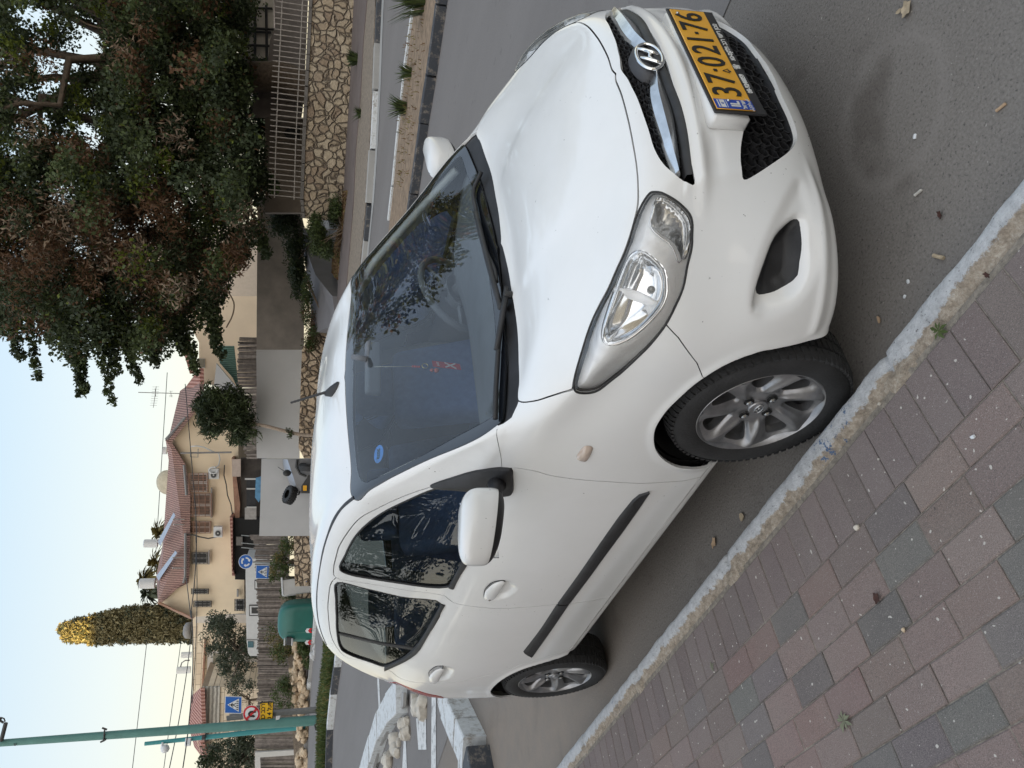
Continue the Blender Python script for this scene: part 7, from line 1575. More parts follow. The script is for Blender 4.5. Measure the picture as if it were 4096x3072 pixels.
    # solar panels on legs with their white tanks
    for (a, b, c, e, lg) in (((1360, 1365), (1500, 1110), (1515, 1135), (1385, 1400), ((1490, 1170), (1500, 1215))), ((1350, 1659), (1515, 1440), (1530, 1460), (1370, 1700), ((1490, 1590), (1490, 1500)))):
        s_ = pan('solar_panel', [T_('c', *a), T_('c', *b), T_('c', *c), T_('c', *e)], [44.5, 43.2, 43.0, 44.2], .08, simple('panel_glass', (.30, .34, .40), .15, .2, var=.1, coat=.6)); mb = MB()
        for q in lg: bar(mb, at(T_('c', *q), 43.1)-o, at(T_('c', 1590, q[1]), 43.5)-o, .03, 5)
        mb.build('panel_leg', 'shutter', s_)
    for (x0, y0, x1, y1, tr) in ((1250, 1345, 1355, 1410, 'c'), (1215, 25, 1330, 105, 'e'), (1410, 545, 1440, 605, 'c')):
        p0, p1 = T_(tr, x0, y0), T_(tr, x1, y1); mb = MB(); c_ = at(((p0[0]+p1[0])/2, (p0[1]+p1[1])/2), 45)-o; hh_ = abs(p1[0]-p0[0])/3198*45/2; r_ = abs(p1[1]-p0[1])/3198*45/2; mb.lathe([(0, -hh_), (r_, -hh_), (r_, hh_*.9), (r_*.8, hh_), (0, hh_)], tuple(c_), 'z', 16); mb.build('water_tank', 'caravan_white', B, True, ang=40)
    mb = MB(); c_ = at(T_('c', 1440, 850), 45.5)-o; r_ = 46/3198*45; mb.lathe([(0, .12), (r_*.6, .08), (r_, -.03), (r_*1.0, -.05), (r_*.6, .06), (0, .10)], (0, 0, 0), 'z', 24); q = Vector((0, 0, 1)).rotation_difference((-FH+Vector((0, 0, .5))).normalized()); mb.V = [q @ Vector(v)+c_ for v in mb.V]; mb.build('satellite_dish', simple('dish', (.42, .37, .27), .7, var=.15), B, True)
    # lean-to pergola with tile edge, the shade below drawn as a near-black sheet
    pan('canopy', [T_('c', 2000, 640), T_('c', 2020, 640), T_('c', 2075, 1040), T_('c', 2060, 1290), T_('c', 2045, 1280), T_('c', 2030, 1150)], 43.0, 2, 'rust'); pan('canopy', [T_('c', 1985, 1150), T_('c', 2010, 1160), T_('c', 2010, 1600), T_('c', 2030, 1659), T_('e', 2020, 0), T_('e', 2005, 0), T_('c', 1995, 1400)], 42.6, 1.5, 'roof_tiles_red')
    pan('porch_shade_sheet', [T_('c', 2015, 1160), T_('c', 2300, 1160), T_('c', 2300, 1659), T_('e', 2300, 40), T_('e', 2030, 30), T_('c', 2030, 1659)], 42.9, .3, simple('porch_shade', (.012, .012, .012), .9))
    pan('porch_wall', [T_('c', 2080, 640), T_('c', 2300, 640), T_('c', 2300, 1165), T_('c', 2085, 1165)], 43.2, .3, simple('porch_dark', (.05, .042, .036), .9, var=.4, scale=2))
    pan('porch_panel', rects(T_('c', 2005, 650), T_('c', 2080, 800)), 42.8, .1, simple('pinkish', (.42, .34, .29), .8))
    for (x0, y0, x1, y1) in ((2130, 830, 2215, 900), (2130, 915, 2215, 1060)): pan('awning', rects(T_('c', x0, y0), T_('c', x1, y1)), 42.2, .05, simple('black_tarp', (.012, .013, .016), .6, var=.4))
    for (x0, y0, x1, y1) in ((2115, 815, 2215, 828), (2130, 900, 2215, 912), (2130, 1060, 2215, 1072)): pan('awning_post', rects(T_('c', x0, y0), T_('c', x1, y1)), 42.1, .08, 'shutter')
    pan('blue_tarp', [(1023, 1912), (1020, 1990), (1035, 2010), (1046, 1990), (1046, 1905)], 42.0, .05, simple('blue_tarp', (.09, .24, .40), .6, var=.3, scale=4))
    pan('side_awning', rects(T_('c', 2115, 1070), T_('c', 2215, 1170)), 42.3, .1, simple('greytarp', (.32, .30, .28), .8, var=.2))
    mb = MB()
    for y in (2141, 2172, 2190): bar(mb, at((965, y), 42.3)-o, at((1035, y+6), 42.3)-o, .02, 4)
    mb.build('porch_bars', 'galvanised', B)
    for (x0, y0, x1, y1, tr, dd) in ((2040, 1320, 2095, 1395, 'c', 42.7),):
        p0, p1 = T_(tr, x0, y0), T_(tr, x1, y1); a = pan('air_conditioner', rects(p0, p1), dd, .1, simple('acdark', (.13, .12, .11), .7))
    barred(2035, 205, 2110, 295, 8, tr='e', d0=43.6)
house_main()
def simple_house(name, wall, roof, label, wmat, d, t=5, wins=(), extra=()):
    B = empty(name, at(wall[0], d), 0, label, 'house'); rel(panel('wall', wall, d, t, wmat, B), B)
    for pts, ds, mat in roof:
        o = Vector(B.location); V = [at(p, q)-o for p, q in zip(pts, ds)]; n = len(V); V += [v-Vector((0, 0, .2)) for v in V]; mesh_obj('roof', V, [tuple(range(n)), tuple(range(2*n-1, n-1, -1))]+[(i, n+i, n+(i+1) % n, (i+1) % n) for i in range(n)], mat, B, False)
    for (a, b, mt) in wins:
        w = rel(panel('window', rects(a, b), d-.06, .05, 'shutter', B), B); rel(panel('pane', rects((a[0]+2, a[1]+2), (b[0]-2, b[1]-2)), d-.08, .02, mt, w), B)
    for nm, pts, dd, tt, mt in extra: rel(panel(nm, pts, dd, tt, mt, B), B)
    return B
blind = simple('roller_blind', (.24, .22, .165), .8, var=.1)
hb = simple_house('stone_house', [T_('e', 1665, 350), T_('e', 1660, 500), T_('e', 1665, 1050), T_('e', 2300, 1050), T_('e', 2300, 330), T_('e', 1800, 345)], [], 'flat-roofed cream ashlar stone house behind the olive tree', 'ashlar', 50, 8,
    [(T_('e', 1848, 338), T_('e', 1925, 392), blind), (T_('e', 1835, 662), T_('e', 1940, 795), blind)], [('cornice', [T_('e', 1765, 545), T_('e', 1780, 545), T_('e', 1755, 1000), T_('e', 1740, 1000)], 49.8, .3, 'rust'), ('pale_bay', rects(T_('e', 1790, 650), T_('e', 2250, 830)), 49.95, .2, simple('pale_ashlar', (.56, .52, .47), .9, var=.06)), ('pale_bay', rects(T_('e', 1690, 335), T_('e', 2250, 405)), 49.95, .2, 'pale_ashlar')])
o = Vector(hb.location)
for (x0, y0, x1, y1) in ((1572, 658, 1650, 705), (1535, 785, 1640, 840)):
    p0, p1 = T_('e', x0, y0), T_('e', x1, y1); mb = MB(); c_ = at(((p0[0]+p1[0])/2, (p0[1]+p1[1])/2), 52)-o; hh_ = abs(p1[0]-p0[0])/3198*52/2; r_ = abs(p1[1]-p0[1])/3198*52/2; mb.lathe([(0, -hh_), (r_, -hh_), (r_, hh_), (0, hh_)], tuple(c_), 'z', 16); mb.build('water_tank', 'caravan_white', hb, True, ang=40)
mb = MB(); mb.tube([at(T_('e', x, y), 52)-o for x, y in ((1640, 728), (1600, 730), (1570, 750), (1560, 785))], .04, 6); mb.lathe([(0, .0), (.5, .0), (.45, .3), (.25, .42), (0, .45)], tuple(at(T_('e', 1650, 470), 51)-o), 'z', 18); mb.build('roof_pipe', 'grey_post', hb, True)
simple_house('tiled_house', [T_('e', 1740, 965), T_('e', 1740, 1260), T_('e', 1700, 1420), T_('e', 1760, 1659), T_('e', 1760, 1760), T_('e', 2300, 1760), T_('e', 2300, 960), T_('e', 1900, 960)], [([T_('e', 1735, 965), T_('e', 1745, 1280), T_('e', 1625, 1290), T_('e', 1650, 1040)], [45.5, 45.5, 48, 48], 'roof_tiles_red'), ([T_('e', 1745, 1275), T_('e', 1730, 1420), T_('e', 1770, 1600), T_('e', 1680, 1480), T_('e', 1640, 1340), T_('e', 1625, 1285)], [45.4, 45.4, 45.4, 47, 48, 48], 'roof_tiles_red')], 'low bungalow with red tiled roof and pale corrugated siding at the left edge', 'ashlar', 46, 5,
    [(T_('e', 1790, 1465), T_('e', 1895, 1500), 'window_dark')], [('siding', [T_('e', 1750, 965), T_('e', 1755, 1440), T_('e', 1895, 1400), T_('e', 1900, 960)], 45.9, .2, 'corrugated')])
simple_house('cream_house', [T_('b', 1720, 1659), T_('b', 1720, 1300), T_('b', 1640, 1150), T_('b', 1560, 900), T_('b', 2400, 900), T_('b', 2400, 1700)], [([T_('b', 1545, 1245), T_('b', 1640, 1570), T_('b', 1665, 1540), T_('b', 1600, 1240)], [46, 46, 46.5, 46.5], 'roof_tiles_red'), ([T_('b', 1725, 1520), T_('b', 1600, 1690), T_('b', 1730, 1690)], [44.5, 46, 44.5], 'roof_tiles_red')], 'cream rendered house half hidden behind the right-hand tree', 'cream_render', 47, 5, [(T_('b', 1700, 1440), T_('b', 1770, 1520), blind)])
gr = panel('lean_to_roof', [T_('b', 1870, 1330), T_('b', 1900, 1480), T_('b', 2060, 1659), T_('c', 2060, 60), T_('b', 2020, 1330)], 40, .3, 'corrugated_green'); tag(gr, 'green corrugated metal lean-to roof beside the tree edge', 'roof')
gp_ = panel('shed_wall', [T_('b', 1870, 1480), T_('b', 1850, 1659), T_('c', 1880, 60), T_('c', 2060, 140), T_('c', 2060, 50)], 39.5, .3, 'pale_concrete'); tag(gp_, 'pale gable wall of the shed under the green corrugated roof', 'shed')
wl2 = panel('white_building', [T_('b', 1200, 300), T_('b', 2600, 300), T_('b', 2600, 1180), T_('b', 1850, 1180), T_('b', 1400, 1150), T_('b', 1200, 900)], 58, 5, simple('far_cream', (.50, .42, .34), .9, var=.06)); tag(wl2, 'pale apartment block glimpsed through gaps in the big tree', 'building')
bb2 = panel('white_building', [T_('a', 2080, -100), T_('a', 2600, -100), T_('a', 2600, 640), T_('a', 2130, 640), T_('a', 2080, 500)], 44, 4, simple('far_pink', (.46, .39, .35), .9, var=.06)); tag(bb2, 'pale block behind the shed at the top right, seen under the tree', 'building')
# ---------------- aerials and wires
def aerial():
    b = at(T_('c', 1560, 80), 45); A = empty('tv_antenna', b, 0, 'thin rooftop television aerial against the pale sky', 'antenna'); mb = MB(); R_ = lambda x, y: at(T_('c', x, y), 45)-b
    mb.tube([R_(1560, 82), R_(1195, 72)], .022, 5); mb.tube([R_(1350, 20), R_(1325, 205)], .014, 4)
    for i in range(9): x = 1348-i*2.5; y = 25+i*20; mb.tube([R_(x-30, y), R_(x+28, y)], .009, 4)
    mb.tube([R_(1340, 40), R_(1345, 110)], .012, 4); mb.tube([R_(1475, 60), R_(1480, 112)], .012, 4)
    for y in (62, 80, 98, 110): mb.tube([R_(1460, y), R_(1495, y)], .009, 4)
    mb.build('mast', 'grey_post', A)
aerial()
def wire(p0, p1, d0, d1, r, sag, label, mid=None):
    a, b = at(p0, d0), at(p1, d1); mb = MB(); pts = [a.lerp(b, t)-Vector((0, 0, sag*4*t*(1-t))) for t in np.linspace(0, 1, 14)]; mb.tube(pts, r, 4); tag(mb.build('overhead_wire', 'dark_steel'), label, 'wire', 'overhead wires')
wire(T_('c', 1600, 0), T_('c', 1690, 1080), 40, 38, .018, 0, 'black wire slanting down past the barred windows of the beige house'); wire(T_('c', 1690, 1080), T_('e', 1650, 320), 38, 32, .018, .1, 'black wire crossing the small windows of the beige house'); wire(T_('e', 1655, 300), T_('e', 1580, 1659), 32, 27, .018, .15, 'lowest black wire running left from the gable over the stone house'); wire(T_('c', 1690, 1300), T_('e', 1660, 1100), 36, 28, .014, .1, 'black wire along the flat roof edge of the stone house')
wire(T_('e', 1610, 20), T_('e', 1650, 360), 40, 34, .018, .0, 'short black wire dropping from the house eaves to the gable'); wire(T_('c', 1445, -100), T_('c', 1335, 1640), 60, 60, .022, 0, 'faint wire high over the tiled roof'); wire(T_('e', 1270, 560), T_('e', 1140, 1700), 60, 50, .02, 0, 'faint upper wire in the pale sky right of the utility pole'); wire(T_('e', 1565, 560), T_('e', 1410, 1700), 60, 50, .02, 0, 'faint lower wire in the pale sky behind the teal pole'); wire(T_('e', 1655, 470), T_('e', 1455, 1700), 45, 36, .02, .1, 'dark wire passing in front of the utility pole')
# ---------------- trees and plants
def branch(mb, a, b, r0, r1, rnd, k=5, wob=.15, n=6):
    L = (b-a).length; pts = [a.lerp(b, i/k)+Vector((rnd.uniform(-1, 1), rnd.uniform(-1, 1), rnd.uniform(-1, 1)))*wob*L*.12*(0 < i < k) for i in range(k+1)]
    mb.tube(pts, [r0+(r1-r0)*i/k for i in range(k+1)], n); return pts
def foliage(name, cen, n, size, mats, weights, seed, parent, aspect=.55, droop=0, per=True):
    rng = np.random.default_rng(seed); V, F, own = leaves(cen, n, size, rng, aspect, droop); w = np.array(weights, float); w /= w.sum()
    cm = rng.choice(len(mats), size=len(cen), p=w); mi = cm[own]; sw_ = rng.random(len(own)) < .25; mi = np.where(sw_, rng.choice(len(mats), size=len(own), p=w), mi)
    if parent is not None: V = V-np.array(parent.location)
    return fastmesh(name, V, F, mats, mi, parent)
def big_tree():
    base = adz(9.5, 27.5, .9); T = empty('ficus_tree', base, 0, 'huge dark ficus tree overhanging the stone wall, brown roots and twigs among its leaves', 'tree'); rnd = random.Random(4); rng = np.random.default_rng(12)
    mb = MB(); o = Vector(base); tr_top = adz(10.0, 27.5, 6.5)-o; branch(mb, Vector((0, 0, 0)), tr_top, .55, .42, rnd, 6, .2, 10)
    tips = []
    for i in range(26):
        a, z, d = rnd.uniform(2.5, 21), rnd.uniform(5, 17), rnd.uniform(22.5, 32); e = adz(a, d, z)-o; p = branch(mb, tr_top*rnd.uniform(.6, 1), e, .20, .03, rnd, 6, .8, 6); tips.append(p)
    mb.build('trunk', 'bark', T, True)
    # clumps fill a drooping crown: limits follow its outline, gaps left towards the top
    cl = []; lim = [(-400, 1180), (-150, 1230), (0, 1310), (60, 1370), (110, 1240), (170, 1330), (260, 1400), (330, 1430), (420, 1430), (520, 1420), (600, 1430), (680, 1400), (740, 1330), (800, 1330), (870, 1230), (930, 1120), (1000, 1010), (1060, 780), (1100, 700)]
    def ymax(x): return np.interp(x, [l[0] for l in lim], [l[1] for l in lim])
    def xmax(y): return np.interp(y, [-1500, 0, 150, 300, 450, 560, 700, 850, 1000, 1200, 1400], [990, 1020, 1000, 1000, 980, 1030, 1060, 1080, 1040, 970, 890])
    gaps = [(120, 60, 90), (240, 230, 80), (180, 330, 70), (370, 180, 60), (90, 400, 60), (170, 480, 50), (440, 90, 55), (230, 560, 45), (760, 70, 34), (690, 250, 30), (500, 620, 34), (330, 520, 40), (40, 620, 40), (420, 870, 30), (640, 480, 22), (730, 560, 20), (820, 560, 22), (880, 900, 34), (800, 1150, 34), (540, 1290, 30), (150, 1180, 26), (270, 980, 24)]
    while len(cl) < 1750:
        far = rnd.random() < .22; x = rnd.uniform(-900, 1080) if far else rnd.uniform(-120, 1080); y = rnd.uniform(-1500, 1440) if far else rnd.uniform(-120, 1440)
        if y > ymax(x)-30 or x > xmax(y)-20: continue
        if any((x-g[0])**2+(y-g[1])**2 < (g[2]*rnd.uniform(.75, 1.25))**2 for g in gaps): continue
        if x < 420 and 0 < y < 600 and rnd.random() < .55: continue
        d = 27.5+rnd.gauss(0, 2.4); p = at((x, y), d)
        cl.append((p.x, p.y, p.z, rnd.uniform(.40, .72)))
    up_ = []
    while len(up_) < 800:
        v = Vector((rnd.uniform(-1, 1), rnd.uniform(-1, 1), rnd.uniform(-1, 1)))
        if v.length > 1: continue
        a, d, z = 18+10*v.x, 27+6*v.y, 17+12*v.z
        if a/d < .50 and z < 12: continue
        p = adz(a, d, z); up_.append((p.x, p.y, p.z, rnd.uniform(.6, 1.1)))
    cl = np.array(cl)
    def kind(i0): return None
    zpx = cl[:, 2]; brown = rng.random(len(cl))
    br_zone = []
    for c in cl:
        v = Vector(c[:3])-CAMV; f, r, d_ = cam_axes(); yy = 1536-3198*(v.dot(r)/v.dot(f)); xx = 2048+3198*(v.dot(d_)/v.dot(f)); br_zone.append(math.exp(-((yy-960)/220)**2)*(.75 if xx < 800 else .35)+.10)
    br_zone = np.array(br_zone); isb = brown < br_zone
    foliage('leaves', np.array(up_), 85, .26, ['leaf_dark', 'leaf_mid', 'leaf_brown'], [.6, .3, .1], 15, T, .6)
    foliage('leaves', cl[~isb], 185, .122, ['leaf_dark', 'leaf_mid', 'leaf_lime', 'leaf_brown'], [.58, .32, .05, .05], 1, T, .6)
    foliage('leaves', cl[isb], 150, .16, ['leaf_brown', 'leaf_dark', 'twig'], [.55, .25, .2], 2, T, .28)
    # shoots reaching out to the left
    sh = []
    for (x0, y0, x1, y1) in ((100, 1150, 150, 1500), (320, 1230, 335, 1550), (240, 1250, 290, 1440), (400, 1300, 440, 1600), (430, 1280, 470, 1480), (500, 1330, 555, 1515), (600, 1300, 620, 1450), (30, 1250, 80, 1420), (740, 1300, 780, 1480), (700, 1300, 730, 1400), (850, 1250, 880, 1420), (300, 1400, 330, 1570), (-200, 1150, -150, 1400), (1020, 900, 1070, 1020), (980, 500, 1010, 640), (1040, 700, 1110, 760), (820, 1150, 860, 1370)):
        for k in range(9):
            t = k/8; d = 26.2; p = at((x0+(x1-x0)*t+rnd.uniform(-9, 9), y0+(y1-y0)*t), d+rnd.uniform(-.4, .4)); sh.append((p.x, p.y, p.z, .30*(1-.5*t)+.05))
    foliage('leaves', np.array(sh), 70, .13, ['leaf_dark', 'leaf_mid'], [.7, .3], 3, T, .6)
    lm = []
    for (x, y) in ((300, 370), (330, 420), (300, 470), (420, 500), (95, 690), (265, 690), (340, 640), (470, 140), (200, 100), (720, 950), (735, 960), (900, 40), (620, 160), (430, 60), (400, 30)): p = at((x, y), 25.3); lm.append((p.x, p.y, p.z, .32))
    foliage('leaves', np.array(lm), 90, .115, ['leaf_lime', 'leaf_mid'], [.75, .25], 5, T, .6)
    mb = MB(); f_ = 25.0
    for L in ([(300, 70), (360, 100), (430, 120), (490, 160), (545, 162)], [(520, 10), (580, 60), (640, 115)], [(440, 450), (470, 500), (560, 520), (590, 580), (570, 760)], [(700, 600), (740, 490), (770, 480)], [(780, 680), (830, 790), (800, 830)], [(150, 860), (230, 830), (260, 880), (330, 830)], [(600, 500), (625, 560), (605, 740)], [(460, 990), (540, 975), (600, 990), (680, 1040)], [(900, 1150), (935, 1210), (930, 1260), (905, 1310)], [(840, 500), (870, 560), (890, 620)], [(1000, 840), (930, 1060), (905, 1100)], [(320, 1000), (250, 1060), (200, 1110), (150, 1095)], [(750, 700), (790, 770), (850, 845)]):
        mb.tube(catmull([tuple(at(p, f_+.3*math.sin(i))-o) for i, p in enumerate(L)], False, 4), .022, 5)
    mb.build('hanging_shoots', 'twig', T, True)
big_tree()
def small_tree(name, label, base, crown, trunk_r, size, n, mats, w, seed, aspect=.22, droop=0., cat='tree', bark='bark', limbs=8, lean=None):
    T = empty(name, base, 0, label, cat); rnd = random.Random(seed); mb = MB(); o = Vector(base); top = Vector(np.mean([c[:3] for c in crown], axis=0))-o
    st = lean or [Vector((0, 0, 0)), top*.8]; mb.tube(catmull([tuple(p) for p in st], False, 4), [trunk_r]*(4*(len(st)-1)+1), 8)
    for i in range(limbs): c = rnd.choice(crown); branch(mb, st[-1], Vector(c[:3])-o, trunk_r*.5, trunk_r*.12, rnd, 4, .5, 5)
    mb.build('trunk', bark, T, True); foliage('leaves', np.array(crown), n, size, mats, w, seed, T, aspect, droop); return T
def crownpx(cs, d, dz=.5, seed=1, k=3, r=.3):
    rnd = random.Random(seed); out = []
    for (x, y, rx, ry) in cs:
        for _ in range(k):
            t = rnd.uniform(0, 2*PI); q = rnd.random()**.5; p = at((x+rx*q*math.cos(t), y+ry*q*math.sin(t)), d+rnd.uniform(-dz, dz)); out.append((p.x, p.y, p.z, r*rnd.uniform(.7, 1.2)))
    return out
ob = at((1262, 1742), 27.6); cr = crownpx([(900, 1660, 110, 75), (960, 1720, 60, 60), (830, 1600, 50, 50), (900, 1600, 60, 50), (960, 1640, 50, 60), (840, 1680, 50, 60)], 27.8, .7, 3, 20, .30)
small_tree('oleander_tree', 'small dark oleander tree with a leaning thin trunk before the pale grey wall', ob, cr, .06, .24, 70, ['leaf_dark', 'leaf_mid'], [.7, .3], 4, .16, bark='pale_bark', lean=[Vector((0, 0, 0)), at((1200, 1738), 27.6)-ob, at((1130, 1722), 27.6)-ob, at((1070, 1706), 27.6)-ob, at((1030, 1698), 27.7)-ob])
foliage('leaves', np.array(crownpx([(1158, 1728, 14, 16)], 27.5, .1, 8, 5, .12)), 30, .10, ['leaf_dark', 'leaf_mid'], [.5, .5], 9, bpy.data.objects['oleander_tree'], .3)
def cypress():
    d = 62; b = at((1150, 2500), d); T = empty('cypress_tree', b, 0, 'tall columnar cypress behind the stone house, its tip lit gold by the low sun', 'tree'); o = Vector(b); mb = MB(); mb.tube([Vector((0, 0, 0)), at((300, 2520), d)-o], [.3, .05], 8); mb.build('trunk', 'bark', T, True)
    rng = np.random.default_rng(6); cen = []; P_ = [(245, 2518, 22), (265, 2520, 34), (300, 2522, 42), (350, 2520, 48), (400, 2515, 55), (460, 2507, 62), (520, 2500, 66), (580, 2495, 70), (650, 2490, 74), (720, 2492, 72), (770, 2495, 68), (900, 2495, 66)]
    for i in range(1150):
        x = 245+(rng.random()**.8)*640; hw = np.interp(x, [p[0] for p in P_], [p[2] for p in P_]); c = np.interp(x, [p[0] for p in P_], [p[1] for p in P_]); t = rng.uniform(0, 2*PI); q = rng.uniform(.55, .95)
        if x-245 < 12: q *= .4
        p = at((x, c+hw*q*math.cos(t)), d+hw/3198*d*q*math.sin(t)); cen.append((p.x, p.y, p.z, .42))
    foliage('leaves', np.array(cen), 80, .24, ['leaf_cypress', 'leaf_olive', 'leaf_cypress'], [.7, .12, .18], 7, T, .4, -.8)
cypress()
cr = crownpx([(900, 2500, 40, 40), (870, 2560, 60, 60), (950, 2540, 60, 70), (980, 2620, 50, 60), (920, 2660, 60, 60), (960, 2740, 50, 50), (860, 2500, 40, 40), (900, 2600, 60, 60), (990, 2560, 40, 70)], 40.5, 1.2, 5, 13, .36)
small_tree('olive_tree', 'loose grey-green olive tree in front of the stone house', at((1060, 2640), 40.5), cr, .12, .16, 55, ['leaf_olive', 'leaf_dark'], [.75, .25], 11, .3)
cr = crownpx([(960, 2780, 50, 40), (985, 2830, 40, 50)], 40, .8, 5, 9, .3); small_tree('bare_tree', 'thin straggly tree with bare twigs behind the reed fence, right of the signs', at((1080, 2790), 40), cr, .06, .10, 9, ['leaf_olive', 'leaf_brown'], [.4, .6], 12, .3, limbs=26, bark='twig')
cr = crownpx([(900, 3000, 70, 40), (850, 3040, 50, 50), (960, 3040, 70, 50), (900, 3090, 80, 50), (980, 2980, 40, 30)], 39, 1.2, 6, 14, .38); small_tree('grey_tree', 'dense grey-green bushy tree at the left edge over the bungalow', at((1080, 3050), 39), cr, .14, .16, 70, ['leaf_olive', 'leaf_dark'], [.5, .5], 13, .35)
# palms behind the tiled roof
def palm(x, y, d, R_, label, seed):
    b = adz(*( (at((1200, y), d)-C0).dot(RH), d, 1.6)); T = empty('palm_tree', b, 0, label, 'palm tree'); o = Vector(b); c = at((x, y), d)-o; rnd = random.Random(seed); mb = MB(); mb.tube([Vector((0, 0, 0)), c], [.2, .15], 8); mb.build('trunk', 'bark', T, True); mb = MB()
    for i in range(80):
        t = rnd.uniform(0, 2*PI); e = rnd.uniform(-.7, 1.1); L = R_*rnd.uniform(.7, 1.1); dr = Vector((math.cos(t)*math.cos(e), math.sin(t)*math.cos(e), math.sin(e))); s = dr.cross(Vector((0, 0, 1))).normalized(); pts = [c+dr*L*q-Vector((0, 0, L*.45*q*q)) for q in (0, .35, .65, 1)]
        for k in range(3):
            a, b_ = pts[k], pts[k+1]; w = (.03, .10, .13, .02)
            mb.add([a-s*w[k], a+s*w[k], b_+s*w[k+1], b_-s*w[k+1]], [(0, 1, 2, 3)], 0)
    mb.build('fronds', 'leaf_straw' if seed % 2 else 'leaf_olive', T); return T
palm(575, 2315, 60, 1.0, 'small palm head just behind the left solar tank', 1); palm(590, 2375, 62, 1.2, 'palm head between the roof end and the cypress', 2); palm(630, 2250, 60, 1.5, 'straw-coloured palm rising behind the left solar panel', 3); palm(640, 2130, 58, 1.3, 'wispy palm tip behind the right solar panel', 5); palm(655, 2420, 62, .9, 'low dark palm head touching the cypress', 4)
# shrubs and ground plants
SHR = 1
def shrub(label, cs, d, r, n, size, mats, w, seed, k=12, name='shrub', asp=.35):
    cr = crownpx(cs, d, .5, seed, k, r); b = Vector((np.mean([c[0] for c in cr]), np.mean([c[1] for c in cr]), min(c[2] for c in cr)-r)); T = empty(name, b, 0, label, 'shrub'); mb = MB(); rnd = random.Random(seed)
    for c in rnd.sample(cr, min(10, len(cr))): mb.tube([Vector((rnd.uniform(-.2, .2), rnd.uniform(-.2, .2), 0)), Vector(c[:3])-b], .015, 4)
    mb.build('stems', 'twig', T); foliage('leaves', np.array(cr), n, size, mats, w, seed, T, asp)
GM = ['leaf_grass', 'leaf_mid', 'leaf_straw']
shrub('yellow-green bush left of the roundabout sign', [(1130, 2230, 40, 50), (1160, 2170, 30, 30), (1120, 2290, 40, 40)], 33.6, .3, 70, .11, GM, [.5, .25, .25], 21)
shrub('olive-yellow bush directly left of the green container', [(1110, 2560, 45, 60), (1140, 2610, 40, 40)], 34.4, .34, 70, .11, ['leaf_grass', 'leaf_straw', 'leaf_mid'], [.5, .35, .15], 22)
shrub('green bush behind the container and cabinet', [(1160, 2370, 30, 40), (1190, 2400, 30, 30)], 34.0, .3, 70, .11, ['leaf_mid', 'leaf_dark', 'leaf_grass'], [.5, .3, .2], 23)
shrub('low green bush right of the sign post below the reed fence', [(1140, 2780, 45, 50), (1155, 2740, 30, 30)], 34.0, .3, 70, .10, ['leaf_mid', 'leaf_grass'], [.5, .5], 24)
shrub('grass clump on the bank by the boulders', [(1215, 2580, 20, 40), (1225, 2640, 15, 40)], 33.0, .18, 60, .10, ['leaf_grass', 'leaf_mid'], [.6, .4], 25)
shrub('leafy weeds spilling over the foot of the stone wall beside the ramp', [(1275, 950, 30, 60), (1300, 1000, 25, 70), (1260, 900, 20, 30), (1340, 850, 12, 50)], 24.4, .24, 80, .09, ['leaf_mid', 'leaf_grass', 'leaf_dark'], [.5, .3, .2], 26, 18)
shrub('dark ivy mass on the shaded wall above the ramp', [(1130, 870, 60, 60), (1170, 940, 40, 70), (1190, 1040, 25, 80), (1195, 1120, 20, 60), (1150, 820, 50, 30)], 31.5, .42, 80, .14, ['leaf_dark', 'leaf_mid'], [.75, .25], 27, 16)
shrub('low dark growth along the ramp edge under the block wall', [(1225, 1150, 12, 60), (1230, 1230, 14, 70), (1250, 1310, 18, 60), (1240, 1370, 18, 30)], 27.8, .22, 60, .09, ['leaf_mid', 'leaf_brown', 'leaf_grass'], [.5, .25, .25], 28, 14)
shrub('dark overgrown hedge in the yard behind the picket railing and tarpaulin', [(1080, 300, 60, 60), (1050, 420, 50, 60), (1080, 540, 50, 60), (1100, 660, 40, 60), (1110, 760, 40, 60), (1020, 520, 50, 70), (1040, 640, 50, 60)], 30.6, .5, 90, .16, ['leaf_dark', 'leaf_mid'], [.75, .25], 61, 12)  # hedge put in to darken the bright spots behind the railing
# grass on the verges
def turf(name, pts, n, hh, mats, w, seed, sp=.04):
    rng = np.random.default_rng(seed); P_ = np.array([(p.x, p.y) for p in pts]); lo, hi = P_.min(0), P_.max(0); q = rng.uniform(lo, hi, (n*5, 2)); q = q[sdf(q, P_) < 0][:n]; k = len(q)
    z = np.array([H(a, b) for a, b in q])+.10; h_ = hh*(.5+rng.random(k)); t = rng.uniform(0, 2*PI, k); l = rng.normal(size=(k, 2))*.35*h_[:, None]; s = np.stack([np.cos(t), np.sin(t)], 1)*sp*.5
    b0 = np.c_[q, z]; tip = np.c_[q+l, z+h_]; S = np.c_[s, np.zeros(k)]; V = np.stack([b0-S, b0+S, tip+S*.2, tip-S*.2], 1).reshape(-1, 3); w = np.array(w)/sum(w)
    o = fastmesh(name, V, np.arange(k*4).reshape(-1, 4), mats, rng.choice(len(mats), size=k, p=w)); o['kind'] = 'stuff'; return o
g1 = [p+FH*.2 for p in gs_n]+list(reversed(gs_f)); tag(turf('grass', g1, 26000, .16, ['leaf_grass', 'leaf_mid', 'leaf_straw'], [.6, .25, .15], 31, .05), 'green grass growing on the strip between the black and white kerbs', 'grass')
leafmat('leaf_fallen', (.16, .10, .055), tr=.1)
v1_ = mn+list(reversed(mf)); tag(turf('dry_grass', [gnd(('E', 1560, -100)), gnd(('E', 1420, -100)), gnd(('E', 1270, 1100)), gnd(('E', 1300, 1659)), gnd(('E', 1390, 1550)), gnd(('E', 1520, 500))], 260, .05, ['leaf_straw', 'leaf_fallen'], [.5, .5], 32, .02), 'sparse dry grass and debris on the earth verge behind the dark kerb', 'grass')
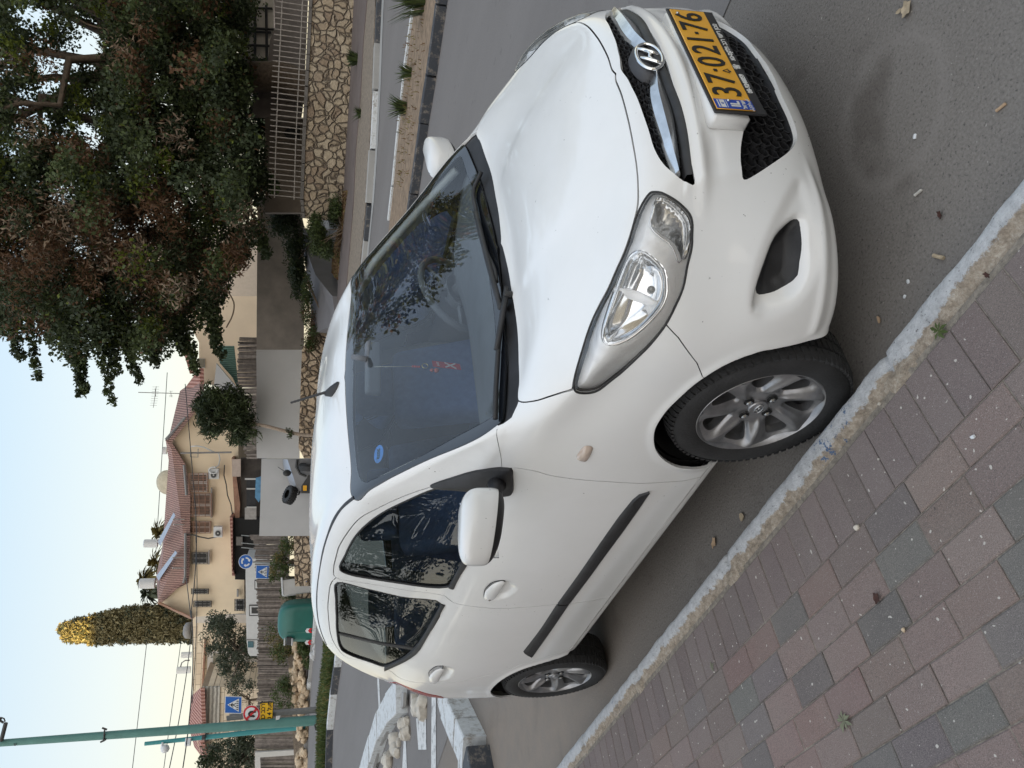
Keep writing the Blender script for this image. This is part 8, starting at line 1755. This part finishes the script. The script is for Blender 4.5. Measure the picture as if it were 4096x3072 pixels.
tag(turf('leaf_litter', [gnd(('F', 770, 0)), gnd(('F', 770, 260)), gnd(('F', 700, 500)), gnd(('F', 690, 700)), gnd(('F', 745, 760)), gnd(('F', 765, 500)), gnd(('F', 800, 200)), gnd(('E', 830, 1659))], 5000, .05, ['leaf_fallen', 'leaf_brown', 'leaf_straw'], [.5, .3, .2], 33, .10), 'brown leaf litter gathered at the foot of the stone wall', 'leaf litter')
def tuft(label, p, n, h_, seed, mats=('leaf_grass', 'leaf_mid', 'leaf_dark'), name='grass_tuft', sp=.012, lean=.5):
    b = on(p, .05); rnd = random.Random(seed); mb = MB()
    for i in range(n):
        t = rnd.uniform(0, 2*PI); r = rnd.uniform(0, h_*.35); c = Vector((r*math.cos(t), r*math.sin(t), 0)); d_ = Vector((math.cos(t), math.sin(t), 0)); s = Vector((-d_.y, d_.x, 0))*sp; L = h_*rnd.uniform(.5, 1.1); m_ = c+d_*L*lean*.4+Vector((0, 0, L*.6)); e = c+d_*L*lean+Vector((0, 0, L))
        mb.add([c-s, c+s, m_+s*.8, m_-s*.8], [(0, 1, 2, 3)], i % len(mats)); mb.add([m_-s*.8, m_+s*.8, e+s*.1, e-s*.1], [(0, 1, 2, 3)], i % len(mats))
    o = mb.build(name, None, None, mats=list(mats)); o.location = b; return tag(o, label, 'grass tuft')
tuft('long spiky grass tuft at the right end of the dark kerb', gnd(('E', 1500, 20)), 120, .50, 1); tuft('small grass tuft nearest the right on the earth verge', gnd(('E', 1385, 640)), 60, .24, 2); tuft('dark grass tuft in the middle of the earth verge', gnd(('E', 1340, 940)), 70, .30, 3); tuft('green weed tuft on the far cracked kerb', gnd(('E', 940, 985)), 60, .25, 4, lean=.8); tuft('broad green weed by the purple path', gnd(('E', 915, 520)), 90, .35, 5, sp=.03)
# ---------------- small things lying near the camera
def pt_pav(p): return gnd(p, PH)
def butt(label, p, q, r, mat, hgt=0.0):
    a, b = gnd(p, hgt), gnd(q, hgt); a.z = b.z = H(a.x, a.y)+hgt+r; mb = MB(); mb.tube([a, a.lerp(b, .5), b], [r, r*.9, r], 8); mb.tube([b, b+(b-a)*.06], r*.8, 8, 0); tag(mb.build('cigarette_butt', mat, None, True, ang=40), label, 'cigarette butt')
simple('butt_tan', (.40, .28, .18), .9, var=.3, scale=80); simple('butt_white', (.5, .48, .44), .9, var=.2, scale=80); simple('dead_leaf', (.36, .29, .20), .85, var=.3, scale=60); simple('dark_leaf', (.05, .018, .012), .8, var=.4, scale=60)
butt('tan cigarette butt alone on the asphalt near the right corner', ('I', 1985, 960), ('I', 2060, 900), .0042, 'butt_tan'); butt('pale cigarette butt between the car nose and the kerb', ('J', 1280, 30), ('J', 1335, -15), .0042, 'butt_white'); butt('split yellowish butt near the kerb, beside the crumbs', ('J', 1445, 550), ('J', 1530, 572), .0055, 'dead_leaf')
def leaf(label, p, sz, mat, hgt, seed, name='fallen_leaf', cat='leaf', asp=.5, lob=0):
    c = gnd(p, hgt); rnd = random.Random(seed); mb = MB(); n = 14; t0 = rnd.uniform(0, 6); V = []
    for i in range(n): t = 2*PI*i/n; r = sz*(1+lob*math.sin(5*t)); V.append(Vector((r*math.cos(t), r*asp*math.sin(t), .004+.25*sz*abs(math.sin(t))*rnd.uniform(.5, 1)+.15*sz*math.cos(2*t)+.15*sz)))
    V.append(Vector((0, 0, .003))); V += [v+Vector((0, 0, .0012)) for v in V]; k = n+1
    mb.add(V, [(i, (i+1) % n, n) for i in range(n)]+[(k+n, k+(i+1) % n, k+i) for i in range(n)]); o = mb.build(name, mat, None, True); o.location = Vector((c.x, c.y, H(c.x, c.y)+hgt)); o.rotation_euler = (0, 0, t0); tag(o, label, cat); return o
leaf('cream curled dry leaf by itself on the dark asphalt, top right corner', ('I', 1215, 80), .022, 'dead_leaf', 0, 1, lob=.22, asp=.8); leaf('small curled leaf fragment touching the cream leaf', ('I', 1150, 100), .012, 'dead_leaf', 0, 2)
leaf('dark red leaf scrap on the asphalt near the kerb', ('J', 1500, 200), .012, 'dark_leaf', 0, 3, lob=.3); leaf('yellow-brown leaf near the front tyre', ('J', 975, 1105), .012, 'butt_tan', 0, 4); leaf('brown leaf on the asphalt under the door sill', ('C', 1760, 1370), .022, 'butt_tan', 0, 5, lob=.25, asp=.7); leaf('round dry leaf pressed against the kerb', ('C', 2000, 1150), .016, 'dead_leaf', 0, 6, asp=.9)
leaf('dark crushed berry scrap on the paving by the sand strip', ('J', 1910, 720), .010, 'dark_leaf', PH, 7, lob=.3); leaf('dark stained leaf on a reddish paver', ('L', 955, 190), .014, 'dark_leaf', PH, 8, lob=.25, asp=.8)
def peb(label, p, r, mat, hgt, seed): c = gnd(p, hgt); c = Vector((c.x, c.y, H(c.x, c.y)+hgt+r*.3)); rocks('pebble', [c], r, r*1.05, mat, seed, label, 'pebble', False)
peb('white chalky crumb on the asphalt in front of the bumper corner', ('I', 1275, 1180), .007, 'sign_white', 0, 1); peb('white crumb nearest the kerb in the parking strip', ('J', 1215, 775), .006, 'sign_white', 0, 2); peb('white smear crumb left of the yellow leaf', ('J', 1185, 905), .006, 'sign_white', 0, 3); peb('cream pebble on the soldier course joint', ('K', 965, 172), .006, 'pale_stone', PH, 4); peb('cream pebble in the joint two pavers up from the edge', ('K', 775, 1240), .008, 'pale_stone', PH, 5); peb('white speck stone on a dark paver', ('K', 1775, 458), .006, 'sign_white', PH, 6); peb('snail-like tan pebble in the sandy paver joint', ('L', 1175, 465), .007, 'tan_rock', PH, 7)
for i, (p, h_, lb) in enumerate(((('L', 660, 1250), .035, 'grey-green rosette weed growing between the pavers'), (('J', 1480, 1200), .03, 'tiny green weed at the kerb joint beside the front wheel'), (('D', 1730, 780), .02, 'dry weed stub in the soldier course joint'))):
    c = pt_pav(p); rnd = random.Random(i); mb = MB()
    for k in range(9):
        t = 2*PI*k/9+rnd.uniform(-.2, .2); d_ = Vector((math.cos(t), math.sin(t), 0)); s = Vector((-d_.y, d_.x, 0)); L = h_*rnd.uniform(.6, 1.1); z = Vector((0, 0, 1)); mb.add([Vector((0, 0, .002)), d_*L*.6+s*L*.16+z*L*.18, d_*L+z*L*.10, d_*L*.6-s*L*.16+z*L*.18], [(0, 1, 2, 3)])
    o = mb.build('weed', simple('weed_grey', (.16, .17, .11), .8, var=.2, scale=50) if i != 1 else MT['leaf_grass']); o.location = Vector((c.x, c.y, PH)); tag(o, lb, 'weed')
# ---------------- what stands behind the camera: garden wall, hedge and houses that the car mirrors, and an added sun block
def behind():
    q3 = PAV.to_3x3(); mb = MB(); mb.box(q3 @ Vector((-12, -6.0, .62)), (44, .25, 1.24), q3); mb.box(q3 @ Vector((-12, -6.0, 1.27)), (44, .33, .06), q3); tag(mb.build('garden_wall', 'cream_render'), 'low cream garden wall behind the photographer', 'wall')
    rnd = random.Random(2); cen = [tuple(q3 @ Vector((rnd.uniform(-32, 9), rnd.uniform(-7.3, -6.5), rnd.uniform(.5, 2.0))))+(.36,) for _ in range(420)]
    h = foliage('hedge', np.array(cen), 40, .15, ['leaf_dark', 'leaf_mid'], [.6, .4], 41, None, .5); tag(h, 'dark hedge above the garden wall behind the photographer', 'hedge')
    for s0, (x0, y0) in enumerate(((-9.5, -7.2), (-16, -9.0), (-24, -9.5))):
        bb = Vector((x0, y0, 0)); cr = [tuple(Vector((x0+rnd.gauss(0, 1.7), y0+rnd.gauss(0, 1.1), rnd.uniform(2.2, 6.8))))+(.7,) for _ in range(70)]; small_tree('street_tree', ['spreading street tree nearest the photographer, over the garden wall', 'second street tree down the pavement over the garden wall', 'street tree farthest down the pavement by the corner'][s0], bb, cr, .2, .17, 90, ['leaf_dark', 'leaf_mid'], [.7, .3], 50+s0, .5, limbs=14)
    B = empty('street_house', adz(-4, -14, 0), 0, 'plain two-storey rendered house behind the hedge', 'house'); q = Matrix((RH, FH, Vector((0, 0, 1)))).transposed(); mb = MB(); mb.box((0, 0, 3.1), (14, 6, 6.2), q); mb.build('wall', 'cream_render', B); mb = MB(); mb.add([q @ Vector(v) for v in ((-7.5, -3.5, 6.2), (7.5, -3.5, 6.2), (7.5, 3.5, 6.2), (-7.5, 3.5, 6.2), (-6, 0, 8.2), (6, 0, 8.2))], [(0, 1, 5, 4), (2, 3, 4, 5), (1, 2, 5), (3, 0, 4), (0, 3, 2, 1)]); mb.build('roof', 'roof_tiles_red', B)
    for x in (-4, 0, 4): mb = MB(); mb.box(B.matrix_world.inverted() @ Vector((0,0,0)) if False else q @ Vector((x, 3.02, 3.6)), (1.2, .1, 1.2), q); mb.build('window', 'window_dark', B)
    T = empty('sun_block', C0+SUNH*46, 0, 'long apartment block far behind the photographer that shades the street', 'building'); s = Vector((-SUNH.y, SUNH.x, 0)); q2 = Matrix((s, SUNH, Vector((0, 0, 1)))).transposed(); mb = MB(); mb.box((0, 0, OCC/2), (150, 12, OCC), q2); mb.build('wall', 'cream_render', T)  # unseen mass added to keep the low sun off the street
    for i in range(-9, 10):
        for j in range(6): mb = MB(); mb.box(q2 @ Vector((i*6.5, -6.02, 2.5+j*3.0)), (1.6, .1, 1.4), q2); mb.build('window', 'window_dark', T)
behind()
# ---------------- loose pieces of a part become parts of their own
def split_loose(o):
    bm = bmesh.new(); bm.from_mesh(o.data); bm.verts.ensure_lookup_table(); seen = set(); comps = []
    for v in bm.verts:
        if v.index in seen: continue
        st = [v]; seen.add(v.index); c = []
        while st:
            w = st.pop(); c.append(w.index)
            for e in w.link_edges:
                x = e.other_vert(w)
                if x.index not in seen: seen.add(x.index); st.append(x)
        comps.append(c)
    bm.free()
    if len(comps) < 2: return
    me = o.data; fo = {}
    cid = {}
    for i, c in enumerate(comps):
        for v in c: cid[v] = i
    for p in me.polygons: fo.setdefault(cid[p.vertices[0]], []).append(p)
    for i, c in enumerate(comps[1:], 1):
        mp = {v: k for k, v in enumerate(c)}; m2 = bpy.data.meshes.new(o.name); m2.from_pydata([me.vertices[v].co for v in c], [], [[mp[v] for v in p.vertices] for p in fo.get(i, [])])
        for m in me.materials: m2.materials.append(m)
        for a, b in zip(m2.polygons, fo.get(i, [])): a.use_smooth = b.use_smooth; a.material_index = b.material_index
        n = bpy.data.objects.new(o.name.split('.')[0], m2); link(n, o.parent); n.matrix_local = o.matrix_local
    c = comps[0]; mp = {v: k for k, v in enumerate(c)}; m2 = bpy.data.meshes.new(o.name); m2.from_pydata([me.vertices[v].co for v in c], [], [[mp[v] for v in p.vertices] for p in fo.get(0, [])])
    for m in me.materials: m2.materials.append(m)
    for a, b in zip(m2.polygons, fo.get(0, [])): a.use_smooth = b.use_smooth; a.material_index = b.material_index
    o.data = m2
for o in list(bpy.data.objects):
    if o.parent and o.type == 'MESH' and o.name.split('.')[0] in ('rail', 'eaves_gutter', 'roof_pipe', 'lug_recess', 'lug_nut', 'hanging_shoots', 'plate_dots', 'plate_screw', 'slot_roller', 'frame_post', 'panel_leg', 'headrest_post', 'porch_bars', 'conduit', 'wall_pipe'): split_loose(o)
